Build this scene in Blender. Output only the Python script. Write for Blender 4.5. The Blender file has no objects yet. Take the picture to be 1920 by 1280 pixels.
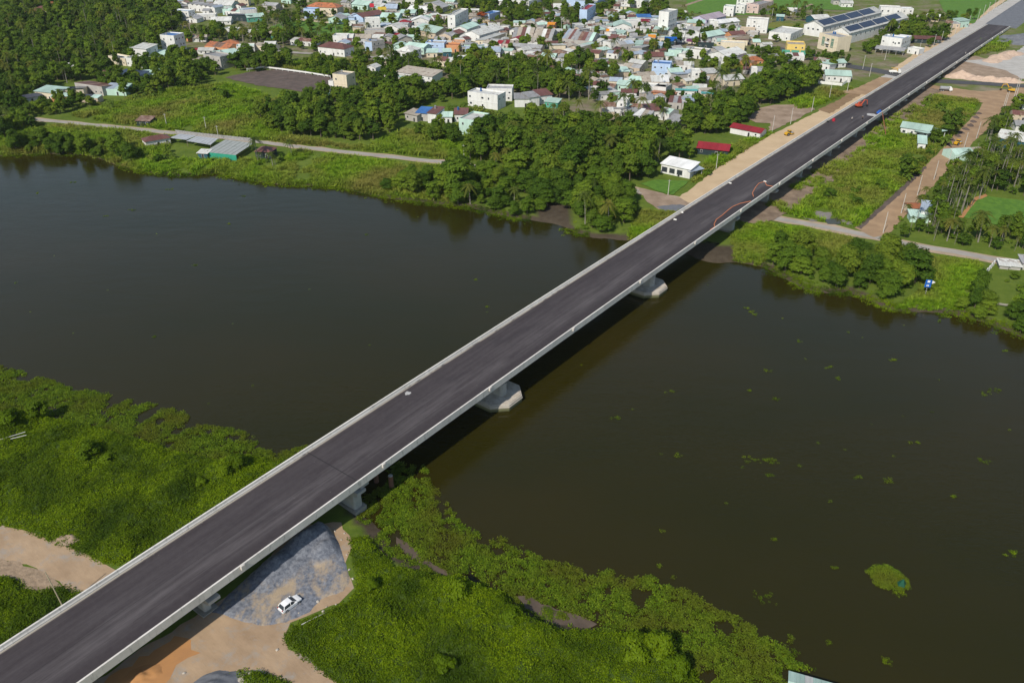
import bpy, bmesh, math, random
import numpy as np
from mathutils import Vector, Matrix
random.seed(7); RNG = np.random.default_rng(11)
scene = bpy.context.scene
R = math.radians
# ------------------------------------------------------------------ camera, sky, sun, exposure
CAM_H, PITCH, FPX = 120.0, R(30.81), 1550.0          # height above the river, downward tilt, focal length for a 1920 px wide frame
cam_data = bpy.data.cameras.new("camera"); cam = bpy.data.objects.new("camera", cam_data)
scene.collection.objects.link(cam); scene.camera = cam
cam.location = (0, 0, CAM_H); cam.rotation_euler = (R(90) - PITCH, 0, 0)
cam_data.sensor_width = 36.0; cam_data.lens = FPX / 1920 * 36.0
cam_data.clip_start = 1.0; cam_data.clip_end = 20000
SUN_AZ, SUN_EL = R(212), R(43)                          # direction TO the sun, clockwise from +Y
world = bpy.data.worlds.new("World"); scene.world = world; world.use_nodes = True
wn = world.node_tree.nodes; wl = world.node_tree.links
sky = wn.new("ShaderNodeTexSky"); sky.sky_type = 'NISHITA'; sky.sun_disc = False
sky.sun_elevation = SUN_EL; sky.sun_rotation = SUN_AZ; sky.air_density = 1.3; sky.dust_density = .5
wl.new(sky.outputs[0], wn["Background"].inputs[0]); wn["Background"].inputs[1].default_value = 0.10
sun_data = bpy.data.lights.new("sun", 'SUN'); sun = bpy.data.objects.new("sun", sun_data)
scene.collection.objects.link(sun); sun_data.energy = 4.2; sun_data.angle = R(0.53); sun_data.color = (1.0, 0.93, 0.82)
_to = Vector((math.sin(SUN_AZ) * math.cos(SUN_EL), math.cos(SUN_AZ) * math.cos(SUN_EL), math.sin(SUN_EL)))
sun.rotation_euler = _to.to_track_quat('Z', 'Y').to_euler(); sun.location = (-100, -100, 300)
scene.view_settings.view_transform = 'Standard'; scene.view_settings.look = 'None'
scene.view_settings.exposure = 0.12; scene.view_settings.gamma = 1.0; scene.view_settings.use_curve_mapping = False
scene.cycles.max_bounces = 5; scene.cycles.diffuse_bounces = 2; scene.cycles.glossy_bounces = 2
scene.cycles.transparent_max_bounces = 4; scene.cycles.transmission_bounces = 2

# ------------------------------------------------------------------ helpers
COL = scene.collection
GZ = 1.0                                                # land level above the river
_c, _s = math.cos(PITCH), math.sin(PITCH)
def at(x, y, z=GZ):
    """ground point (world metres) seen at a photo pixel, on the level z"""
    a = (x - 960) / FPX; b = (640 - y) / FPX
    D = (a, _c + b * _s, -_s + b * _c); t = (z - CAM_H) / D[2]
    return (D[0] * t, D[1] * t)
TILES = {'A': (0, 0, 6), 'B': (320, 0, 6), 'C': (640, 0, 6), 'D': (960, 0, 6), 'E': (1280, 0, 6), 'F': (1120, 120, 6),
         'a': (0, 0, 4), 'b': (480, 0, 4), 'c': (960, 0, 4), 'd': (1440, 0, 4), 'e': (1440, 300, 4), 'g': (960, 300, 4), 'z': (0, 0, 1),
         'q': (1060, 330, 4.2675), 'r': (1360, 130, 4.2675), 'v': (1640, 0, 6.096), 'u': (1760, 120, 5.333)}
def tat(t, x, y, z=GZ):
    ox, oy, k = TILES[t]; return at(ox + x / k, oy + y / k, z)
def tag(o, label=None, cat=None, group=None, kind=None):
    if label: o["label"] = label
    if cat: o["category"] = cat
    if group: o["group"] = group
    if kind: o["kind"] = kind
    return o
def empty(name, loc, rz=0.0):
    o = bpy.data.objects.new(name, None); COL.objects.link(o); o.location = loc; o.rotation_euler = (0, 0, rz)
    o.empty_display_size = 0.5; return o
def link(name, me, parent=None, loc=(0, 0, 0), rot=(0, 0, 0), scl=(1, 1, 1)):
    o = bpy.data.objects.new(name, me); COL.objects.link(o)
    if parent is not None: o.parent = parent
    o.location = loc; o.rotation_euler = rot; o.scale = scl; return o
class MB:
    """collects shapes for ONE mesh"""
    def __init__(s): s.v = []; s.f = []; s.m = []
    def add(s, vs, fs, mi=0):
        k = len(s.v); s.v += [tuple(p) for p in vs]; s.f += [tuple(i + k for i in f) for f in fs]; s.m += [mi] * len(fs); return s
    def box(s, x0, x1, y0, y1, z0, z1, mi=0):
        return s.add([(x0, y0, z0), (x1, y0, z0), (x1, y1, z0), (x0, y1, z0), (x0, y0, z1), (x1, y0, z1), (x1, y1, z1), (x0, y1, z1)],
                     [(3, 2, 1, 0), (4, 5, 6, 7), (0, 1, 5, 4), (1, 2, 6, 5), (2, 3, 7, 6), (3, 0, 4, 7)], mi)
    def prism(s, poly, z0, z1, mi=0):
        n = len(poly)
        return s.add([(x, y, z0) for x, y in poly] + [(x, y, z1) for x, y in poly],
                     [tuple(range(n - 1, -1, -1)), tuple(range(n, 2 * n))] + [(i, (i + 1) % n, n + (i + 1) % n, n + i) for i in range(n)], mi)
    def extr(s, prof, axis, a0, a1, mi=0):
        """profile [(u,z)] swept along x ('x': u=y) or y ('y': u=x)"""
        n = len(prof)
        mk = (lambda u, z, a: (a, u, z)) if axis == 'x' else (lambda u, z, a: (u, a, z))
        return s.add([mk(u, z, a0) for u, z in prof] + [mk(u, z, a1) for u, z in prof],
                     [tuple(range(n - 1, -1, -1)), tuple(range(n, 2 * n))] + [(i, (i + 1) % n, n + (i + 1) % n, n + i) for i in range(n)], mi)
    def tube(s, pts, rad, n=6, mi=0, cap=True):
        pts = [Vector(p) for p in pts]; k = len(s.v); L = len(pts)
        for i, p in enumerate(pts):
            t = (pts[min(i + 1, L - 1)] - pts[max(i - 1, 0)]).normalized()
            u = t.cross(Vector((0, 0, 1)) if abs(t.z) < .9 else Vector((1, 0, 0))).normalized(); w = t.cross(u)
            r = rad[i] if isinstance(rad, (list, tuple)) else rad
            for j in range(n):
                a = 2 * math.pi * j / n; s.v.append(tuple(p + u * (r * math.cos(a)) + w * (r * math.sin(a))))
        for i in range(L - 1):
            for j in range(n):
                s.f.append((k + i * n + j, k + i * n + (j + 1) % n, k + (i + 1) * n + (j + 1) % n, k + (i + 1) * n + j)); s.m.append(mi)
        if cap:
            s.f.append(tuple(k + (L - 1) * n + j for j in range(n))); s.m.append(mi)
            s.f.append(tuple(k + j for j in range(n - 1, -1, -1))); s.m.append(mi)
        return s
    def mesh(s, name, mats, smooth=False):
        me = bpy.data.meshes.new(name); me.from_pydata(s.v, [], s.f)
        for m in (mats if isinstance(mats, (list, tuple)) else [mats]): me.materials.append(m)
        if any(s.m): me.polygons.foreach_set("material_index", s.m)
        bm = bmesh.new(); bm.from_mesh(me); bmesh.ops.recalc_face_normals(bm, faces=bm.faces); bm.to_mesh(me); bm.free()
        if smooth: me.polygons.foreach_set("use_smooth", [True] * len(me.polygons))
        me.update(); return me
    def build(s, name, mats, parent=None, loc=(0, 0, 0), rot=(0, 0, 0), smooth=False):
        return link(name, s.mesh(name, mats, smooth), parent, loc, rot)
# value noise on numpy arrays
_perm = np.random.default_rng(3).random((256, 256))
def vnoise(x, y):
    xi = np.floor(x).astype(int); yi = np.floor(y).astype(int); fx = x - xi; fy = y - yi
    fx = fx * fx * (3 - 2 * fx); fy = fy * fy * (3 - 2 * fy)
    g = lambda a, b: _perm[a & 255, b & 255]
    return (g(xi, yi) * (1 - fx) + g(xi + 1, yi) * fx) * (1 - fy) + (g(xi, yi + 1) * (1 - fx) + g(xi + 1, yi + 1) * fx) * fy
def fbm(x, y, o=4):
    r = 0; a = .5
    for i in range(o): r = r + a * vnoise(x * 2 ** i + 17.3 * i, y * 2 ** i + 9.1 * i); a *= .5
    return r / (1 - .5 ** o)
def inside(px, py, poly):
    P = np.asarray(poly, float); r = np.zeros(px.shape, bool); j = len(P) - 1
    for i in range(len(P)):
        xi, yi = P[i]; xj, yj = P[j]
        c = ((yi > py) != (yj > py)) & (px < (xj - xi) * (py - yi) / (yj - yi + 1e-12) + xi); r ^= c; j = i
    return r
def segdist(px, py, pts, closed=False):
    P = np.asarray(pts, float); d = np.full(px.shape, 1e9); n = len(P)
    for i in range(n if closed else n - 1):
        a = P[i]; b = P[(i + 1) % n]; ab = b - a; L = ab @ ab + 1e-9
        t = np.clip(((px - a[0]) * ab[0] + (py - a[1]) * ab[1]) / L, 0, 1)
        d = np.minimum(d, np.hypot(px - a[0] - t * ab[0], py - a[1] - t * ab[1]))
    return d
def W(pix, z=GZ): return [at(x, y, z) for x, y in pix]

# ------------------------------------------------------------------ materials
MATS = {}
def newmat(name):
    m = bpy.data.materials.new(name); m.use_nodes = True; return m, m.node_tree.nodes, m.node_tree.links
def noise_col(nt, lk, coord, scale, c0, c1, lo=.35, hi=.65, detail=4, rough=.6, mapping=None):
    n = nt.new("ShaderNodeTexNoise"); n.inputs["Scale"].default_value = scale; n.inputs["Detail"].default_value = detail; n.inputs["Roughness"].default_value = rough
    if mapping:
        mp = nt.new("ShaderNodeMapping"); mp.inputs["Scale"].default_value = mapping; lk.new(coord, mp.inputs[0]); lk.new(mp.outputs[0], n.inputs["Vector"])
    else: lk.new(coord, n.inputs["Vector"])
    r = nt.new("ShaderNodeValToRGB"); r.color_ramp.elements[0].position = lo; r.color_ramp.elements[1].position = hi
    r.color_ramp.elements[0].color = (*c0, 1); r.color_ramp.elements[1].color = (*c1, 1)
    lk.new(n.outputs["Fac"], r.inputs[0]); return r.outputs[0], n
def mixc(nt, lk, a, b, fac, mode='MIX'):
    m = nt.new("ShaderNodeMix"); m.data_type = 'RGBA'; m.blend_type = mode
    for k, v in ((0, fac), (6, a), (7, b)):
        if hasattr(v, 'is_linked') or isinstance(v, bpy.types.NodeSocket): lk.new(v, m.inputs[k])
        else: m.inputs[k].default_value = v if k == 0 else (*v, 1)
    return m.outputs[2]
def ramp(nt, lk, src, stops):
    r = nt.new("ShaderNodeValToRGB"); e = r.color_ramp.elements
    while len(e) < len(stops): e.new(.5)
    for k, (p, c) in enumerate(stops): e[k].position = p; e[k].color = (*c, 1) if len(c) == 3 else c
    lk.new(src, r.inputs[0]); return r.outputs[0]
def bump(nt, lk, bs, src, dist, strength=1.0):
    b = nt.new("ShaderNodeBump"); b.inputs["Distance"].default_value = dist; b.inputs["Strength"].default_value = strength
    lk.new(src, b.inputs["Height"]); lk.new(b.outputs[0], bs.inputs["Normal"])
def pos(nt):
    return nt.new("ShaderNodeNewGeometry").outputs["Position"]
def simple(name, c0, c1=None, scale=.6, rough=.8, spec=.3, metal=0, bmp=0, detail=5, lo=.3, hi=.7, mapping=None, objco=False):
    if name in MATS: return MATS[name]
    m, nt, lk = newmat(name); bs = nt["Principled BSDF"]; bs.inputs["Roughness"].default_value = rough
    bs.inputs["Specular IOR Level"].default_value = spec; bs.inputs["Metallic"].default_value = metal
    if c1 is None: c1 = tuple(v * .72 for v in c0)
    co = nt.new("ShaderNodeTexCoord").outputs["Object"] if objco else pos(nt)
    col, n = noise_col(nt, lk, co, scale, c1, c0, lo, hi, detail, mapping=mapping); lk.new(col, bs.inputs["Base Color"])
    if bmp: bump(nt, lk, bs, n.outputs["Fac"], bmp)
    MATS[name] = m; return m
def foliage(name, cols, trans=.28, rough=.7, patch=None, spec=.1):
    """leaf material: the tint differs from plant to plant and leaf clump to leaf clump"""
    if name in MATS: return MATS[name]
    m, nt, lk = newmat(name); bs = nt["Principled BSDF"]; bs.inputs["Roughness"].default_value = rough; bs.inputs["Specular IOR Level"].default_value = spec
    oi = nt.new("ShaderNodeObjectInfo").outputs["Random"]; isl = nt.new("ShaderNodeNewGeometry").outputs["Random Per Island"]
    a = nt.new("ShaderNodeMath"); a.operation = 'MULTIPLY_ADD'; lk.new(isl, a.inputs[0]); a.inputs[1].default_value = .30
    b = nt.new("ShaderNodeMath"); b.operation = 'MULTIPLY'; lk.new(oi, b.inputs[0]); b.inputs[1].default_value = .70; lk.new(b.outputs[0], a.inputs[2])
    k = len(cols) - 1
    col = ramp(nt, lk, a.outputs[0], [(i / k, c) for i, c in enumerate(cols)])
    if patch:
        n = nt.new("ShaderNodeTexNoise"); n.inputs["Scale"].default_value = patch[1]; n.inputs["Detail"].default_value = 4; lk.new(pos(nt), n.inputs["Vector"])
        f = ramp(nt, lk, n.outputs["Fac"], [(.42, (0, 0, 0)), (.66, (1, 1, 1))]); col = mixc(nt, lk, col, patch[0], f)
    lk.new(col, bs.inputs["Base Color"])
    t = nt.new("ShaderNodeBsdfTranslucent"); lk.new(col, t.inputs[0]); mx = nt.new("ShaderNodeMixShader"); mx.inputs[0].default_value = trans
    lk.new(bs.outputs[0], mx.inputs[1]); lk.new(t.outputs[0], mx.inputs[2]); lk.new(mx.outputs[0], nt["Material Output"].inputs[0])
    MATS[name] = m; return m
def metal_roof(name, c, rust=0.0, period=.8):
    """painted corrugated sheet: fine ribs, streaks of dirt, some rust"""
    if name in MATS: return MATS[name]
    m, nt, lk = newmat(name); bs = nt["Principled BSDF"]; bs.inputs["Roughness"].default_value = .5; bs.inputs["Specular IOR Level"].default_value = .35
    co = nt.new("ShaderNodeTexCoord").outputs["Object"]
    col, n = noise_col(nt, lk, co, .35, tuple(v * .72 for v in c), c, .3, .62, 6, mapping=(1, .25, .25))
    rc, _ = noise_col(nt, lk, co, .5, (0, 0, 0), (1, 1, 1), .62 - rust * .3, .72 - rust * .25, 6)
    col = mixc(nt, lk, col, (.16, .085, .055), rc) if rust else col
    sep = nt.new("ShaderNodeSeparateXYZ"); lk.new(co, sep.inputs[0])
    w = nt.new("ShaderNodeMath"); w.operation = 'SINE'; mu = nt.new("ShaderNodeMath"); mu.operation = 'MULTIPLY'; mu.inputs[1].default_value = 6.283 / period
    lk.new(sep.outputs[0], mu.inputs[0]); lk.new(mu.outputs[0], w.inputs[0]); bump(nt, lk, bs, w.outputs[0], .04, .8)
    oi = nt.new("ShaderNodeObjectInfo").outputs["Random"]; hv = nt.new("ShaderNodeHueSaturation")
    mr = nt.new("ShaderNodeMapRange"); mr.inputs[3].default_value = .78; mr.inputs[4].default_value = 1.12; lk.new(oi, mr.inputs[0]); lk.new(mr.outputs[0], hv.inputs["Value"])
    lk.new(col, hv.inputs["Color"]); lk.new(hv.outputs[0], bs.inputs["Base Color"]); MATS[name] = m; return m
CONC = simple("concrete", (.46, .45, .42), (.34, .33, .31), .8, .85, bmp=.01)
CONC_D = simple("concrete_damp_shaded", (.33, .32, .29), (.22, .21, .18), .7, .85)  # footings and railing; also painted shade on one pile stump
WHITE = simple("white_paint", (.75, .75, .73), (.66, .66, .63), .5, .6)
DARK = simple("dark_metal", (.03, .03, .032), (.02, .02, .022), 2, .5)
GREY = simple("grey_metal", (.32, .33, .34), (.24, .25, .26), 1.5, .5)
RUBBER = simple("rubber", (.018, .018, .018), (.012, .012, .012), 3, .8)
YELLOW = simple("machine_yellow", (.62, .36, .02), (.5, .28, .02), 2, .45)
ORANGE = simple("machine_orange", (.60, .10, .04), (.42, .07, .03), 2, .5)
GLASS = simple("window_glass", (.025, .032, .04), (.05, .06, .07), .7, .08, .6)
WOOD = simple("weathered_wood", (.24, .20, .15), (.15, .12, .09), 2, .85)
BLUE_TANK = simple("tank_blue", (.03, .12, .32), (.02, .09, .25), 2, .45)
STEEL = simple("tank_steel", (.5, .5, .5), (.42, .42, .42), 2, .3, .5, .6)
SOLAR = simple("solar_panel", (.022, .028, .055), (.016, .02, .04), 1.0, .18, .6)
SAND = simple("sand", (.42, .30, .19), (.30, .21, .13), .25, .95, bmp=.05, detail=8)
# ------------------------------------------------------------------ ground, river
far_bank = W([(-900, 250), (-400, 272), (-100, 287), (0, 292), (100, 288), (160, 291), (205, 304), (262, 322), (330, 331), (400, 326), (450, 336), (515, 346), (570, 349), (640, 353), (690, 364), (740, 374),
              (800, 382), (860, 387), (920, 400), (960, 411), (1000, 413), (1030, 418), (1055, 426), (1075, 438), (1110, 445), (1150, 447), (1190, 455), (1240, 458), (1290, 478), (1340, 494), (1385, 494),
              (1440, 503), (1475, 522), (1510, 543), (1560, 551), (1590, 546), (1625, 562), (1665, 580), (1720, 585), (1770, 588), (1810, 593), (1850, 603), (1920, 632), (2150, 720), (2600, 930)], 0)
near_bank = W([(-900, 520), (-300, 680), (-60, 760), (60, 790), (200, 815), (330, 852), (420, 872), (520, 885), (640, 915), (700, 985), (760, 1050), (860, 1085), (950, 1115), (1040, 1165), (1150, 1190),
               (1230, 1235), (1330, 1300), (1420, 1380), (1500, 1500)], 0)
_nb_end = near_bank[-1]
river = far_bank + [(900, 60), (900, -400), (40, -400)] + near_bank[::-1]
def ground_z(x, y):
    sd = segdist(x, y, river, True); sd = np.where(inside(x, y, river), sd, -sd)
    sd = sd + (fbm(x / 9, y / 9, 3) - .5) * 4 * np.clip(1.6 - np.abs(sd) / 9, 0, 1)
    return np.where(sd < 0, np.minimum(GZ, -sd * .28), np.maximum(-2.5, -sd * .3)), sd
def axis(lo, hi, step, ext):
    a = list(np.arange(lo, hi + .1, step)); d = step; v = hi; b = []
    while v < ext: d *= 1.45; v += d; b.append(v)
    d = step; v = lo; c = []
    while v > -ext: d *= 1.45; v -= d; c.append(v)
    return np.array(c[::-1] + a + b)
gx = axis(-330, 330, 2.6, 9000); gy = axis(40, 520, 2.6, 9000)
X, Y = np.meshgrid(gx, gy); Zg, SD = ground_z(X.ravel(), Y.ravel())
town_poly = W([(330, -5), (1920, -5), (1920, 200), (1600, 150), (1290, 240), (1100, 230), (880, 150), (560, 120), (300, 115)])
town = np.clip(inside(X.ravel(), Y.ravel(), town_poly) * 1.0, 0, 1)
def grid_mesh(name, X, Y, Z, mats, keep=None, smooth=True):
    ny, nx = X.shape; idx = np.arange(nx * ny).reshape(ny, nx)
    q = np.stack([idx[:-1, :-1], idx[:-1, 1:], idx[1:, 1:], idx[1:, :-1]], -1).reshape(-1, 4)
    v = np.stack([X.ravel(), Y.ravel(), np.asarray(Z).ravel()], 1)
    if keep is not None:
        q = q[keep.ravel()[q].all(1)]; used = np.unique(q); re = np.full(len(v), -1); re[used] = np.arange(len(used)); v = v[used]; q = re[q]
    me = bpy.data.meshes.new(name); me.vertices.add(len(v)); me.vertices.foreach_set("co", v.ravel().astype(np.float32))
    me.loops.add(q.size); me.loops.foreach_set("vertex_index", q.ravel().astype(np.int32)); me.polygons.add(len(q))
    me.polygons.foreach_set("loop_start", (np.arange(len(q)) * 4).astype(np.int32))
    if smooth: me.polygons.foreach_set("use_smooth", np.ones(len(q), bool))
    for m in (mats if isinstance(mats, (list, tuple)) else [mats]): me.materials.append(m)
    me.update(calc_edges=True); me.validate(); return me
m, nt, lk = newmat("land"); bs = nt["Principled BSDF"]; bs.inputs["Roughness"].default_value = .95; bs.inputs["Specular IOR Level"].default_value = .1
p_ = pos(nt)
g1, _ = noise_col(nt, lk, p_, .05, (.070, .118, .014), (.125, .175, .026), .35, .65, 8, .7)
g2, n2 = noise_col(nt, lk, p_, .35, (.05, .09, .010), (.145, .18, .03), .3, .7, 8, .7)
grass_c = mixc(nt, lk, g1, g2, .5)
soil, _ = noise_col(nt, lk, p_, .09, (.16, .125, .085), (.25, .21, .155), .35, .65, 7, .7)
at_ = nt.new("ShaderNodeAttribute"); at_.attribute_name = "town"
pn, _ = noise_col(nt, lk, p_, .06, (.15, .15, .15), (1, 1, 1), .44, .6, 6, .7)
fm = nt.new("ShaderNodeMath"); fm.operation = 'MULTIPLY'; lk.new(at_.outputs["Fac"], fm.inputs[0]); lk.new(pn, fm.inputs[1])
lc = mixc(nt, lk, grass_c, soil, fm.outputs[0])
mud, _ = noise_col(nt, lk, p_, .5, (.050, .038, .026), (.085, .068, .048), .3, .7, 7, .7)
sx = nt.new("ShaderNodeSeparateXYZ"); lk.new(p_, sx.inputs[0]); mr = nt.new("ShaderNodeMapRange"); lk.new(sx.outputs[2], mr.inputs[0])
mr.inputs[1].default_value = .86; mr.inputs[2].default_value = .55; mr.inputs[3].default_value = 0; mr.inputs[4].default_value = 1
am = nt.new('ShaderNodeAttribute'); am.attribute_name = 'mud'; mx_ = nt.new('ShaderNodeMath'); mx_.operation = 'MAXIMUM'; lk.new(mr.outputs[0], mx_.inputs[0]); lk.new(am.outputs['Fac'], mx_.inputs[1]); lc = mixc(nt, lk, lc, mud, mx_.outputs[0]); lk.new(lc, bs.inputs["Base Color"]); bump(nt, lk, bs, n2.outputs["Fac"], .25)
LAND = m; MATS["land"] = m
gm = grid_mesh("ground", X, Y, Zg, LAND); a_ = gm.attributes.new("town", 'FLOAT', 'POINT'); a_.data.foreach_set("value", town.astype(np.float32))
MUDZ = [W(q) for q in ([(1003, 388), (1020, 378), (1060, 378), (1070, 405), (1068, 440), (1005, 425)], [(1150, 436), (1250, 440), (1340, 455), (1392, 470), (1430, 498), (1340, 505), (1240, 480)])]
a_ = gm.attributes.new("mud", 'FLOAT', 'POINT'); a_.data.foreach_set("value", np.any([inside(X.ravel(), Y.ravel(), q) for q in MUDZ], axis=0).astype(np.float32))
tag(link("ground", gm), "flat green and earthy land on both sides of the river", kind="structure")

m, nt, lk = newmat("river_water"); bs = nt["Principled BSDF"]; p_ = pos(nt)
wc, _ = noise_col(nt, lk, p_, .009, (.0185, .0178, .0020), (.0270, .0212, .0036), .35, .68, 4, .5, mapping=(1, 1.6, 1))
lk.new(wc, bs.inputs["Base Color"]); bs.inputs["Roughness"].default_value = .07; bs.inputs["IOR"].default_value = 1.333; bs.inputs["Specular IOR Level"].default_value = .5
n = nt.new("ShaderNodeTexNoise"); n.inputs["Scale"].default_value = 1.1; n.inputs["Detail"].default_value = 4; mp = nt.new("ShaderNodeMapping"); mp.inputs["Scale"].default_value = (.5, 1.2, 1); mp.inputs["Rotation"].default_value = (0, 0, .25)
lk.new(p_, mp.inputs[0]); lk.new(mp.outputs[0], n.inputs["Vector"])
n2 = nt.new("ShaderNodeTexNoise"); n2.inputs["Scale"].default_value = .22; n2.inputs["Detail"].default_value = 2; lk.new(mp.outputs[0], n2.inputs["Vector"])
ad = nt.new("ShaderNodeMath"); ad.operation = 'MULTIPLY_ADD'; lk.new(n2.outputs["Fac"], ad.inputs[0]); ad.inputs[1].default_value = 1.5; lk.new(n.outputs["Fac"], ad.inputs[2])
bump(nt, lk, bs, ad.outputs[0], .10, .5); wr, _ = noise_col(nt, lk, p_, .02, (.04, .04, .04), (.17, .17, .17), .42, .62, 5, .6, mapping=(.5, 1.5, 1)); lk.new(wr, bs.inputs['Roughness']); WATER = m
MB().add([(-3000, -500, 0), (3000, -500, 0), (3000, 800, 0), (-3000, 800, 0)], [(0, 1, 2, 3)]).build("river_water", WATER)
tag(bpy.data.objects["river_water"], "wide dark olive brown river under the bridge", kind="structure")

# ------------------------------------------------------------------ flat patches: roads, bare soil, paddies
_pz = [0]
def ragged(poly, step=3.0, amp=.6):
    out = []; n = len(poly)
    for i in range(n):
        a = np.array(poly[i]); b = np.array(poly[(i + 1) % n]); L = np.hypot(*(b - a)); k = max(1, int(L / step))
        for j in range(k):
            q = a + (b - a) * j / k
            out.append((q[0] + random.uniform(-amp, amp), q[1] + random.uniform(-amp, amp)))
    return out
PATCHES = []; SOFT = []
def patch(name, pix, mat, label, amp=.6, step=3.0, z=None, world_pts=False):
    poly = pix if world_pts else W(pix); PATCHES.append(poly); SOFT.append(any(w_ in label for w_ in ('worn', 'spoil', 'bare pale')))
    _pz[0] += 1; zz_ = GZ + .03 + .006 * _pz[0] if z is None else z
    poly = ragged(poly, step, amp)
    bm = bmesh.new(); vs = [bm.verts.new((x, y, zz_)) for x, y in poly]; es = [bm.edges.new((vs[i], vs[(i + 1) % len(vs)])) for i in range(len(vs))]
    bmesh.ops.triangle_fill(bm, use_beauty=True, use_dissolve=False, edges=es, normal=(0, 0, 1))
    for f in bm.faces:
        if f.normal.z < 0: f.normal_flip()
    me = bpy.data.meshes.new(name); bm.to_mesh(me); bm.free(); me.materials.append(mat)
    o = link(name, me); tag(o, label, kind="structure"); return o
def strip(name, pts, width, mat, label, amp=.35):
    """ribbon of constant width along world points"""
    P = []
    for i in range(len(pts) - 1):
        a = np.array(pts[i]); b = np.array(pts[i + 1]); k = max(1, int(np.hypot(*(b - a)) / 5))
        P += [a + (b - a) * j / k for j in range(k)]
    P.append(np.array(pts[-1])); P = np.array(P); T = np.gradient(P, axis=0); T /= np.linalg.norm(T, axis=1)[:, None]; N = np.stack([-T[:, 1], T[:, 0]], 1)
    hw = width / 2 + RNG.uniform(-amp, amp, len(P)); hw2 = width / 2 + RNG.uniform(-amp, amp, len(P))
    poly = [tuple(q) for q in P + N * hw[:, None]] + [tuple(q) for q in (P - N * hw2[:, None])[::-1]]
    _pz[0] += 1; z = GZ + .03 + .006 * _pz[0]; n = len(P)
    v = [(x, y, z) for x, y in poly]; f = [(i, 2 * n - 1 - i, 2 * n - 2 - i, i + 1) for i in range(n - 1)]
    mb = MB().add(v, f); o = mb.build(name, mat); tag(o, label, kind="structure"); return o
SAND_P = simple("pale_sand", (.56, .42, .265), (.45, .33, .20), .12, .95, bmp=.03, detail=8)
SAND_B = simple("damp_brown_sand", (.27, .175, .095), (.20, .13, .07), .3, .95, bmp=.04, detail=8)
DIRT = simple("dirt_road", (.38, .255, .15), (.26, .17, .10), .18, .95, bmp=.04, detail=8)
GRAVEL_W = simple("pale_gravel", (.46, .44, .41), (.36, .34, .31), .2, .95, bmp=.03, detail=8)
GRAVEL_G = simple("blue_grey_gravel", (.235, .245, .27), (.125, .135, .16), .8, .95, bmp=.06, detail=9, lo=.35, hi=.62)
GRAVEL_D = simple("dark_gravel", (.17, .18, .20), (.11, .115, .13), .4, .95, bmp=.05, detail=9)
CONC_RD = simple("concrete_lane", (.36, .335, .30), (.27, .245, .215), .2, .9, detail=8)
ASPH = simple("asphalt_old", (.085, .085, .088), (.06, .06, .064), .3, .9, detail=8)
SOIL_D = simple("dark_bare_soil", (.135, .10, .085), (.075, .058, .05), .22, .95, bmp=.2, detail=9)
SOIL_R = simple("pale_bare_soil", (.36, .27, .20), (.21, .15, .10), .2, .95, bmp=.08, detail=8)
ORANGE_S = simple("orange_soil", (.46, .23, .085), (.33, .17, .075), .15, .95, bmp=.06, detail=8)
PADDY = simple("rice_paddy", (.095, .195, .02), (.065, .15, .015), .5, .9, bmp=.12, detail=9, lo=.4, hi=.6)
PADDY_Y = simple("ripe_paddy", (.17, .17, .025), (.12, .14, .02), .3, .9, bmp=.12, detail=9)
MUD = simple("wet_mud", (.115, .085, .062), (.075, .055, .04), .4, .6, bmp=.05, detail=8)
POND = simple("pond_water", (.06, .055, .02), (.045, .04, .015), .2, .15, .5)
TRACK, nt, lk = newmat("tracked_sand"); bs = nt["Principled BSDF"]; bs.inputs["Roughness"].default_value = .95; bs.inputs["Specular IOR Level"].default_value = .1; p_ = pos(nt)
c1, nA = noise_col(nt, lk, p_, .10, (.29, .20, .125), (.45, .325, .21), .35, .66, 8, .68)
c2, _ = noise_col(nt, lk, p_, .35, (0, 0, 0), (1, 1, 1), .52, .7, 6, .7)
mpx = nt.new('ShaderNodeMapping'); mpx.inputs['Rotation'].default_value = (0, 0, .7); lk.new(p_, mpx.inputs[0])
c3, nB = noise_col(nt, lk, mpx.outputs[0], .8, (.27, .19, .12), (.42, .30, .195), .35, .68, 7, .75, mapping=(.22, .8, 1))
col = mixc(nt, lk, c1, c3, .4); col = mixc(nt, lk, col, (.30, .27, .235), c2); lk.new(col, bs.inputs["Base Color"]); bump(nt, lk, bs, nB.outputs["Fac"], .08)
# near shore
patch("sand_yard", [(-60, 1420), (150, 1290), (420, 1120), (470, 1085), (560, 985), (640, 980), (660, 1020), (650, 1060), (668, 1100), (640, 1130), (575, 1155), (545, 1170), (530, 1190), (545, 1215), (600, 1240), (665, 1277), (760, 1330), (800, 1450)], TRACK,
      "tan sandy yard with wheel tracks under the near end of the bridge", .5, 2)
patch("orange_clay_patch", [(170, 1295), (260, 1235), (330, 1195), (360, 1200), (370, 1225), (330, 1250), (300, 1290), (240, 1300)], ORANGE_S, "orange clay patch in the shadow beside the bridge", .6, 1.5)
patch("sand_track", [(-60, 976), (0, 984), (60, 998), (100, 1012), (150, 1034), (205, 1062), (235, 1085), (170, 1130), (135, 1108), (95, 1084), (50, 1060), (0, 1050), (-60, 1046)], TRACK, "broad sandy track on the near left shore running under the bridge", .4, 2)
patch("rubble_strip", [(-60, 1044), (0, 1048), (50, 1058), (95, 1082), (118, 1098), (90, 1112), (60, 1104), (20, 1088), (-60, 1080)], simple("rubble_soil", (.36, .265, .18), (.20, .145, .095), .9, .95, bmp=.3, detail=9), "lumpy brown earth beside the sandy track", .5, 1.5)
patch("pond", [(-30, 1140), (20, 1128), (38, 1128), (30, 1145), (0, 1160), (-30, 1170)], POND, "small muddy pond by the left edge below the track", .4, 1.5)
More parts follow.
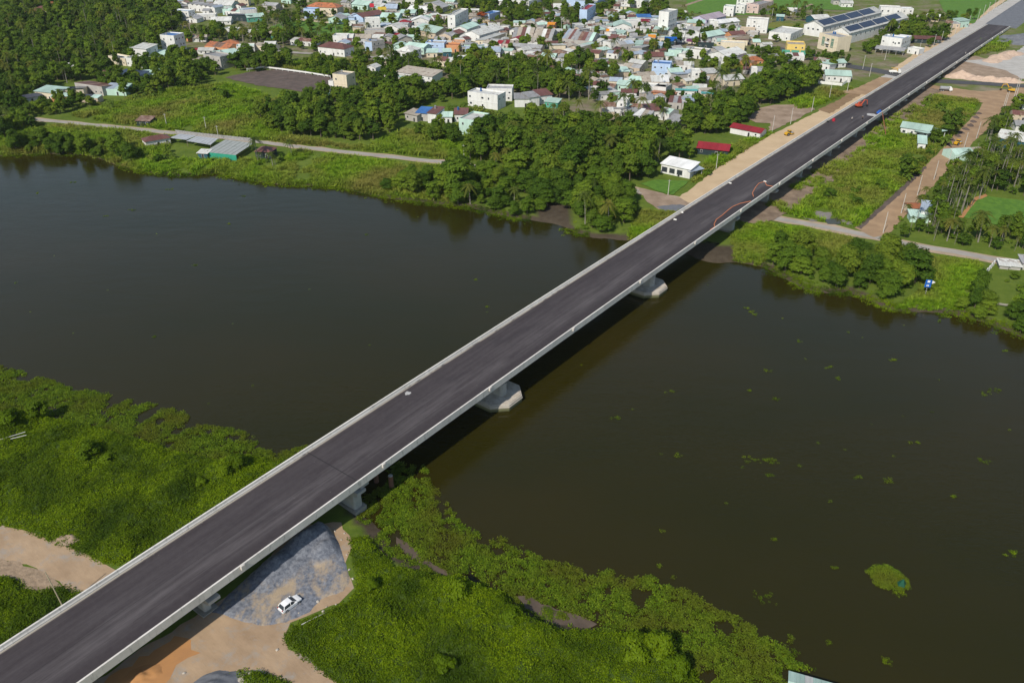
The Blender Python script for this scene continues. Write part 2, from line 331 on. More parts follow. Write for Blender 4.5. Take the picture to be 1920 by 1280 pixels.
# far shore
lane_l = W([(-60, 212), (65, 224), (140, 231), (240, 241), (330, 250), (420, 258), (555, 275), (640, 284), (720, 293), (850, 306), (930, 318)])
strip("riverside_lane", lane_l, 5.2, simple("lane_verge", (.42, .32, .22), (.30, .23, .16), .3, .95, detail=8), "sandy verge of the riverside lane", .9)
strip("riverside_lane_paving", lane_l, 3.4, CONC_RD, "narrow concrete lane running along the far shore", .12)
lane_r = W([(1180, 355), (1240, 368), (1310, 381), (1400, 401), (1480, 414), (1560, 428), (1640, 444), (1715, 461), (1790, 472), (1860, 486), (1960, 505)])
strip("shore_lane", lane_r, 6.5, simple("lane_verge", (.4, .3, .2)), "sandy verge of the lane crossing under the bridge", 1.0)
strip("shore_lane_paving", lane_r, 3.6, CONC_RD, "concrete lane crossing under the far end of the river spans", .1)
patch("sand_embankment", [(1268, 374), (1300, 352), (1345, 316), (1400, 280), (1445, 254), (1500, 226), (1560, 196), (1606, 171), (1640, 152), (1700, 128), (1760, 95), (1830, 60), (1850, 70), (1700, 165), (1500, 275), (1310, 384)], SAND_P, "broad graded strip of pale sand beside the bridge", .5, 3)
patch("damp_sand_section", [(1532, 206), (1560, 194), (1606, 169), (1642, 150), (1655, 153), (1620, 175), (1585, 195), (1556, 214)], SAND_B, "darker damp section of the graded sand strip", .5, 2)
patch("gravel_service_road", [(1640, 152), (1672, 134), (1720, 104), (1770, 76), (1835, 34), (1900, -5), (1960, -40), (1990, -30), (1940, 8), (1880, 45), (1850, 62), (1790, 100), (1740, 128), (1690, 160)], GRAVEL_W, "pale gravel road running beside the far end of the bridge", .4, 4)
patch("gravel_road_verge", [(1660, 140), (1710, 104), (1762, 72), (1828, 30), (1890, -8), (1897, -6), (1836, 36), (1772, 77), (1722, 106), (1675, 138)], SAND_P, "orange sandy edge of the far gravel road", .4, 3)
patch("dirt_haul_road", [(1604, 428), (1640, 398), (1685, 358), (1733, 313), (1765, 282), (1792, 250), (1828, 216), (1846, 190), (1838, 182), (1890, 180), (1884, 200), (1862, 232), (1822, 270), (1806, 292), (1766, 330), (1712, 390), (1668, 438), (1640, 446)], DIRT, "brown dirt haul road climbing away from the shore lane", .4, 3)
patch("haul_road_ditch", [(1606, 426), (1640, 396), (1685, 356), (1733, 311), (1738, 314), (1692, 361), (1646, 402), (1614, 430)], SOIL_D, "dark ditch along the edge of the dirt haul road", .35, 2)
patch("cross_road_sand", [(1560, 175), (1600, 168), (1650, 145), (1700, 150), (1760, 162), (1840, 172), (1890, 168), (1960, 160), (1960, 185), (1890, 200), (1850, 196), (1800, 182), (1745, 176), (1700, 172), (1640, 178)], DIRT, "trampled sandy crossing beyond the bridge shadow", .6, 3)
patch("work_site_soil", [(1770, 112), (1830, 105), (1870, 118), (1960, 118), (1960, 150), (1860, 148), (1790, 143), (1750, 135)], SOIL_R, "bare building site earth to the side of the bridge", .8, 3)
patch("work_site_track", [(1800, 114), (1850, 112), (1895, 105), (1960, 60), (1960, 150), (1915, 148), (1885, 132), (1840, 122)], GRAVEL_W, "pale vehicle track curving through the building site", .6, 3)
patch("asphalt_cross_road", [(1585, 120), (1640, 128), (1690, 138), (1760, 149), (1840, 154), (1960, 161), (1960, 168), (1840, 160), (1755, 156), (1690, 146), (1640, 136), (1585, 127)], ASPH, "dark asphalt road passing beneath the bridge", .2, 4)
patch("bare_plot", [(1402, 222), (1425, 204), (1450, 197), (1490, 196), (1530, 204), (1500, 222), (1460, 240), (1440, 246), (1445, 232), (1415, 230)], SOIL_R, "bare pale plot beside the sand strip", .8, 3)
patch("ploughed_plot", [(420, 146), (470, 135), (520, 130), (600, 140), (650, 152), (690, 160), (640, 172), (610, 186), (560, 172), (480, 160)], SOIL_D, "dark brown ploughed plot with fence posts", .8, 3)
patch("shore_dirt", [(1200, 352), (1275, 372), (1300, 386), (1280, 396), (1235, 393), (1205, 372)], SOIL_R, "worn earth by the lane left of the bridge", .6, 2)
for k, pl in enumerate([[(1498, 402), (1530, 396), (1562, 400), (1556, 412), (1520, 416)], [(1576, 400), (1605, 398), (1612, 412), (1596, 424), (1578, 418)]]):
    patch("spoil_patch", pl, simple("grey_spoil", (.24, .22, .20), (.15, .135, .12), .8, .95, bmp=.15, detail=9), ["grey spoil heap patch nearer the bridge above the shore lane", "grey spoil patch beside the haul road ditch"][k], .5, 1.5)
patch("pool", [(1545, 413), (1570, 409), (1582, 416), (1575, 421), (1550, 420)], POND, "small brown pool between two grey spoil patches", .4, 1.5)
patch("paddy_field", [(1803, 408), (1830, 374), (1850, 368), (1960, 382), (1960, 440), (1880, 425), (1830, 413)], PADDY, "bright green paddy at the edge of the palm grove", .3, 3)
patch("paddy_bund", [(1798, 408), (1828, 371), (1850, 364), (1852, 369), (1833, 375), (1806, 409)], ORANGE_S, "bare orange earth bund round the paddy", .3, 2)
patch("far_paddy", [(1115, 30), (1165, 14), (1220, 20), (1215, 34), (1190, 40), (1130, 36)], PADDY, "small green paddy framed by a dirt bank behind the market", .3, 3)
patch("far_paddy_track", [(1108, 33), (1160, 12), (1172, 11), (1122, 36)], SOIL_R, "dirt bank along the small green paddy", .3, 3)
patch("wide_paddy", [(1290, 25), (1285, -10), (1600, -30), (1600, 20), (1500, 18), (1440, 28), (1360, 30)], PADDY, "wide bright green paddies at the top of the view", .4, 5)
patch("field_bund", [(1277, 12), (1330, -6), (1334, -4), (1281, 14)], SOIL_R, "thin earth path between the top paddies", .2, 4)
patch("field_path", [(1495, 18), (1520, 8), (1525, 9), (1500, 20)], SOIL_R, "short pale path across the top paddies", .2, 4)
patch("striped_paddy", [(1440, 48), (1448, 42), (1528, 48), (1512, 60), (1437, 56)], PADDY_Y, "yellow green striped paddy beside the factory", .3, 3)
patch("striped_paddy_green", [(1440, 53), (1515, 57), (1508, 62), (1437, 59)], PADDY, "green stripe of the paddy beside the factory", .3, 3)
patch("right_paddy", [(1770, 22), (1760, 2), (1890, -20), (1840, 30), (1825, 45), (1790, 44)], PADDY, "green paddy left of the far gravel road", .4, 4)
patch("crop_field", [(505, 52), (545, 38), (620, 44), (690, 48), (700, 60), (640, 68), (560, 64)], PADDY, "green meadow below the orange roofed school", .6, 4)
patch("house_lawn", [(1200, 345), (1228, 338), (1292, 340), (1262, 366), (1235, 360)], PADDY, "small lawn before the white house by the sand strip", .3, 1.5)
patch("grey_yard", [(1232, 388), (1275, 384), (1296, 391), (1270, 398), (1240, 396)], GRAVEL_D, "grey gravel yard on the shore left of the bridge", .5, 1.5)
patch("market_street", [(1280, 70), (1300, 78), (1240, 100), (1225, 96)], ASPH, "grey side street in the market quarter", .2, 3)
strip("town_lane", W([(500, 95), (560, 100), (640, 104), (700, 108), (760, 100)]), 5, CONC_RD, "pale lane passing the white house with the maroon roof", .2)
strip("town_street", W([(560, 22), (680, 26), (760, 34), (860, 45), (1000, 60), (1100, 66), (1250, 75), (1400, 82), (1480, 95), (1590, 122)]), 8, ASPH, "town street with roadside trees", .3)
# ------------------------------------------------------------------ the bridge
B_AZ, B_X0, B_Y0, B_W = .655, -26.2, 150.0, 16.92
bd = np.array([math.sin(B_AZ), math.cos(B_AZ)]); bn = np.array([math.cos(B_AZ), -math.sin(B_AZ)])
def par_z(s):                                            # top of the parapet along the bridge
    t = s / 300.0; return 9.84 + 1.79 * t - 3.117 * t * t + .414 * t ** 3
def BP(s, l, z): return (B_X0 + s * bd[0] + l * bn[0], B_Y0 + s * bd[1] + l * bn[1], z)
S0, S1, J1, J2 = -190.0, 662.0, -18.6, 165.0
PITCHP = 35.5
bridge = empty("road_bridge", BP(J1, 0, 0)); tag(bridge, "long concrete road bridge with fresh black asphalt and pale parapets crossing the river", "bridge")
BI = Matrix.Translation(Vector(BP(J1, 0, 0))).inverted()
def bpart(o):
    o.parent = bridge; o.matrix_parent_inverse = BI; return o
DECK = -.88                                              # asphalt below the parapet top
def ribbon(name, ss, prof, mat, uv=False, smooth=False):
    """closed or open profile [(l,dz)] (dz may be a function of s) swept along the bridge"""
    mb = MB(); n = len(prof)
    for s in ss:
        zp = par_z(s)
        for l, dz in prof: mb.v.append(BP(s, l, zp + (dz(s) if callable(dz) else dz)))
    for i in range(len(ss) - 1):
        for j in range(n if not uv else n - 1):
            mb.f.append((i * n + j, i * n + (j + 1) % n, (i + 1) * n + (j + 1) % n, (i + 1) * n + j)); mb.m.append(0)
    if not uv:
        mb.f.append(tuple(range(n))); mb.f.append(tuple(range(len(mb.v) - n, len(mb.v)))); mb.m += [0, 0]
    me = mb.mesh(name, mat, smooth)
    if uv:
        ul = me.uv_layers.new(name="UVMap"); sl = {}
        for i, s in enumerate(ss):
            for j, (l, _) in enumerate(prof): sl[i * n + j] = (s, l)
        for lp in me.loops: ul.data[lp.index].uv = sl[lp.vertex_index]
    return bpart(link(name, me))
# asphalt: (s, l) metres in the UV map
m, nt, lk = newmat("fresh_asphalt"); bs = nt["Principled BSDF"]; bs.inputs["Roughness"].default_value = .85; bs.inputs["Specular IOR Level"].default_value = .25
uv = nt.new("ShaderNodeTexCoord").outputs["UV"]; sep = nt.new("ShaderNodeSeparateXYZ"); lk.new(uv, sep.inputs[0])
base, nb = noise_col(nt, lk, uv, .9, (.036, .0295, .0325), (.050, .042, .045), .3, .7, 8, .7)
streak, _ = noise_col(nt, lk, uv, 1.0, (0, 0, 0), (1, 1, 1), .42, .72, 6, .65, mapping=(.018, 1.1, 1))
streak2, _ = noise_col(nt, lk, uv, 1.0, (0, 0, 0), (1, 1, 1), .38, .75, 5, .6, mapping=(.07, .45, 1))
mr = nt.new("ShaderNodeMapRange"); lk.new(sep.outputs[1], mr.inputs[0]); mr.inputs[1].default_value = -8.5; mr.inputs[2].default_value = 8.5
band = ramp(nt, lk, mr.outputs[0], [(.0, (.9, .9, .9)), (.05, (.22, .22, .22)), (.30, (.30, .30, .30)), (.46, (.42, .42, .42)), (.66, (.95, .95, .95)), (.76, (.55, .55, .55)), (.84, (.04, .04, .04)), (1, (.03, .03, .03))])
def mul(a, b, op='MULTIPLY'):
    q = nt.new("ShaderNodeMath"); q.operation = op
    for k, v in enumerate((a, b)):
        if isinstance(v, (int, float)): q.inputs[k].default_value = v
        else: lk.new(v, q.inputs[k])
    return q.outputs[0]
f = mul(mul(mul(streak, .5), mul(streak2, .5), 'ADD'), band)
col = mixc(nt, lk, base, (.15, .136, .138), f)
spl, _ = noise_col(nt, lk, uv, 1.3, (0, 0, 0), (1, 1, 1), .735, .76, 3, .55, mapping=(.55, 1, 1)); col = mixc(nt, lk, col, (.25, .235, .215), mul(spl, .55))
drk, _ = noise_col(nt, lk, uv, .11, (0, 0, 0), (1, 1, 1), .55, .75, 4, .6, mapping=(.6, 1.4, 1)); col = mixc(nt, lk, col, (.028, .024, .028), mul(drk, .5))
edge = ramp(nt, lk, mr.outputs[0], [(.0, (1, 1, 1)), (.038, (1, 1, 1)), (.062, (0, 0, 0)), (1, (0, 0, 0))])
eg, _ = noise_col(nt, lk, uv, 1.2, (0, 0, 0), (1, 1, 1), .34, .44, 4, .6, mapping=(.25, 1, 1)); col = mixc(nt, lk, col, (.42, .38, .32), mul(mul(edge, eg), .9))
lk.new(col, bs.inputs["Base Color"]); bump(nt, lk, bs, nb.outputs["Fac"], .012)
ASPHALT = m
SEAM = simple("tar_seam", (.016, .014, .015), (.022, .02, .021), 1.5, .7)
ls = [-7.99, -6, -4, -2, 0, 2, 4, 6, 7.99]
ribbon("asphalt_surface", np.arange(S0, S1 + 1, 4), [(l, DECK) for l in ls], ASPHALT, uv=True)
for sj in (J1, J2): ribbon("expansion_joint", [sj - .09, sj + .09], [(l, DECK + .006) for l in ls], SEAM, uv=True)
ribbon("paving_seam", np.arange(S0, J1 - .5, 4), [(0.1, DECK + .005), (.19, DECK + .005)], SEAM, uv=True)
# deck slabs
piers_land = [J1 - PITCHP * k for k in range(4, 0, -1)] ; piers_far = [J2 + PITCHP * k for k in range(1, 14)]
slab = [(-8.46, DECK - .02), (8.46, DECK - .02), (8.46, DECK - .62), (7.6, DECK - .72), (-7.6, DECK - .72), (-8.46, DECK - .62)]
supports = [S0] + piers_land + [J1, J2] + piers_far + [S1]
supports = [s for s in supports if S0 <= s <= S1]
GIRD = simple("girder_concrete", (.42, .42, .40), (.31, .31, .295), .5, .85)
for i in range(len(supports) - 1):
    a, b = supports[i], supports[i + 1]
    if a == J1: continue
    ribbon("deck_slab", np.linspace(a + .02, b - .02, 6), slab, GIRD)
    for lg in (-6.6, -3.3, 0, 3.3, 6.6):
        ribbon("girder", np.linspace(a + .3, b - .3, 4), [(lg - .95, DECK - .73), (lg + .95, DECK - .73), (lg + .62, DECK - 2.25), (lg - .62, DECK - 2.25)], GIRD)
# river spans: haunched box girder
PR = [32.0, 108.0]
def depth(s):
    d = min(abs(s - p) for p in PR); t = min(1, d / 30.0); return -(DECK * -1) - 1.9 - 2.0 * (1 - t) ** 2
sr = np.linspace(J1 + .1, J2 - .1, 62)
ribbon("deck_slab", sr, [(-8.46, DECK - .02), (8.46, DECK - .02), (8.46, DECK - .45), (5.2, DECK - .75), (-5.2, DECK - .75), (-8.46, DECK - .45)], GIRD)
ribbon("box_girder", sr, [(-5.1, DECK - .76), (5.1, DECK - .76), (4.3, depth), (-4.3, depth)], GIRD)
# parapet panels share one mesh per side
PL = 6.2
def panel_mesh(sg, L):
    prof = [(.03, -1.75), (.03, .0), (-.30, .0), (-.36, -.45), (-.50, -.66), (-.50, DECK + .03), (-.50, -1.2), (-.2, -1.75)]
    return MB().extr([(sg * (8.48 + u), z) for u, z in prof], 'y', -L / 2 + .012, L / 2 - .012)
PMAT, nt, lk = newmat("parapet_concrete"); bs = nt["Principled BSDF"]; bs.inputs["Roughness"].default_value = .85; bs.inputs["Specular IOR Level"].default_value = .2
p_ = pos(nt); ca, nA = noise_col(nt, lk, p_, .35, (.58, .55, .505), (.70, .67, .62), .3, .7, 7, .7)
cb, _ = noise_col(nt, lk, p_, 1.6, (0, 0, 0), (1, 1, 1), .56, .78, 5, .6, mapping=(1, 1, .25)); oi = nt.new("ShaderNodeObjectInfo").outputs["Random"]
ca = mixc(nt, lk, ca, (.31, .30, .275), cb); hv = nt.new("ShaderNodeHueSaturation"); mrr = nt.new("ShaderNodeMapRange"); mrr.inputs[3].default_value = .93; mrr.inputs[4].default_value = 1.05
lk.new(oi, mrr.inputs[0]); lk.new(mrr.outputs[0], hv.inputs["Value"]); lk.new(ca, hv.inputs["Color"]); lk.new(hv.outputs[0], bs.inputs["Base Color"])
for sg in (-1, 1):
    pm = panel_mesh(sg, PL).mesh("parapet_panel", PMAT)
    s = J1 - PL * 27
    while s + PL < S1:
        c = s + PL / 2
        o = bpy.data.objects.new("parapet_panel", pm); COL.objects.link(o)
        sl = (par_z(c + 1) - par_z(c - 1)) / 2
        o.matrix_world = Matrix.Translation(BP(c, 0, par_z(c))) @ Matrix.Rotation(-B_AZ, 4, 'Z') @ Matrix.Rotation(math.atan(sl), 4, 'X')
        bpart(o); s += PL
# lamp bases on the outer faces
lb = MB().box(-.36, .12, -.42, .42, -.8, .05).box(-.3, .08, -.3, .3, .05, .12)
lbm = lb.mesh("lamp_base", simple("lamp_base_concrete", (.60, .57, .53), (.5, .47, .43), 1))
for sg in (1,):
    for k in range(-4, 19):
        s = -12.2 + PITCHP * k
        if s < S0 + 5 or s > S1 - 5: continue
        o = bpy.data.objects.new("lamp_base", lbm); COL.objects.link(o)
        o.matrix_world = Matrix.Translation(BP(s, sg * 8.78, par_z(s))) @ Matrix.Rotation(-B_AZ, 4, 'Z'); bpart(o)
# piers
def oct_(a, b, c): return [(-a + c, -b), (a - c, -b), (a, -b + c), (a, b - c), (a - c, b), (-a + c, b), (-a, b - c), (-a, -b + c)]
def place(o, s): o.matrix_world = Matrix.Translation(BP(s, 0, 0)) @ Matrix.Rotation(-B_AZ, 4, 'Z'); return bpart(o)
WETC, nt, lk = newmat("pile_cap_concrete"); bs = nt["Principled BSDF"]; bs.inputs["Roughness"].default_value = .85; p_ = pos(nt); sx = nt.new("ShaderNodeSeparateXYZ"); lk.new(p_, sx.inputs[0])
ca, _ = noise_col(nt, lk, p_, .5, (.36, .31, .25), (.56, .52, .46), .35, .65, 7, .7); mr = nt.new("ShaderNodeMapRange"); lk.new(sx.outputs[2], mr.inputs[0]); mr.inputs[1].default_value = .2; mr.inputs[2].default_value = 1.5
cb = ramp(nt, lk, mr.outputs[0], [(0, (.07, .075, .03)), (.3, (.15, .15, .075)), (.62, (.22, .21, .13)), (.72, (.36, .33, .27)), (1, (.4, .37, .32))])
gn = nt.new("ShaderNodeNewGeometry"); sn = nt.new("ShaderNodeSeparateXYZ"); lk.new(gn.outputs["Normal"], sn.inputs[0]); ca = mixc(nt, lk, cb, ca, sn.outputs[2]); lk.new(ca, bs.inputs["Base Color"])
for s in PR:
    top = par_z(s) + depth(s)
    o = MB().prism(oct_(6.1, 1.3, .5), 1.9, top + .1).mesh("pier", GIRD); o = place(link("pier", o), s)
    c = link("pile_cap", MB().prism(oct_(9.6, 6.0, 3.4), -1.5, 1.75).prism(oct_(9.75, 6.15, 3.45), 1.05, 1.3).prism(oct_(9.3, 5.7, 3.3), 1.75, 1.95).mesh("pile_cap", WETC)); c.parent = o
for s in piers_land + [J1, J2] + piers_far:
    if s < S0 + 1 or s > S1 - 8: continue
    main = s in (J1, J2); w = 6.9 if main else 5.2
    cb_z = par_z(s) + DECK - 2.27
    o = place(link("pier", MB().prism(oct_(w, 1.1 if main else .8, .25), -.5, cb_z - 1.3).mesh("pier", GIRD)), s)
    c = link("crossbeam", MB().extr([(-8.3, cb_z), (8.3, cb_z), (8.3, cb_z - .7), (w, cb_z - 1.5), (-w, cb_z - 1.5), (-8.3, cb_z - .7)], 'y', -1.2, 1.2).mesh("crossbeam", GIRD)); c.parent = o
    if main:
        for sg in (-1, 1):
            d = link("end_block", MB().prism([(sg * 6.9 - .9, .3), (sg * 6.9 + .9, .3), (sg * 6.9 + .9, 2.6), (sg * 6.9 - .9, 2.6)], cb_z + .03, cb_z + 1.6).mesh("end_block", GIRD)); d.parent = o
    f = link("footing", MB().box(-w - .6, w + .6, -1.6, 1.6, -.6, GZ + .35).mesh("footing", CONC_D)); f.parent = o
# approach embankment beyond the bridge end
me = MB()
sa = np.arange(S1 + .3, 1250, 12)
for s in sa:
    z = max(2.0, par_z(S1) + DECK - (s - S1) * .004)
    for l, zz_ in ((-11.5, GZ - .1), (-8.5, z), (8.5, z), (12.5, GZ - .1)): me.v.append(BP(s, l, zz_))
for i in range(len(sa) - 1):
    for j in range(3): me.f.append((4 * i + j, 4 * i + j + 1, 4 * i + j + 5, 4 * i + j + 4)); me.m.append(0)
me.f.append((0, 1, 2, 3)); me.m.append(0)
tag(me.build("approach_embankment", GRAVEL_D), "grey gravel approach embankment at the far end of the bridge", kind="structure")

_ss = np.arange(176, 430, 6.0); _lr = 11.5 + 9 * fbm(_ss / 22, _ss * 0 + 3.3, 3) * np.clip((_ss - 150) / 60, .4, 1)
patch("underbridge_dirt", [BP(s, l, 0)[:2] for s, l in zip(_ss, _lr)] + [BP(s, -9, 0)[:2] for s in _ss[::-1]], simple("underbridge_soil", (.30, .225, .16), (.12, .085, .06), .22, .95, bmp=.1, detail=9), "worn earth along the ground under the far spans", 1.2, 3, world_pts=True)
# ------------------------------------------------------------------ plants: prototypes
LEAF_D = foliage("leaf_dark", [(0.026, 0.055, 0.0065), (0.049, 0.096, 0.0092), (0.083, 0.139, 0.0129), (0.119, 0.175, 0.0165), (0.165, 0.211, 0.0184)])
LEAF_M = foliage("leaf_mid", [(0.032, 0.070, 0.0066), (0.061, 0.116, 0.0101), (0.096, 0.162, 0.0134), (0.133, 0.206, 0.0167), (0.180, 0.231, 0.0200)])
LEAF_P = foliage("leaf_palm", [(0.032, 0.056, 0.0099), (0.054, 0.086, 0.0139), (0.086, 0.116, 0.0178), (0.122, 0.138, 0.0218), (0.179, 0.158, 0.0277)])
LEAF_N = foliage("leaf_banana", [(.07, .12, .014), (.10, .16, .02), (.14, .19, .025), (.20, .20, .03)])
LEAF_F = foliage("leaf_flame", [(.05, .05, .01), (.25, .06, .015), (.36, .085, .02)])
CREEPV = foliage("leaf_vine", [(.06, .10, .003), (.10, .165, .004), (.15, .22, .006)], .32, .6)
BARK = simple("bark", (.17, .135, .10), (.09, .07, .05), 2, .9)
BARK_P = simple("palm_bark", (.27, .25, .21), (.17, .155, .13), 2, .9)
def leaf_quads(P, N, size, rng, aspect=1.5):
    """one bent leaf quad at every P facing about N; returns verts, faces"""
    n = len(P); N = N / (np.linalg.norm(N, axis=1)[:, None] + 1e-9)
    t = rng.normal(size=(n, 3)); t -= (t * N).sum(1)[:, None] * N; t /= np.linalg.norm(t, axis=1)[:, None] + 1e-9; b = np.cross(N, t)
    s = size if isinstance(size, np.ndarray) else np.full(n, size)
    s = (s * rng.uniform(.6, 1.3, n))[:, None]
    v = np.stack([P - t * s * aspect * .5, P - b * s * .5 - N * s * .12, P + t * s * aspect * .5, P + b * s * .5 - N * s * .12], 1).reshape(-1, 3)
    return v, np.arange(4 * n).reshape(n, 4)
def np_mesh(name, parts, mats):
    """parts: list of (verts, quads, material index)"""
    V = []; F = []; M = []; k = 0
    for v, f, mi in parts: V.append(v); F.append(f + k); M += [mi] * len(f); k += len(v)
    V = np.concatenate(V); me = bpy.data.meshes.new(name); me.vertices.add(len(V)); me.vertices.foreach_set("co", V.astype(np.float32).ravel())
    F = [f for f in F if len(f)]
    tot = sum(f.shape[0] for f in F); li = np.concatenate([f.ravel() for f in F]); st = []; c = 0
    for f in F:
        st += list(range(c, c + f.size, f.shape[1])); c += f.size
    me.loops.add(len(li)); me.loops.foreach_set("vertex_index", li.astype(np.int32)); me.polygons.add(tot); me.polygons.foreach_set("loop_start", np.array(st, np.int32))
    for m in mats: me.materials.append(m)
    if any(M): me.polygons.foreach_set("material_index", np.array(M, np.int32))
    me.update(calc_edges=True); return me
_ico = bmesh.new(); bmesh.ops.create_icosphere(_ico, subdivisions=1, radius=1.0); _iv = np.array([v.co[:] for v in _ico.verts]); _if = np.array([[v.index for v in f.verts] for f in _ico.faces]); _ico.free()
def crown_parts(rng, h, r, z0, lobes, leaves, size, flat=1.0):
    C = []; RR = []
    for k in range(lobes):
        u = rng.uniform(0, 1); th = rng.uniform(0, 2 * math.pi); rad = r * .68 * math.sqrt(rng.uniform(.05, 1)) * math.sin(math.pi * (.25 + .62 * u)) ** .7
        C.append((rad * math.cos(th), rad * math.sin(th), z0 + (h - z0) * (.18 + .68 * u))); RR.append(r * rng.uniform(.18, .38))
    C = np.array(C); RR = np.array(RR); parts = []
    for c, q in zip(C, RR):
        v = _iv * q * .66 * rng.uniform(.8, 1.15, (len(_iv), 1)) * np.array([1, 1, .8 * flat]) + c; parts.append((v, _if, 0))
    pick = rng.choice(lobes, leaves, p=RR ** 2 / (RR ** 2).sum()); d = rng.normal(size=(leaves, 3)); d[:, 2] = np.abs(d[:, 2]) * .9 - .25 * rng.random(leaves); d /= np.linalg.norm(d, axis=1)[:, None]
    P = C[pick] + d * (RR[pick] * rng.uniform(.6, 1.28, leaves))[:, None] * np.array([1, 1, .85 * flat])
    out = P - np.array([0, 0, z0 + (h - z0) * .35]); N = d + .5 * out / (np.linalg.norm(out, axis=1)[:, None] + 1e-6) + rng.normal(size=(leaves, 3)) * .45 + np.array([0, 0, .35])
    v, f = leaf_quads(P, N, size, rng); parts.append((v, f, 0)); return parts, C
def trunk_mb(rng, h, C, rb=.22, lean=.4):
    mb = MB(); top = (rng.uniform(-lean, lean), rng.uniform(-lean, lean), h * .72); mid = (top[0] * .4 + rng.uniform(-.2, .2), top[1] * .4, h * .34)
    mb.tube([(0, 0, -.4), mid, top], [rb, rb * .7, rb * .3], 6)
    for c in C[:5]: mb.tube([mid, ((mid[0] + c[0]) / 2, (mid[1] + c[1]) / 2, (mid[2] + c[2]) / 2 + .2), tuple(c)], [rb * .5, rb * .33, rb * .12], 4)
    return mb
PROTO = {}
def reg(kind, trunk_me, crown_me, crown_name, trunk_name="trunk"):
    PROTO.setdefault(kind, []).append((trunk_me, crown_me, trunk_name, crown_name))
for k in range(7):
    rng = np.random.default_rng(100 + k); h = rng.uniform(7, 9.5); r = rng.uniform(3.0, 4.1)
    parts, C = crown_parts(rng, h, r, h * .18, 26 + k, 1500, .52)
    reg('B', trunk_mb(rng, h, C).mesh("trunk", BARK), np_mesh("crown", parts, [LEAF_D if k % 3 else LEAF_M]), "crown")
for k in range(3):                                                   # big river bank trees, more leaves
    rng = np.random.default_rng(200 + k); h = rng.uniform(8, 10); r = rng.uniform(4.0, 4.8)
    parts, C = crown_parts(rng, h, r, h * .08, 44, 4200, .42)
    reg('R', trunk_mb(rng, h, C, .28).mesh("trunk", BARK), np_mesh("crown", parts, [LEAF_M if k else LEAF_D]), "crown")
for k in range(3):                                                   # shrubs
    rng = np.random.default_rng(300 + k); h = rng.uniform(1.9, 2.6); r = rng.uniform(1.4, 1.9)
    parts, C = crown_parts(rng, h, r, .1, 9, 420, .36)
    reg('S', trunk_mb(rng, h, C, .06, .1).mesh("stem", BARK), np_mesh("foliage", parts, [LEAF_M]), "foliage", "stem")
def frond(rng, L, droop, w, nl, az, el, base):
    """feather leaf: rachis with leaflets on both sides"""
    d = np.array([math.cos(az), math.sin(az), 0]); t = np.linspace(0, 1, nl); side = np.array([-math.sin(az), math.cos(az), 0])
    x = L * t * math.cos(el) ; z = L * t * math.sin(el) - droop * L * t ** 2
    Pc = base + d * x[:, None] + np.array([0, 0, 1]) * z[:, None]; V = []; F = []; k = 0
    ww = w * np.sin(np.pi * np.clip(.12 + .86 * t, 0, 1)) ** .7
    for i in range(nl - 1):
        for sg in (-1, 1):
            o = side * sg * ww[i]; dn = np.array([0, 0, -ww[i] * .45]); fw = (Pc[i + 1] - Pc[i])
            V += [Pc[i], Pc[i] + fw * .8, Pc[i] + fw * 1.35 + o + dn, Pc[i] + fw * .75 + o * .95 + dn]; F.append((k, k + 1, k + 2, k + 3)); k += 4
    return np.array(V), np.array(F)
for k in range(3):                                                   # coconut palms
    rng = np.random.default_rng(400 + k); h = rng.uniform(7.5, 9.5); tx, ty = rng.uniform(-1, 1, 2); mb = MB()
    mb.tube([(0, 0, -.4), (tx * .15, ty * .15, h * .35), (tx * .5, ty * .5, h * .7), (tx, ty, h)], [.24, .16, .14, .12], 6)
    parts = [frond(rng, rng.uniform(3.0, 3.9), rng.uniform(.45, .95), .55, 9, a + rng.uniform(-.15, .15), e, np.array([tx, ty, h])) + (0,)
             for a, e in zip(np.arange(18) * 2.4, np.linspace(1.1, -.25, 18))]
    reg('C', mb.mesh("trunk", BARK_P), np_mesh("crown", parts, [LEAF_P]), "crown")
for k in range(3):                                                   # areca palms: thin tall stems, small heads
    rng = np.random.default_rng(500 + k); h = rng.uniform(8, 10.5); mb = MB(); tx = rng.uniform(-.4, .4)
    mb.tube([(0, 0, -.3), (tx * .3, 0, h * .5), (tx, 0, h)], [.12, .10, .09], 6)
    parts = [frond(rng, rng.uniform(1.7, 2.3), rng.uniform(.5, .9), .42, 6, a, e, np.array([tx, 0, h])) + (0,) for a, e in zip(np.arange(9) * 2.4, np.linspace(1.2, .1, 9))]
    reg('A', mb.mesh("trunk", BARK_P), np_mesh("crown", parts, [LEAF_P]), "crown")
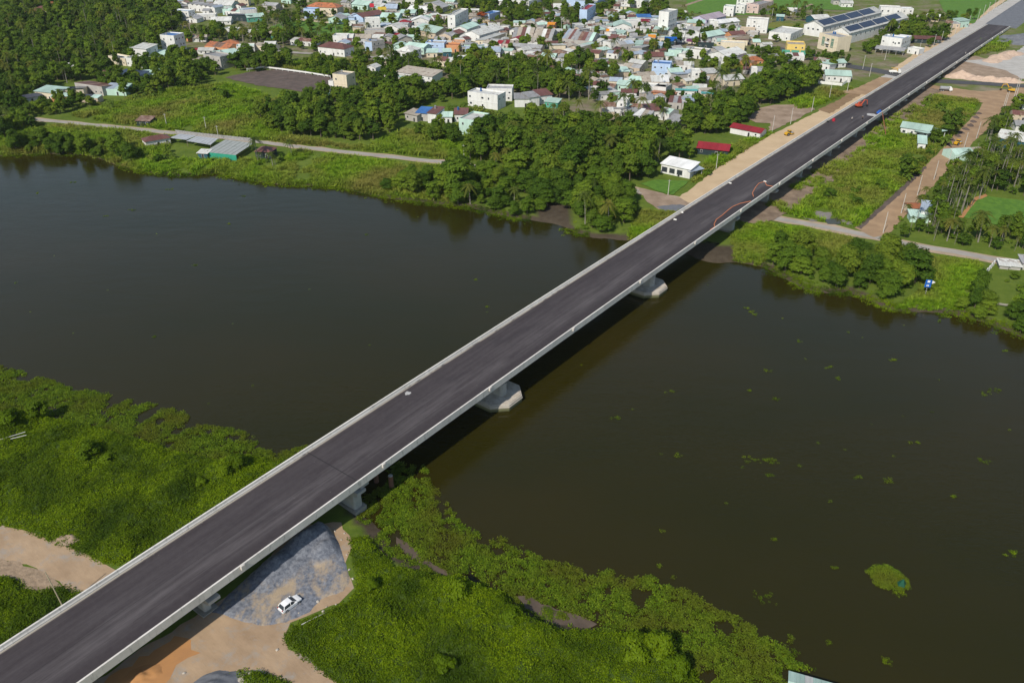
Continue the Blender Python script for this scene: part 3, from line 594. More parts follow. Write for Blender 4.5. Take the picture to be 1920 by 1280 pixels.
for k in range(2):                                                   # banana plants
    rng = np.random.default_rng(600 + k); mb = MB(); parts = []
    for (bx, by) in ((0, 0), (.9, .4), (-.5, .8)):
        hh = rng.uniform(1.3, 2.1); mb.tube([(bx, by, -.2), (bx, by, hh)], [.16, .10], 6)
        for a, e in zip(np.arange(6) * 2.4 + bx, np.linspace(1.2, .3, 6)):
            L = rng.uniform(1.6, 2.3); d = np.array([math.cos(a), math.sin(a), 0]); sd = np.array([-math.sin(a), math.cos(a), 0]); V = []; F = []
            for i, t in enumerate(np.linspace(0, 1, 5)):
                c = np.array([bx, by, hh]) + d * L * t * math.cos(e) + np.array([0, 0, L * t * math.sin(e) - .75 * L * t * t]); w = .36 * math.sin(math.pi * (.08 + .9 * t)) ** .6
                V += [c - sd * w - np.array([0, 0, .1]), c, c + sd * w - np.array([0, 0, .1])]
                if i: F += [(3 * i - 3, 3 * i - 2, 3 * i + 1, 3 * i), (3 * i - 2, 3 * i - 1, 3 * i + 2, 3 * i + 1)]
            parts.append((np.array(V), np.array(F), 0))
    reg('N', mb.mesh("stem", MATS["leaf_banana"]), np_mesh("leaves", parts, [LEAF_N]), "leaves", "stem")
for k in range(2):                                                   # vine covered bushes of the near shore
    rng = np.random.default_rng(320 + k); parts, C = crown_parts(rng, 2.3, 1.9, .05, 12, 1500, .2)
    reg('V', trunk_mb(rng, 2.0, C, .06, .1).mesh("stem", BARK), np_mesh("foliage", parts, [CREEPV]), "foliage", "stem")
rng = np.random.default_rng(700); parts, C = crown_parts(rng, 6.5, 4.2, 3.6, 14, 900, .5, .6)
reg('L', trunk_mb(rng, 6.5, C).mesh("trunk", BARK), np_mesh("crown", parts, [LEAF_F]), "crown")
def plant(kind, x, y, scale, label, cat, group, name, z=GZ, v=None, rz=None):
    tr, cr, tn, cn = PROTO[kind][random.randrange(len(PROTO[kind])) if v is None else v]
    e = empty(name, (x, y, z), random.uniform(0, 6.28) if rz is None else rz); e.scale = (scale * random.uniform(.85, 1.2), scale * random.uniform(.85, 1.2), scale * random.uniform(.75, 1.3)); tag(e, label, cat, group)
    link(tn, tr, e); link(cn, cr, e); return e
# ------------------------------------------------------------------ scattering as one object (geometry nodes; nobody could count these)
def scatter(name, pts, scl, protos, label, tilt=.15, cat=None, idx=None):
    pts = np.asarray(pts, float); n = len(pts)
    if not n: return
    me = bpy.data.meshes.new(name); me.vertices.add(n); me.vertices.foreach_set("co", pts.astype(np.float32).ravel())
    rot = np.stack([RNG.uniform(-tilt, tilt, n), RNG.uniform(-tilt, tilt, n), RNG.uniform(0, 6.283, n)], 1)
    a = me.attributes.new("rot", 'FLOAT_VECTOR', 'POINT'); a.data.foreach_set("vector", rot.astype(np.float32).ravel())
    sv = np.asarray(scl, np.float32)[:, None] * np.column_stack([RNG.uniform(.85, 1.2, n), RNG.uniform(.85, 1.2, n), RNG.uniform(.75, 1.3, n)]); a = me.attributes.new("scl", 'FLOAT_VECTOR', 'POINT'); a.data.foreach_set("vector", sv.astype(np.float32).ravel())
    a = me.attributes.new("idx", 'INT', 'POINT'); a.data.foreach_set("value", (RNG.integers(0, len(protos), n) if idx is None else idx).astype(np.int32))
    o = link(name, me); ng = bpy.data.node_groups.new(name, 'GeometryNodeTree')
    ng.interface.new_socket("Geometry", in_out='INPUT', socket_type='NodeSocketGeometry'); ng.interface.new_socket("Geometry", in_out='OUTPUT', socket_type='NodeSocketGeometry')
    N = ng.nodes; L = ng.links; gi = N.new("NodeGroupInput"); go = N.new("NodeGroupOutput"); jn = N.new("GeometryNodeJoinGeometry")
    def attr(nm, ty):
        q = N.new("GeometryNodeInputNamedAttribute"); q.data_type = ty; q.inputs[0].default_value = nm; return next(s for s in q.outputs if s.enabled and s.name == "Attribute")
    ra = attr("rot", 'FLOAT_VECTOR'); sa_ = attr("scl", 'FLOAT_VECTOR'); ia = attr("idx", 'INT'); e2r = N.new("FunctionNodeEulerToRotation"); L.new(ra, e2r.inputs[0])
    for k, po in enumerate(protos):
        oi = N.new("GeometryNodeObjectInfo"); oi.inputs["Object"].default_value = po; oi.inputs["As Instance"].default_value = False
        cp = N.new("FunctionNodeCompare"); cp.data_type = 'INT'; cp.operation = 'EQUAL'; ins = [s for s in cp.inputs if s.enabled]; L.new(ia, ins[0]); ins[1].default_value = k
        ip = N.new("GeometryNodeInstanceOnPoints"); L.new(gi.outputs[0], ip.inputs["Points"]); L.new(cp.outputs[0], ip.inputs["Selection"]); L.new(oi.outputs["Geometry"], ip.inputs["Instance"])
        L.new(e2r.outputs[0], ip.inputs["Rotation"]); L.new(sa_, ip.inputs["Scale"]); L.new(ip.outputs[0], jn.inputs[0])
    L.new(jn.outputs[0], go.inputs[0]); md = o.modifiers.new("scatter", 'NODES'); md.node_group = ng
    tag(o, label, cat, kind="stuff"); return o
def proto_obj(name, me): return bpy.data.objects.new(name, me)        # mesh source for the node groups, not in the scene itself
def clump(seed, n, rad, size, mat, up=.9, zh=.25):
    rng = np.random.default_rng(seed); a = rng.uniform(0, 6.28, n); r = rad * np.sqrt(rng.random(n)); P = np.stack([r * np.cos(a), r * np.sin(a), zh * rng.random(n) * (1.2 - r / rad)], 1)
    N = rng.normal(size=(n, 3)) * .55 + np.array([0, 0, up]); v, f = leaf_quads(P, N, size, rng, 1.35); return np_mesh("clump", [(v, f, 0)], [mat])
def tuft(seed, n, h, spread, mat):
    rng = np.random.default_rng(seed); V = []; F = []
    for i in range(n):
        a = rng.uniform(0, 6.28); b = np.array([rng.normal(0, spread * .5), rng.normal(0, spread * .5), 0]); d = np.array([math.cos(a), math.sin(a), 0]); s = np.array([-d[1], d[0], 0]) * .055
        hh = h * rng.uniform(.6, 1.1); k = len(V); mid = b + d * spread * .3 + np.array([0, 0, hh * .65]); tip = b + d * spread * .9 + np.array([0, 0, hh])
        V += [b - s, b + s, mid + s, mid - s, tip + s * .3, tip - s * .3]; F += [(k, k + 1, k + 2, k + 3), (k + 3, k + 2, k + 4, k + 5)]
    return np_mesh("tuft", [(np.array(V), np.array(F), 0)], [mat])
CREEP = foliage("leaf_creeper", [(0.077, 0.131, 0.0024), (0.121, 0.196, 0.0030), (0.177, 0.260, 0.0042), (0.241, 0.317, 0.0060)], .32, .6, ((.045, .085, .004), .075))
HYA = foliage("leaf_hyacinth", [(0.038, 0.074, 0.0045), (0.076, 0.132, 0.0064), (0.123, 0.193, 0.0091), (0.179, 0.248, 0.0127)], .25, .6, ((.10, .115, .010), .10))
GRASSM = foliage("leaf_grass", [(0.095, 0.193, 0.0090), (0.147, 0.269, 0.0117), (0.209, 0.335, 0.0162), (0.304, 0.400, 0.0270)], .3, .6, ((.24, .23, .05), .03))
creep_p = [proto_obj("creeper_clump", clump(800 + k, 24, .66, .19, CREEP, .9, .40)) for k in range(3)]
hya_p = [proto_obj("hyacinth_clump", clump(810 + k, 16, .5, .20, HYA, 1.1, .26)) for k in range(3)]
grass_p = [proto_obj("grass_tuft", tuft(820 + k, 26, .9, .8, GRASSM)) for k in range(2)] + [proto_obj("weed_clump", clump(830, 22, .9, .4, GRASSM, .7, .6))]
def fill(poly, dens, jit=True):
    P = np.array(poly); lo = P.min(0); hi = P.max(0); n = int((hi - lo).prod() * dens); q = RNG.uniform(lo, hi, (n, 2)); return q[inside(q[:, 0], q[:, 1], poly)]
# creeper covered banks: an uneven green mass with clumps on it
BUMPS = []
def bump_at(px, py, r, h):
    x, y = at(px, py); BUMPS.append((x, y, r, h))
for a_ in [(30, 790, 4.5, 2.6), (75, 775, 3.5, 2.0), (10, 830, 4, 1.2), (110, 850, 5, 1.2), (165, 850, 4.5, 1.9), (225, 880, 5, 1.0), (60, 900, 6, 1.0), (300, 930, 5, .9), (130, 940, 7, .8), (420, 885, 4, 1.6), (445, 868, 3, 1.5), (350, 910, 5, .8),
           (850, 1110, 3.6, 1.8), (900, 1160, 4.5, 1.2), (960, 1160, 4, 1.3), (780, 1090, 4, .9), (720, 1150, 6, .8), (850, 1205, 6, 1.1), (1000, 1210, 6, 1.1), (1100, 1230, 5, 1.2), (930, 1265, 6, .9), (1190, 1225, 3.5, 2.4), (1230, 1215, 3.5, 2.4), (1260, 1250, 3.5, 2.0),
           (640, 1180, 5, .8), (700, 1240, 6, .9), (1150, 1270, 5, 1.0), (680, 1035, 3, .7)]: bump_at(*a_)
def creeper_h(x, y):
    h = .25 + 3.2 * np.clip(fbm(x / 6, y / 6, 3) - .36, 0, 1) ** 1.1 + .7 * fbm(x / 2.2 + 5, y / 2.2, 2) - .15
    for bx, by, r, hh in BUMPS: h = h + hh * np.exp(-((x - bx) ** 2 + (y - by) ** 2) / (r * r) * 1.6) * (.75 + .5 * fbm(x / 1.6, y / 1.6, 2))
    return h
creep_l = W([(-120, 735), (0, 770), (100, 778), (200, 800), (320, 838), (400, 858), (470, 850), (540, 855), (600, 850), (420, 960), (300, 1040), (205, 1062), (150, 1040), (95, 1018), (40, 992), (-60, 978), (-200, 960)])
creep_l2 = W([(-80, 1075), (20, 1082), (70, 1105), (115, 1095), (165, 1115), (100, 1160), (20, 1210), (-120, 1290), (-200, 1200)])
creep_r = W([(655, 1010), (690, 1005), (740, 1060), (830, 1078), (860, 1085), (945, 1108), (975, 1150), (1050, 1180), (1100, 1178), (1160, 1185), (1230, 1200), (1300, 1240), (1330, 1300), (1400, 1420), (700, 1420), (640, 1290), (560, 1230), (525, 1198), (545, 1172), (600, 1150), (655, 1125), (668, 1095), (660, 1050)])
creep_s = W([(470, 1290), (430, 1268), (450, 1256), (500, 1262), (545, 1280), (560, 1300)])
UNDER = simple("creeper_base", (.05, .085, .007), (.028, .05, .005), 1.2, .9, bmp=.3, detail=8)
def creeper(name, polys, label, dens):
    pts = []; 
    for poly in polys:
        P = np.array(poly); lo = P.min(0) - 1; hi = P.max(0) + 1; xs = np.arange(lo[0], hi[0], .8); ys = np.arange(lo[1], hi[1], .8); X, Y = np.meshgrid(xs, ys)
        d = segdist(X.ravel(), Y.ravel(), poly, True); ins = inside(X.ravel(), Y.ravel(), poly)
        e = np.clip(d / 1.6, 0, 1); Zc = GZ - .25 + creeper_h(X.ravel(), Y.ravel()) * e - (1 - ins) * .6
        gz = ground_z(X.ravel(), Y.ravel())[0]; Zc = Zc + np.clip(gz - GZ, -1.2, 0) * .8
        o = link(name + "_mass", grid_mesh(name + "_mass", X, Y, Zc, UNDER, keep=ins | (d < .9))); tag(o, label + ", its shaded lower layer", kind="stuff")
        q = fill(poly, dens); dd = segdist(q[:, 0], q[:, 1], poly, True); e = np.clip(dd / 1.6, 0, 1); g = ground_z(q[:, 0], q[:, 1])[0]
        z = GZ - .25 + creeper_h(q[:, 0], q[:, 1]) * e + np.clip(g - GZ, -1.2, 0) * .8 + .02; pts.append(np.column_stack([q, z]))
    pts = np.concatenate(pts); scatter(name, pts, RNG.uniform(.65, 1.25, len(pts)), creep_p, label, .5)
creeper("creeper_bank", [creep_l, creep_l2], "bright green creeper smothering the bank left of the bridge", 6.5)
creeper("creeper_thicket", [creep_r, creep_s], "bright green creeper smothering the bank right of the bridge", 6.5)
# water hyacinth mats
hy_l = W([(-150, 630), (0, 684), (60, 702), (130, 722), (190, 735), (240, 748), (300, 758), (350, 774), (385, 795), (430, 800), (470, 812), (505, 838), (540, 844), (570, 834), (600, 826), (640, 850), (600, 905), (470, 880), (400, 885), (320, 865), (200, 830), (100, 805), (0, 800), (-150, 770)], 0)
hy_r = W([(700, 900), (745, 866), (800, 876), (808, 905), (842, 945), (872, 985), (920, 1000), (965, 1016), (1010, 1040), (1022, 1052), (1066, 1052), (1100, 1076), (1150, 1066), (1172, 1085), (1190, 1080), (1235, 1058), (1268, 1076), (1262, 1092), (1302, 1110), (1332, 1136), (1386, 1156), (1432, 1182), (1490, 1190), (1506, 1216), (1492, 1240), (1535, 1256), (1500, 1300),
          (1480, 1420), (1350, 1420), (1300, 1290), (1240, 1225), (1150, 1195), (1040, 1180), (940, 1130), (850, 1095), (750, 1065), (690, 1010), (668, 975), (680, 930)], 0)
mud_ch = W([(742, 1006), (760, 1014), (798, 1048), (845, 1076), (832, 1084), (790, 1060), (748, 1028)], 0), W([(968, 1118), (985, 1116), (1040, 1140), (1100, 1158), (1118, 1168), (1105, 1180), (1050, 1180), (1000, 1160)], 0)
def hyac(name, poly, label, dens, holes=()):
    q = fill(poly, dens); n1 = fbm(q[:, 0] / 2.6, q[:, 1] / 2.6, 3); d = segdist(q[:, 0], q[:, 1], poly, True); edge = np.clip(d / 5, 0, 1)
    keep = n1 > .50 - .17 * np.clip(d / 9, 0, 1) - .12 * (fbm(q[:, 0] / 14, q[:, 1] / 14, 2) > .5); keep &= d > .35 * fbm(q[:, 0], q[:, 1], 1)
    for h in holes: keep &= ~(inside(q[:, 0], q[:, 1], h) & (fbm(q[:, 0] / 1.5, q[:, 1] / 1.5, 2) < .58))
    q = q[keep]; g = ground_z(q[:, 0], q[:, 1])[0]; z = np.maximum(.03, g) + .03; z = z + .25 * fbm(q[:, 0] / 3, q[:, 1] / 3, 2) * np.clip(segdist(q[:, 0], q[:, 1], poly, True) / 3, 0, 1)
    scatter(name, np.column_stack([q, z]), RNG.uniform(.6, 1.3, len(q)), hya_p, label, .3)
hyac("water_hyacinth", hy_l, "mat of floating water hyacinth along the bank left of the bridge", 6)
hyac("hyacinth_mat", hy_r, "broad mat of floating water hyacinth right of the bridge", 6, mud_ch)
for k, c in enumerate(mud_ch): patch("mud_channel", c, MUD, ["thin brown mud channel below the bridge pier", "long brown mud pool amid the green bank"][k], .4, 1.2, z=.12, world_pts=True)
# grass and weeds of the far shore
GR = [[(70, 232), (240, 246), (330, 256), (325, 262), (300, 300), (262, 318), (120, 284), (0, 288), (-60, 285), (-60, 240)], [(505, 340), (540, 290), (560, 283), (700, 300), (840, 313), (850, 378), (700, 362), (570, 347)],
      [(130, 218), (250, 185), (330, 170), (430, 158), (520, 185), (560, 200), (520, 225), (560, 262), (640, 272), (760, 282), (840, 298), (560, 270), (330, 245), (200, 229)],
      [(690, 272), (760, 245), (850, 252), (900, 278), (920, 300), (850, 300)], [(830, 238), (880, 235), (950, 246), (900, 262)], [(265, 318), (330, 300), (420, 300), (500, 300), (520, 340), (450, 333), (400, 324), (330, 328)],
      [(1385, 412), (1480, 424), (1600, 448), (1605, 472), (1560, 484), (1480, 470), (1440, 480), (1420, 498), (1375, 488), (1370, 440)],
      [(1430, 390), (1500, 340), (1540, 312), (1600, 290), (1650, 230), (1700, 205), (1745, 180), (1835, 190), (1822, 214), (1790, 248), (1730, 310), (1680, 355), (1605, 425), (1520, 412)],
      [(1715, 473), (1840, 492), (1835, 550), (1800, 580), (1680, 575), (1725, 545), (1730, 500)], [(1480, 192), (1560, 160), (1600, 168), (1545, 195), (1500, 205)],
      [(1190, 392), (1230, 396), (1290, 395), (1220, 445), (1180, 446)], [(1300, 330), (1340, 290), (1400, 262), (1440, 245), (1450, 250), (1345, 314), (1300, 345)], [(505, 52), (545, 38), (690, 48), (700, 60), (640, 70), (560, 66)],
      [(600, 112), (700, 118), (780, 145), (760, 158), (700, 158), (640, 145), (500, 128), (510, 118)], [(1330, 100), (1400, 110), (1440, 118), (1440, 135), (1350, 128)], [(1780, 78), (1830, 72), (1910, 70), (1880, 95), (1800, 110)], [(1100, 235), (1200, 240), (1140, 250)],
      [(1840, 560), (1930, 560), (1930, 600), (1850, 595)]]
gp = []; gs = []
for g in GR:
    poly = W(g); yy = np.mean([p[1] for p in poly]); dens = float(np.clip(2.4 * (230 / yy) ** 2, .35, 2.2)); q = fill(poly, dens)
    nq = fbm(q[:, 0] / 4, q[:, 1] / 4, 3)
    for pp, sf in zip(PATCHES, SOFT):
        q, nq = (lambda m_: (q[m_], nq[m_]))(~(inside(q[:, 0], q[:, 1], pp) & (nq < (.5 if sf else 9))))
    q = q[fbm(q[:, 0] / 9, q[:, 1] / 9, 3) > .33]
    gp.append(np.column_stack([q, np.minimum(GZ, ground_z(q[:, 0], q[:, 1])[0])])); gs.append(RNG.uniform(.7, 1.25, len(q)) * (.6 + .9 * fbm(q[:, 0] / 12, q[:, 1] / 12, 3)) * float(np.clip(yy / 260, .9, 1.7)))
gp = np.concatenate(gp); gs = np.concatenate(gs); kk = gp[:, 2] > .1
# low green fringe hanging over the far waterline, with bare mud where the photograph shows it
fb = np.array(far_bank); fr = []
for i in range(2, len(fb) - 2):
    a, b = fb[i], fb[i + 1]; L_ = np.hypot(*(b - a)); t = (b - a) / L_; nn_ = np.array([-t[1], t[0]])
    for _ in range(int(L_ * 9)): fr.append(a + t * RNG.uniform(0, L_) + nn_ * RNG.normal(.5, 1.7))
fr = np.array(fr); keep = fbm(fr[:, 0] / 10, fr[:, 1] / 10, 3) > .34
for mud_ in (W([(985, 380), (1062, 380), (1075, 425), (1000, 425)]), W([(1110, 430), (1200, 440), (1430, 490), (1430, 515), (1190, 470), (1100, 455)]), W([(150, 275), (215, 290), (215, 312), (130, 300)])): keep &= ~inside(fr[:, 0], fr[:, 1], mud_)
fr = fr[keep]; gzf = ground_z(fr[:, 0], fr[:, 1])[0]; scatter("bank_fringe", np.column_stack([fr, np.maximum(gzf, .02)]), RNG.uniform(.7, 1.6, len(fr)), creep_p, "low green fringe of plants along the far waterline", .4)
scatter("grass", gp[kk], gs[kk], grass_p, "rough green grass and weeds of the far shore", .2)
# ------------------------------------------------------------------ houses
WC = {'w': simple("wall_white", (.69, .69, .67), (.52, .51, .48), .7, .8, mapping=(1, 1, .16), lo=.22, hi=.58), 'c': simple("wall_cream", (.66, .58, .44), (.54, .47, .36), .7, .8, mapping=(1, 1, .16), lo=.22, hi=.58), 'g': simple("wall_grey", (.46, .44, .41), (.33, .31, .29), .3, .85),
      'b': simple("wall_blue", (.44, .56, .74), (.36, .46, .63), .7, .8, mapping=(1, 1, .16), lo=.22, hi=.58), 'y': simple("wall_yellow", (.70, .52, .16), (.6, .44, .13), .7, .8, mapping=(1, 1, .16), lo=.22, hi=.58), 'm': simple("wall_mint", (.47, .64, .56), (.37, .52, .45), .7, .8, mapping=(1, 1, .16), lo=.22, hi=.58),
      't': simple("wall_tan", (.52, .43, .33), (.38, .31, .23), .7, .85, mapping=(1, 1, .16), lo=.22, hi=.58), 'o': simple("wall_orange", (.60, .29, .14), (.46, .22, .11), .7, .85, mapping=(1, 1, .16), lo=.22, hi=.58), 'k': simple("wall_net", (.03, .05, .055), (.02, .035, .04), .8, .9),
      'p': simple("wall_pink", (.62, .48, .44), (.5, .38, .35), .35, .8), 'T': simple("wall_teal", (.03, .10, .13), (.02, .075, .10), .5, .8), 'G': simple("wall_green", (.10, .36, .26), (.08, .29, .21), .5, .8), 'l': simple("wall_lilac", (.55, .52, .68), (.45, .43, .57), .35, .8)}
RC = {'m': metal_roof("roof_mint", (.46, .62, .54)), 'g': metal_roof("roof_grey", (.36, .36, .36), .15), 'r': metal_roof("roof_maroon", (.17, .075, .062), .1), 'o': metal_roof("roof_orange_tile", (.44, .16, .07), .3, .5),
      'w': metal_roof("roof_pale", (.62, .62, .58), .12), 'b': metal_roof("roof_blue", (.05, .16, .42)), 'd': metal_roof("roof_slate", (.085, .09, .11)), 'R': metal_roof("roof_crimson", (.27, .022, .03)), 'l': metal_roof("roof_blue_grey", (.38, .45, .54), .05),
      't': metal_roof("roof_tan", (.42, .37, .30), .2), 'u': metal_roof("roof_rusty", (.30, .20, .15), .7), 'p': SOLAR, 'W': metal_roof("roof_white", (.78, .78, .76)), 'T': metal_roof("roof_teal", (.12, .50, .47)), 'P': metal_roof("roof_lilac", (.46, .38, .43))}
WIN = MB().box(-.5, .5, -.06, .02, -.6, .6, 0).box(-.42, .42, -.075, -.061, -.52, .52, 1)
FRAME = simple("window_frame", (.62, .62, .60), (.5, .5, .48), 2, .6)
_winm = WIN.mesh("window", [FRAME, GLASS]); _doorm = MB().box(-.55, .55, -.05, .02, 0, 2.1, 0).box(-.45, .45, -.07, -.051, .05, 2.0, 1).mesh("door", [FRAME, DARK])
TANK_B = MB().tube([(0, 0, .35), (0, 0, 1.5), (0, 0, 1.75)], [.5, .5, .2], 10).box(-.45, .45, -.45, .45, 0, .35)
_tankm = {'b': TANK_B.mesh("water_tank", BLUE_TANK), 's': TANK_B.mesh("water_tank", STEEL)}
FOOT = []                                                 # house footprints (centre, half sizes) that keep trees away
def roof_mesh(kind, x0, x1, d, h, rise, ov, mat, y0=0.0):
    mb = MB(); t = .14; X0, X1 = x0 - ov, x1 + ov
    if kind == 'f':
        mb.box(x0, x1, y0 + .0, d, h - .06, h + .02)
    elif kind == 's':                                     # mono pitch falling towards the front
        mb.extr([(-ov, h), (d + ov, h + rise), (d + ov, h + rise + t), (-ov, h + t)], 'x', X0, X1)
    elif kind == 'S':                                     # mono pitch falling to the back
        mb.extr([(-ov, h + rise), (d + ov, h), (d + ov, h + t), (-ov, h + rise + t)], 'x', X0, X1)
    elif kind == 'G':                                     # ridge along the front
        k = rise / (d / 2) * ov
        mb.extr([(-ov, h - k), (d / 2, h + rise), (d + ov, h - k), (d + ov, h - k + t), (d / 2, h + rise + t), (-ov, h - k + t)], 'x', X0, X1)
    elif kind == 'v':                                     # gable end towards the front
        xm = (x0 + x1) / 2; k = rise / ((x1 - x0) / 2) * ov
        mb.extr([(X0, h - k), (xm, h + rise), (X1, h - k), (X1, h - k + t), (xm, h + rise + t), (X0, h - k + t)], 'y', -ov, d + ov)
    elif kind == 'h':
        w = x1 - x0; e = min(w, d) / 2 + ov; Y0, Y1 = -ov, d + ov
        if w >= d: a, b = (X0 + e, d / 2, h + rise), (X1 - e, d / 2, h + rise)
        else: a, b = ((x0 + x1) / 2, Y0 + e, h + rise), ((x0 + x1) / 2, Y1 - e, h + rise)
        v = [(X0, Y0, h), (X1, Y0, h), (X1, Y1, h), (X0, Y1, h), a, b]
        f = [(0, 1, 5, 4), (1, 2, 5), (2, 3, 4, 5), (3, 0, 4), (3, 2, 1, 0)] if w >= d else [(0, 1, 4), (1, 2, 5, 4), (2, 3, 5), (3, 0, 4, 5), (3, 2, 1, 0)]
        mb.add(v, f)
    return mb.mesh("roof", mat)
def house(tile, ax, ay, bx, by, d, h, kind, wall, roof, label, cat="house", name="house", wins=True, tank=None, ov=.5, rise=None, solar=0, floors=None, group=None, open_=False, z=GZ):
    A = np.array(tat(tile, ax, ay, z)); Bp = np.array(tat(tile, bx, by, z)); v = Bp - A; w = float(np.hypot(*v)); mid = (A + Bp) / 2; rz = math.atan2(v[1], v[0])
    e = empty(name, (mid[0], mid[1], z), rz); tag(e, label, cat, group); hw = w / 2
    yv = np.array([-math.sin(rz), math.cos(rz)]); FOOT.append((mid + yv * d / 2, hw, d / 2, rz))
    if rise is None: rise = {'f': 0, 's': d * .12, 'S': d * .12, 'G': d * .17, 'v': w * .17, 'h': min(w, d) * .24}[kind]
    mb = MB(); wm = WC[wall]
    if open_:
        for px in np.linspace(-hw + .2, hw - .2, max(2, int(w / 4) + 1)):
            for py in (.2, d - .2): mb.box(px - .1, px + .1, py - .1, py + .1, -.3, h + (0 if kind != 's' or py < 1 else rise))
    elif kind == 'f':
        t = .22; mb.box(-hw, hw, 0, d, -.4, h - .07); hp = h + .75                          # walls with a parapet round the roof
        mb.box(-hw, hw, 0, t, h - .07, hp).box(-hw, hw, d - t, d, h - .07, hp).box(-hw, -hw + t, t, d - t, h - .07, hp).box(hw - t, hw, t, d - t, h - .07, hp)
    elif kind in 'sS':
        r0, r1 = (h, h + rise) if kind == 's' else (h + rise, h); mb.extr([(0, -.4), (d, -.4), (d, r1 - .02), (0, r0 - .02)], 'x', -hw, hw)
    elif kind == 'G': mb.extr([(0, -.4), (d, -.4), (d, h - .02), (d / 2, h + rise - .02), (0, h - .02)], 'x', -hw, hw)
    elif kind == 'v': mb.extr([(-hw, -.4), (hw, -.4), (hw, h - .02), (0, h + rise - .02), (-hw, h - .02)], 'y', 0, d)
    else: mb.box(-hw, hw, 0, d, -.4, h - .02)
    if h > 5.5 and kind == 'f' and not open_:
        for q in range(1, int(h / 3.4) + (1 if h % 3.4 > 2 else 0)): mb.box(-hw - .12, hw + .12, -.12, -.002, q * 3.4 - .1, q * 3.4 + .1)      # floor bands
    mb.build("walls" if not open_ else "posts", wm, e)
    if len(roof) == 1:
        if kind == 'f': link("roof", MB().box(-hw + .23, hw - .23, .23, d - .23, h - .068, h + .02).mesh("roof", RC[roof]), e)
        else: link("roof", roof_mesh(kind, -hw, hw, d, h, rise, ov, RC[roof]), e)
    else:                                                    # roof sheets of different colours side by side
        n = len(roof); xs = np.linspace(-hw, hw, n + 1)
        for k, c in enumerate(roof): link("roof_sheet", roof_mesh(kind, xs[k] + .02, xs[k + 1] - .02, d, h + (.012 if k % 2 else 0), rise, 0.0, RC[c]), e)
    if wins and not open_:
        fl = floors or max(1, round(h / 3.4)); nx = max(1, min(6, int(w / 3.2)))
        for q in range(fl):
            zc = q * (h / fl) + min(1.9, h / fl * .55)
            for i in range(nx):
                x = -hw + (i + .5) * w / nx
                if q == 0 and i == nx // 2: link("door", _doorm, e, (x, -.004, 0)); continue
                if random.random() < .25: continue
                link("window", _winm, e, (x + random.uniform(-.4, .4), -.004, zc), (0, 0, 0), (random.uniform(.75, 1.5), 1, random.uniform(.7, 1.1)))
        if h > 3 and d > 5:
            for q in range(fl):
                for i in range(max(1, min(3, int(d / 4.5)))):
                    y = (i + .5) * d / max(1, min(3, int(d / 4.5)))
                    if random.random() < .4: continue
                    link("window", _winm, e, (hw + .004, y, q * (h / fl) + min(1.9, h / fl * .55)), (0, 0, math.pi / 2))
                    link("window", _winm, e, (-hw - .004, y, q * (h / fl) + min(1.9, h / fl * .55)), (0, 0, -math.pi / 2))
    if tank:
        for k, c in enumerate(tank): link("water_tank", _tankm[c], e, (-hw * .5 + k * 1.6, d * .7, h + (rise * .6 if kind != 'f' else .02)))
    if solar:
        if kind == 'G':
            an = math.atan2(rise, d / 2); n = solar; xs = np.linspace(-hw * .86, hw * .86, n + 1)
            pm = MB().box(-(xs[1] - xs[0]) / 2 + .1, (xs[1] - xs[0]) / 2 - .1, -d * .20, d * .20, 0, .06).mesh("solar_panel", SOLAR)
            for k in range(n): link("solar_panel", pm, e, ((xs[k] + xs[k + 1]) / 2, d * .25 - math.sin(an) * .2, h + rise * .5 + .2), (an, 0, 0))
        else:
            for k in range(solar): link("solar_panel", MB().box(-1.6, 1.6, -1.1, 1.1, 0, .06).mesh("solar_panel", SOLAR), e, (-hw * .5 + k * 4, d * .5, h + (rise * .5 if kind in 'sS' else 0) + .3), (math.atan2(rise, d) if kind == 's' else 0, 0, 0))
    return e
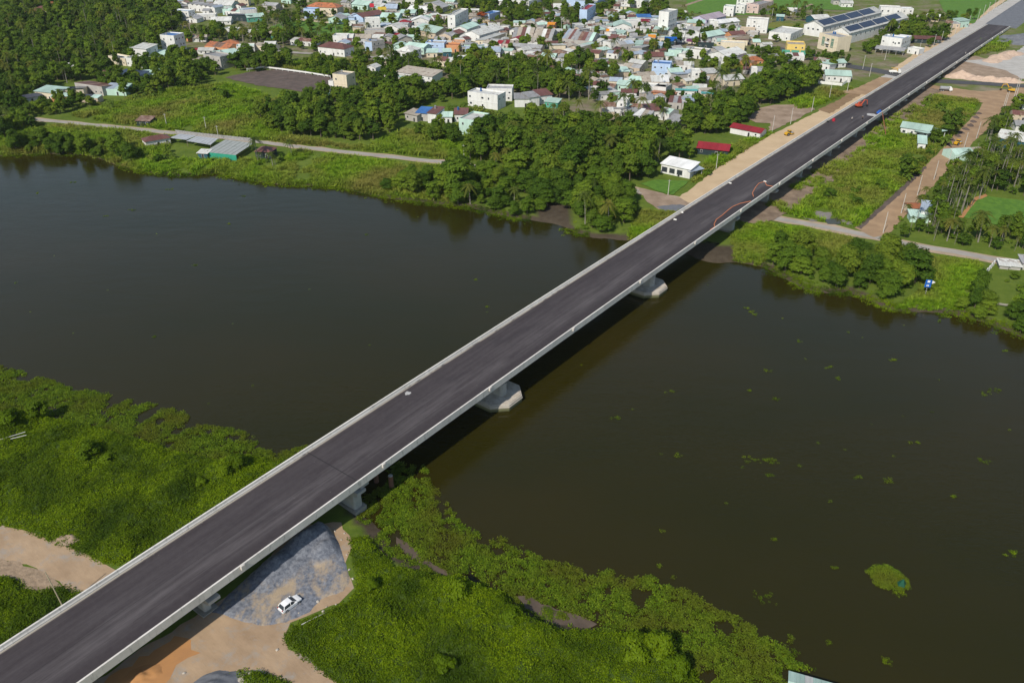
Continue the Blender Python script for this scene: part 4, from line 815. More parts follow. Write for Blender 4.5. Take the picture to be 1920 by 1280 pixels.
HT = '''
A|105,72,275,84|14|3.5|h|w|d|white villa with dark slate hipped roof deep in the top left wood
A|-10,100,55,95|8|3.5|G|w|o|white house with orange tiled roof at the top left corner
A|355,168,600,170|12|3.2|h|t|r|house with broad brown hipped roof beside the orange roof in the wood
A|470,125,660,125|12|3.5|h|t|o|house with wide orange tiled roof behind the brown roof in the wood
A|265,192,355,190|6|2.8|G|t|o|little orange roofed shed below the brown hipped roof
A|48,185,150,188|6|2.8|G|t|o|small orange roofed hut among trees near the left edge
A|1000,438,1175,442|8|3|G|p|r|lone red brown roofed cottage in the middle of the wood
A|540,303,640,300|8|3|s|t|t|small tan tin roofed hut in the wood below the orange roofs
A|365,385,440,380|7|3|G|w|m|small mint roofed hut hidden among trees on the left
A|1270,52,1440,66|9|4|s|w|g|grey roofed house with a blue panel at the top of the wood
A|65,395,130,395|7|3|G|g|g|small grey roof peeping from the trees near the left edge
A|1235,712,1425,748|7|4|f|c|w|low yellow house with two dark panels on its white roof||2s
A|1430,745,1620,770|9|4.6|f|w|g|grey white flat roofed annexe beside the low yellow house
A|1515,672,1672,690|10|7.5|s|w|w|tall white house with a round window above the yellow house
A|1400,640,1510,650|9|4|f|w|m|white flat house with mint terrace behind the tall white house
A|1680,675,1860,680|9|3.4|s|m|m|mint walled shed right of the tall white house
A|700,800,860,805|7|3|G|w|w|pale roofed hut under trees left of the red gabled house
a|850,618,925,622|9|4.5|v|w|r|white gabled house with steep red roof by the grassy field
a|760,612,850,620|9|4|G|w|r|red roofed wing beside the steep white gable
a|575,690,780,722|10|4|S|g|ururu|long grey walled shed with rusty patched roof by the field
a|780,715,950,720|9|3.6|s|m|lm|mint walled shed with pale blue roof sheets by the field
a|885,625,1060,640|9|5|s|w|p|white hall with dark solar covered roof behind the red gable
a|1060,625,1215,612|14|3.4|G|m|m|long mint roof running back from the solar covered hall
a|275,742,440,760|9|4.2|s|c|m|cream walled house with mint roof at the end of the riverside lane
a|440,745,640,735|10|4|S|c|p|cream house with black solar roof at the end of the riverside lane
a|615,770,740,775|5|2.6|s|t|dm|low lean-to with dark and mint roof below the solar house
a|165,785,330,755|5|2.8|s|w|d|long dark grey roof by the trees at the lane's end
a|395,768,520,765|5|3|s|o|m|orange walled shed with mint roof by the lane's end
a|1330,412,1405,388|11|11.5|f|w|b|four storey white house with blue roof terrace above the wood||s
a|1490,410,1600,410|7|2.6|G|w|w|low white shed beside the red awning
a|1430,405,1500,405|4|2.4|h|w|R|small bright red awning hut below the white four storey house
B|5,218,215,228|9|6|f|w|l|long pale two storey block at the edge of the palm wood
B|205,118,255,124|9|5|v|w|g|first white gabled house of the terrace at the end nearest the wood
B|255,124,305,130|9|5|v|w|g|second white gabled house of the terrace
B|305,130,355,137|9|5|v|w|g|third white gabled house of the terrace
B|355,137,405,145|9|5|v|w|g|fourth white gabled house of the terrace
B|405,145,455,152|9|5|v|w|g|fifth white gabled house of the terrace
B|455,152,505,160|9|5|v|w|l|last white gabled house of the terrace by the grey blue roof
B|640,78,880,74|12|6|h|c|o|cream two storey school with orange hipped roof at the top edge
B|480,108,690,112|16|3.5|G|m|w|wide pale mint roof below the cream school
B|180,255,300,262|9|3|v|w|g|small grey gabled shed below the long pale block
B|270,228,510,222|9|3|f|w|w|long low white shed below the gabled terrace
B|460,285,680,280|12|3|G|w|w|low pale double roof among palms
B|650,235,910,250|12|3.4|S|k|d|wide dark blue grey roof among the market sheds
B|870,255,1060,240|11|3.6|G|G|m|mint roofed hall with green sides right of the dark roof
B|620,176,790,192|9|3.6|G|w|mrm|mint and maroon roof by the pale green gable
B|790,198,980,185|9|5|f|w|b|white hall with a blue signboard along its top
B|590,170,640,172|6|5|v|m|w|narrow lime green gable between the sheds
B|1040,118,1190,130|9|4.5|G|g|g|grey gabled house by tall trees left of the orange school
B|1540,178,1880,195|12|7|h|c|o|long peach school with bright orange hipped roof and rows of windows
B|1505,212,1645,218|7|7|f|b|b|lavender blue block standing before the orange roofed school
B|1775,268,1935,278|10|4|v|m|g|green and grey gabled workshop right of the orange roofed school
B|600,388,750,396|7|3.4|f|w|w|small white flat house in the palm grove
B|665,398,820,405|6|2.8|s|g|g|small grey lean-to in front of the white palm grove house
B|850,415,1010,415|8|3|G|w|w|pale low house right of the palm grove
B|1090,452,1215,445|8|3.4|v|G|t|green gable with tan roof by the palms
B|1345,510,1470,520|7|3.2|s|w|wr|white and rust shed by the pale lane
B|1480,520,1640,525|8|3|G|w|ur|low rusty roofed shed left of the maroon hipped roof
B|1665,612,1960,645|11|5|h|w|r|long white house with maroon hipped roof beside the pale lane
B|1830,490,1990,492|9|4.6|f|w|w|grey white block behind the maroon hipped roof
B|390,572,660,605|12|3.2|G|o|ouo|house with broken orange tiles behind the blank concrete wall
B|610,565,780,552|10|3.4|h|o|o|orange hipped roof next to the broken orange tiles
B|750,605,950,596|8|4|f|w|m|white walled house with mint terrace left of the palms
B|950,570,1150,592|8|3.4|G|c|tw|cream and grey roofed house left of the big shrubs
B|1060,545,1180,545|6|3|G|w|w|small pale house by the lane end
B|390,750,578,785|10|7|f|g|g|tall blank beige concrete wall house by the ploughed plot
B|585,735,820,700|12|5.2|s|m|m|mint roofed house right of the blank concrete wall||s
B|250,730,388,748|6|3|s|g|t|tan lean-to left of the blank concrete wall
B|180,468,300,476|7|3|G|o|r|red brown shed right of the white four storey house
B|250,478,410,472|7|3|G|w|t|long tan roof right of the white four storey house
C|248,268,485,222|13|4.6|G|b|r|blue warehouse with big maroon roof and blue walls
C|80,256,150,260|10|4|s|b|l|small blue annexe at the end of the blue warehouse
C|265,418,497,416|9|4|f|g|g|grey blank wall block in front of the stepped white tower
C|280,372,445,366|9|9|f|w|w|stepped white windowless tower block
C|480,372,650,392|10|4.4|v|w|w|white gabled hall right of the stepped tower
C|640,392,750,400|8|3.4|G|w|t|low white house beside the white gabled hall
C|630,305,760,310|8|3|h|p|R|dark red hipped roof behind the white gabled hall
C|830,388,1060,438|16|4|G|t|m|large mint roofed depot in the middle of town
C|1060,438,1200,375|6|3.2|S|t|t|tan lean-to along the mint roofed depot
C|790,285,985,285|10|3.4|v|w|W|open white framed gable hall under construction
C|1285,362,1432,278|6|11|f|w|w|tall slim white block with roof turret in mid town||s
C|1415,412,1550,360|11|5|G|w|m|white two storey hall with mint roof beside the slim white block
C|1555,475,1825,395|14|4.6|G|w|w|long hall with pale green roof right of the slim white block
C|1235,475,1395,420|10|3.6|G|t|gr|low tan hall with grey and maroon roof sheets
C|1130,455,1235,472|9|3.4|G|t|g|grey roofed shed left of the tan hall
C|1620,520,1850,440|8|3.2|S|c|w|cream lean-to below the long pale hall
C|0,485,130,485|10|3.6|G|w|w|pale roof above the maroon hipped house
C|130,478,330,480|10|3|G|t|t|wide tan roof below the grey blank wall
C|330,475,460,478|9|3|G|t|w|worn pale roof below the stepped tower
C|460,475,580,476|9|3|v|g|g|grey gable right of the worn pale roof
C|640,505,800,490|9|3.6|v|g|g|grey blue gabled house left of the banana patch
C|575,440,640,445|5|3|G|p|R|tiny red roofed hut in mid town
C|270,572,350,578|8|5|f|b|l|narrow pale blue house with blue tank above the dark tree||b
C|350,578,492,552|8|5.6|f|g|g|plain grey blue two storey house above the dark tree
C|590,575,710,578|8|3.6|v|m|m|mint gabled house left of the white and blue villa
C|730,592,930,618|9|4.6|G|m|m|mint two storey house behind the white and blue villa
C|950,590,1160,596|9|5.6|f|b|t|sky blue two storey house with tan terrace||b
C|780,695,902,650|11|6|h|w|w|white and pale blue villa with columns and cream hipped roof
C|960,648,1080,648|8|3|s|c|m|cream shed with mint roof right of the villa
C|1150,648,1240,645|7|3.4|s|T|m|teal shed below the sky blue house
C|1170,588,1322,592|8|4|f|o|o|bare orange brick block right of the sky blue house
C|1240,532,1372,536|7|3|f|o|t|low orange wall behind the orange brick block
C|1400,645,1785,648|12|3.6|G|w|l|wide pale blue grey roof right of the orange brick
C|1680,548,1800,560|9|3.6|G|w|wR|white house with red ended roof at mid right of town
C|1800,555,1930,560|9|3.6|G|p|tRt|pinkish house with red patch roof by the long pale hall
C|1040,738,1240,760|10|3.2|G|c|urw|low house with rusty and white roof sheets by the wood edge
C|1250,745,1450,745|9|4|f|w|l|bluish white house at the wood edge
C|1480,758,1550,765|6|4|v|w|w|tiny white gable at the wood edge
C|370,725,510,732|8|3|h|c|w|open cream pavilion with hipped roof left of the villa
C|285,858,392,870|6|5.6|v|w|w|small white angular house on the lawn
C|1440,246,1650,250|10|4|G|t|t|tan hall beside the orange flowering tree
C|1665,250,1790,212|7|5|f|b|b|dark blue building right of the orange flowering tree
C|1740,95,1960,100|18|6|G|w|W|large white roofed hall at the top behind the trees
C|750,155,960,172|12|3.6|G|w|W|white roofed hall among the top sheds
C|900,125,1140,145|12|4|v|g|g|grey gabled hall right of the white roofed hall
C|660,200,825,202|10|3.4|s|w|m|white fronted mint roofed shed above the dark red roof
C|440,250,640,256|14|3.6|G|m|m|mint roofed sheds right of the blue warehouse
C|500,155,625,155|14|4|G|g|l|blue grey roofed hall with yellow signboard
C|120,105,300,120|14|4|G|m|m|mint roofed hall at the top left of the town
C|300,110,450,110|14|4|G|w|w|pale roof beside the red sign at the top of the town
C|690,58,830,62|10|5|s|w|b|white hall with dark blue roof at the top of the town
C|400,30,560,30|12|5|f|w|w|white flat block at the very top left of town
C|0,80,110,90|10|4|G|g|g|grey roofed house at the top left of town
C|560,60,680,60|14|4|G|g|t|long tan grey roof at the top of town
b|585,670,688,682|9|8|f|c|g|cream three storey house beside the ploughed plot||s
b|548,668,585,672|8|4|f|w|w|white wing of the cream three storey house
b|1060,612,1325,650|11|5.6|s|w|t|long white house with tan sloping roof above the wood
b|965,630,1150,662|7|4.4|f|g|m|grey walled house with blue tank in front of the long white house||b
b|1150,665,1225,668|7|3.6|s|m|m|mint shed at the end of the grey walled house
b|560,752,655,742|6|3|s|G|m|green shed with mint roof by the ploughed plot
b|690,752,790,752|6|3|h|t|t|small tan hipped roof among trees below the cream house
b|1120,900,1210,918|7|3.4|s|g|t|grey tan roofed hut left of the blue tarpaulin roof
b|1205,905,1290,912|8|4|s|g|b|hut with bright blue roof in the clearing
b|1290,922,1355,930|9|5|s|w|r|narrow white fronted house with maroon roof in the clearing||s
b|1362,925,1470,925|8|3.4|G|w|m|mint roofed house in the row by the clearing
b|1490,915,1585,915|8|3.8|s|w|r|white house with maroon sloping roof and blue tank in the row||b
b|1645,1025,1752,968|9|7|f|m|w|tall mint walled house with pale flat roof at the end of the row
b|1590,795,1812,828|9|7|f|w|w|weathered white two storey concrete row above the banana grove||b
b|1730,755,1920,760|9|6|f|w|g|grey flat roofs behind the weathered white row
b|0,1185,110,1192|7|3|h|k|r|maroon roofed hut by the shore at the fish pens
c|20,805,130,805|8|4.4|s|w|g|grey roofed house at the right end of the concrete row
c|130,805,205,795|8|5|s|w|g|white fronted house next to the maroon shed roof
c|205,785,300,775|9|4.6|s|w|r|white house with maroon sloping roof above the wood
c|245,805,340,815|6|3|s|G|m|green fronted shed at the end of the row above the wood
D|-10,98,190,118|26|6.5|f|w|w|large white industrial hall at the top centre
D|470,155,650,155|14|4.4|G|w|w|white hall with cream roof in front of the pale blue hangar
D|560,80,950,115|22|7|G|b|w|big pale blue hangar with white roof at the top centre
D|838,292,935,222|6|11|f|b|R|slim four storey blue grey house with balconies||s
D|1260,72,1475,98|9|6|f|w|w|bright white block beside the small green paddy
D|1550,55,1720,58|8|4|G|w|RwRw|house with red and white striped roof right of the small green paddy
D|1260,325,1445,318|9|4.6|f|w|w|plain white block left of the red roofed shop
D|1410,250,1560,250|8|3.6|s|w|b|white shop with blue roof edge in the middle of town
D|1440,300,1535,305|7|3.6|s|w|R|white shop with red roof left of the five storey house
D|1540,300,1650,290|7|3.4|f|w|l|low white shop with blue trim left of the five storey house
D|1745,392,1842,356|8|15|f|w|w|slim five storey white house with dark storey lines||s
D|1590,395,1740,405|7|4|s|k|m|mint canopy on dark frame before the five storey house
D|1145,358,1340,360|16|3.8|v|w|m|mint gabled hall with white front in the middle of town
D|1060,395,1150,398|7|3.4|f|w|w|white shop with orange sign by the palm
D|395,338,482,342|6|4|f|o|o|red and orange kiosk between the trees
D|0,480,230,488|26|3.8|G|g|gtrwt|market hall with grey tan and maroon roof sheets at its west end
D|232,490,450,500|24|3.8|G|g|ttwug|middle market hall with tan and cream roof sheets
D|560,500,690,512|26|4|G|g|lgrg|market hall with blue and maroon roof sheets
D|692,515,900,530|22|3.8|G|g|gurgm|eastern market hall with maroon and mint roof sheets
D|0,578,320,605|8|3.4|G|g|g|long low grey shed below the market
D|-20,500,100,512|8|3.6|v|w|R|small white gable with red roof below the market
D|430,608,600,606|9|4.6|S|c|w|cream lean-to shed with open dark end below the market
D|600,598,760,594|10|3.4|v|t|t|broad tan gable below the market
D|130,738,360,782|11|4|G|c|u|cream house with rusty roof at the north edge of the wood
D|330,690,480,700|8|3.2|G|m|m|mint roof behind the rusty roofed cream house
D|440,660,590,668|8|3.4|h|t|u|small brown hipped roof at the wood's edge
D|770,612,985,552|9|3.4|S|t|wm|long pale and mint lean-to roof by areca palms
D|1060,655,1195,668|7|3.2|G|w|lr|small pale blue roofed hut among the areca palms
D|1110,565,1205,548|8|4|f|w|t|white and tan shop behind the palms
D|1215,570,1375,552|9|3.6|G|g|gl|grey roofed shop row behind the palms
D|1380,578,1455,582|8|4.6|s|m|m|mint walled box shop left of the grey roof
D|1455,620,1565,590|9|3.6|S|g|g|grey sloping roof between two mint walled shops
D|1570,592,1672,598|8|4.6|s|m|l|mint walled shop with blue roof before the round tree
D|1770,478,1925,486|16|4|G|w|w|large cream roofed hall behind the blue signboard
D|1750,640,1900,650|9|3.6|S|m|lm|pale blue and mint roofs right of the round tree
D|1860,390,1960,392|12|4|G|w|w|cream roofed shed right of the five storey house
D|1565,858,1768,872|9|7|f|b|b|pale blue two storey cube house with small windows||s
D|1500,700,1700,700|10|3.6|G|g|r|maroon roofed house behind the pale blue cube
D|1310,772,1460,795|8|4|G|c|c|x
D|1235,812,1430,838|8|3.4|G|t|tg|tan roofed house left of the pale blue cube
D|1155,908,1312,902|8|5|s|t|m|raw concrete house with mint roof at the palm grove
D|760,888,912,896|8|3.2|G|g|g|small grey roof deep in the wood
D|920,892,1042,894|6|2.8|G|t|rt|small maroon and tan roof deep in the wood
E|450,182,565,190|9|7|f|w|m|white villa with mint panel beside the top paddies
E|590,150,690,160|9|6|f|w|w|white stepped villa right of the mint panelled villa
E|600,80,790,92|8|6.5|f|w|w|white villa behind the stepped villa by the paddies
E|700,150,830,156|9|6|f|p|w|pinkish grey villa in the paddy side row
E|845,160,1010,112|9|6.5|f|p|g|grey pink block at the end of the paddy side row
E|262,295,480,245|14|4.4|G|l|P|lilac gabled hall with purple roof
E|300,325,392,326|8|5|f|w|w|white cube house before the lilac hall
E|395,328,632,300|10|4|G|w|W|white hall with white roof right of the lilac hall
E|45,325,230,335|9|4.4|s|t|m|brown and cream hall with mint roof edge
E|-10,320,80,335|8|3|f|w|w|low white shed left of the brown hall
E|705,365,942,380|9|9|f|w|w|tall blank white block by the striped paddy
E|635,385,805,395|7|3.4|f|t|t|low tan block in front of the tall blank white block
E|548,448,700,436|9|3.4|G|o|r|orange walled house with maroon roof
E|575,510,745,478|9|4|S|t|tu|tan and rusty roofed house behind the cream wall
E|720,420,840,430|7|3.2|f|g|w|grey white low house right of the orange walled house
E|270,478,470,440|12|3.6|G|w|m|pale mint roofs behind the round town trees
E|-10,480,160,490|14|3.6|G|w|w|pale roofed hall left of the round town trees
E|0,390,260,400|10|3.2|G|w|g|grey white roofs along the town street
E|420,575,690,586|8|5|f|c|c|y
E|170,545,345,550|6|3.4|S|k|rwrwrw|shop with maroon and white striped awning roof
E|278,712,500,755|20|6|v|w|w|big white gabled warehouse on the green plot
E|505,756,602,748|20|6|s|g|g|grey roofed warehouse attached to the white gable
E|75,655,262,676|8|5|f|w|t|white and tan two storey house left of the white warehouse
E|250,665,420,648|9|3.6|G|t|gt|grey and tan roofs behind the white warehouse
E|720,738,900,738|8|3|h|o|o|orange tarpaulin roofed hut right of the grey warehouse
E|640,745,770,770|6|3|G|o|ru|rusty low roof beside the orange tarpaulin
E|760,872,830,875|6|4.6|f|w|w|small white tower house by the dense trees
E|830,870,925,860|6|3|s|w|g|grey lean-to beside the small white tower house
E|985,705,1092,698|8|3|G|g|g|grey roofed hut at the edge of the dense trees
E|1175,688,1365,688|8|3|G|w|wrw|white roofed hut with a small maroon gable below the yellow shop
E|1160,615,1362,624|12|6|f|y|t|yellow fronted shop with green shutters at the factory corner
E|1050,238,1132,242|6|3.4|s|T|m|small teal hut by the paddy path
E|1170,160,1282,165|7|3.4|f|w|w|white hut among palms beyond the striped paddy
E|1478,278,1655,268|12|4|G|T|w|teal walled hall with grey white roof left of the factory
E|1690,58,1805,60|10|4|G|g|g|grey hall above the factory at the top
E|1780,84,1910,86|9|3.4|G|w|w|pale low roof above the factory
E|1515,775,1645,798|8|3|S|w|m|mint sloping roof behind the fenced mint roofed house
E|1640,770,1830,760|8|3|G|w|m|long pale mint roof above the fenced house
E|1475,735,1580,740|7|3|G|t|r|maroon and tan roof left of the fenced house
E|1600,918,1882,930|11|3.8|G|w|m|white bungalow with big mint roof behind a white fence
d|835,378,985,398|10|8.5|f|w|l|white and blue three storey townhouse by the utility poles||sb
d|985,398,1058,362|8|7.5|f|w|b|white and blue wing of the three storey townhouse
d|830,140,985,146|10|8|f|w|w|white galleried three storey building behind the factory
d|990,130,1080,132|8|6|f|w|l|bluish white block right of the galleried building
d|1050,322,1290,330|8|3|G|k|r|long dark red roof beside the utility poles
d|1070,165,1180,172|8|3|G|t|t|tan hut left of the grey roofed hut beside the gravel road
d|1180,160,1275,168|9|3.6|G|t|w|pale house behind the tree clump by the gravel road
d|1320,205,1435,215|8|3|G|t|ug|rusty grey shed by the gravel road
d|1430,212,1500,205|7|5|s|m|m|mint two storey house beside the gravel road
d|800,400,1010,420|7|3|s|g|g|grey canopy in front of the three storey townhouse
d|1040,400,1125,415|7|3|f|w|w|low white house by the first utility poles
d|350,490,470,510|8|3|G|t|tr|tan and maroon roofs behind the mint bungalow
d|985,1010,1200,1042|9|3.8|G|w|m|long white warehouse with mint roof beside the haul road
d|1115,1128,1172,1134|9|3.4|s|w|m|small white shed at the corner of the mint warehouse
d|1180,1060,1320,1040|7|3|S|w|m|mint canopy behind the small white shed
d|1700,1098,1935,1140|13|4.4|G|T|w|dark teal netted barn with white roof at the right edge
d|1395,1212,1620,1198|9|2.8|G|m|mmt|mint roofed house in the areca grove
d|1850,812,1935,825|8|3|G|w|w|pale roofed house at the right edge below the poles
d|1820,905,1935,915|8|3|G|t|ru|rusty roofed house at the right edge
d|1850,985,1935,990|8|3|G|w|g|grey roofed house at the right edge above the teal barn
e|1130,455,1218,468|8|4.2|s|w|l|white house with blue grey roof beside the haul road
e|1058,405,1138,402|5|2.4|G|t|o|small orange tiled roof beside the white roadside house
e|1062,466,1200,476|5|2.4|s|m|m|low pale mint lean-to before the white roadside house
F|213,556,325,566|8|6|f|w|w|white cube house at the head of the garden row
F|325,566,392,540|4|4|s|w|m|mint lean-to beside the white cube house
F|302,650,382,664|9|4|s|w|g|first garden row house with plain grey sloping roof
F|384,662,470,672|9|4|s|w|W|second garden row house with white roof and mint awning
F|478,682,582,694|9|4|s|w|tg|third garden row house with tan grey roof
F|555,618,700,612|9|4|s|w|r|house with maroon sloping roof behind the garden row
F|690,625,800,650|9|3.8|G|w|gm|grey and mint roofed house right of the garden row
F|775,722,893,742|9|3.8|s|w|g|house with two step grey roof left of the round dark tree
F|1110,705,1195,700|8|3.6|s|w|m|mint roofed house right of the round dark tree
F|465,500,625,505|9|4.4|s|w|tg|tan roofed house with little mint turret behind the garden row
F|790,505,940,515|10|3.4|s|g|rgr|house with alternate maroon and grey roof sheets
F|945,520,1095,525|10|3.4|s|g|gl|grey blue sheet roof beside the alternating roof
F|1110,540,1240,505|10|3.8|s|w|l|pale blue grey roof below the teal tarpaulins
F|1040,535,1110,545|6|3|s|t|r|tiny maroon roof between two grey blue roofs
F|605,395,862,420|7|3|S|o|o|long orange edged roof in the middle of the palms
F|600,470,720,480|6|3|s|w|w|small pale house under the orange edged roof
F|470,345,765,360|9|4|f|w|w|long white flat roofed building behind the palms
F|765,360,832,320|7|4|f|g|g|grey end block of the long white building
F|500,285,805,285|13|4|G|t|twW|broad tan roof with a white sheet behind the long white building
F|480,228,660,214|10|3.8|G|t|t|tan roof below the pale blue cube house
F|215,300,345,315|9|3.6|G|m|m|pale mint roof left of the palms
F|350,260,480,275|9|4|G|w|m|lime and white roofed house left of the broad tan roof
F|880,362,1112,372|6|2.6|S|w|T|long teal tarpaulin roof behind the trees
F|1165,400,1282,408|6|2.6|S|t|T|short teal tarpaulin roof beside the dense trees
F|1052,208,1150,210|7|6|f|w|w|white tower house near the telecom mast
F|1150,200,1225,205|7|3|s|w|w|low pale shed between the white tower and the tan house
F|1215,206,1352,198|8|5|s|t|w|tan two storey house beside the telecom mast
F|1430,256,1640,238|10|3.6|G|c|w|cream roofed house right of the telecom mast
F|1370,235,1450,238|8|3.4|G|g|gt|dark grey roof beside the telecom mast
F|900,206,1012,196|8|3.6|S|g|l|blue grey roof left of the white tower house
F|820,170,952,160|8|4|G|w|m|pale green roof right of the pale blue cube house
F|850,75,1085,80|9|3.2|G|w|tw|pale roofs behind the pale blue cube house
F|1130,240,1240,250|7|3.2|s|t|lw|patched pale roof under the white tower house
F|60,615,190,610|8|3.2|G|t|tw|small tan roofed house at the left end of the garden row
F|60,540,200,545|7|3|G|t|u|brown roofed hut left of the white cube house
F|1490,778,1825,845|7|3|G|w|R|white bungalow with long crimson roof farther from the river
c|1385,1155,1615,1180|9|3|G|k|R|bungalow with crimson roof and dark netted front
g|1115,95,1330,142|8|4|s|w|W|white modern house with large windows by the sand strip
g|1330,142,1425,118|5|3|s|w|l|open pale blue canopy of the white modern house
a|1030,945,1130,948|6|2.6|s|k|u|rusty brown shack beside the riverside lane
a|1100,1112,1285,1080|6|3|h|w|r|brown roofed shore hut beside the fish pens
e|1735,815,1800,822|4|1.3|s|g|w|first low pale slab roofed shed of the right edge garden
e|1806,820,1890,828|4|1.3|s|g|w|second low pale slab roofed shed of the right edge garden
e|1900,822,1970,828|5|2.4|s|g|g|grey lean-to at the right edge garden
a|1490,1188,1560,1192|4|2.4|s|T|w|little blue hut with white roof at the water's edge
'''
OVERRIDE = {"x": "cream gabled house behind the palms left of the pale blue cube", "y": "long plain cream wall building in mid town"}
RC['c'] = RC['w']
for row in HT.strip().splitlines():
    q = row.split('|'); ax, ay, bx, by = map(float, q[1].split(',')); lab = OVERRIDE.get(q[7], q[7]); kw = {}
    if q[7] in OVERRIDE: q[6] = 'w'
    opt = q[9] if len(q) > 9 else (q[8] if len(q) > 8 else '')
    nm = "house"; ct = "house"
    for key, (nm2, ct2) in {"hall": ("hall", "hall"), "warehouse": ("warehouse", "warehouse"), "shed": ("shed", "shed"), "hut": ("hut", "hut"), "lean-to": ("shed", "shed"), "school": ("school", "school"), "shop": ("shop", "shop"), "shack": ("shack", "hut"), "market": ("market_hall", "market hall"), "barn": ("barn", "barn"), "canopy": ("canopy", "canopy")}.items():
        if key in lab.split(): nm, ct = nm2, ct2
    if 'slab roofed' in lab: kw['wins'] = False
    if '2s' in opt: kw['solar'] = 2; opt = opt.replace('2s', '')
    if opt: kw['tank'] = opt
    if 'canopy' in lab: kw['open_'] = True
    house(q[0], ax, ay, bx, by, float(q[2]), float(q[3]), q[4], q[5], q[6], lab, ct, nm, **kw)
# the factory: two long gabled roofs with solar panels and a decorated office block in front
house('E', 1205, 470, 1345, 405, 16, 4.5, 'f', 'w', 'w', "long white side hall of the factory with flat annexe", "factory", "factory_hall")
FA = [(1348, 392, 1560, 425, "left gabled hall of the white factory with dark solar roof"), (1660, 470, 1850, 500, "right gabled hall of the white factory with dark solar roof")]
for x0, y0, x1, y1, lab in FA:
    A_ = np.array(tat('E', x0, y0)); B_ = np.array(tat('E', x1, y1)); v = B_ - A_; w = float(np.hypot(*v)); rz = math.atan2(v[1], v[0]); mid = (A_ + B_) / 2; D = 92; h = 7.5; rise = 3.2; hw = w / 2
    e = empty("factory_hall", (mid[0], mid[1], GZ), rz); tag(e, lab, "factory", "factory buildings"); FOOT.append((mid + np.array([-math.sin(rz), math.cos(rz)]) * D / 2, hw, D / 2, rz))
    MB().extr([(-hw, -.4), (hw, -.4), (hw, h - .02), (0, h + rise - .02), (-hw, h - .02)], 'y', 0, D).build("walls", WC['w'], e)
    link("roof", roof_mesh('v', -hw, hw, D, h, rise, .6, RC['w']), e); an = math.atan2(rise, hw)
    pm = MB().box(-hw * .42, hw * .42, -9.6, 9.6, 0, .07).mesh("solar_panel", SOLAR)
    for sg in (-1, 1):
        for k in range(4): link("solar_panel", pm, e, (sg * hw * .5, 12 + k * 20.4, h + rise * .5 + .24), (0, sg * an, 0))
    for q in range(12): link("window", _winm, e, (hw + .004, 4 + q * 7, 4.8), (0, 0, math.pi / 2), (1.4, 1, 1.1))
    for q in range(3): link("window", _winm, e, (-hw * .5 + q * hw * .5, -.004, 5), (0, 0, 0), (1.6, 1, 1))
e = house('E', 1510, 545, 1720, 600, 12, 9.5, 'f', 'c', 'g', "cream factory office with tall green slit windows and blue tanks", "factory", "factory_office", wins=False, tank="bb", group="factory buildings")
for x in (-7, -5.8, -4.6, 4.6, 5.8, 7): link("slit_window", MB().box(-.32, .32, -.08, .02, 2.6, 8.4, 0).mesh("slit_window", simple("green_glass", (.10, .22, .17), (.07, .16, .12), .5, .15)), e, (x * .72, -.004, 0))
for zc in (3.2, 7.0): link("window", _winm, e, (0, -.004, zc), (0, 0, 0), (2.6, 1, 1.6))
link("balcony", MB().box(-1.8, 1.8, -1.1, -.01, 4.7, 4.9).box(-1.8, 1.8, -1.1, -1.0, 4.9, 5.8).mesh("balcony", WC['w']), e)
for o_ in [o for o in bpy.data.objects if o.get("label", "").startswith("yellow fronted shop")]:
    for x in (-6, 0, 6): link("shutter", MB().box(-2.6, 2.6, -.09, .02, 0, 3.0).mesh("shutter", WC['G']), o_, (x, -.012, 0))
for o_ in [o for o in bpy.data.objects if o.get("label", "").startswith("white modern house")]:
    for x in (-5, -1.5, 2): link("window", _winm, o_, (x, -.012, 1.8), (0, 0, 0), (2.9, 1, 2.0))

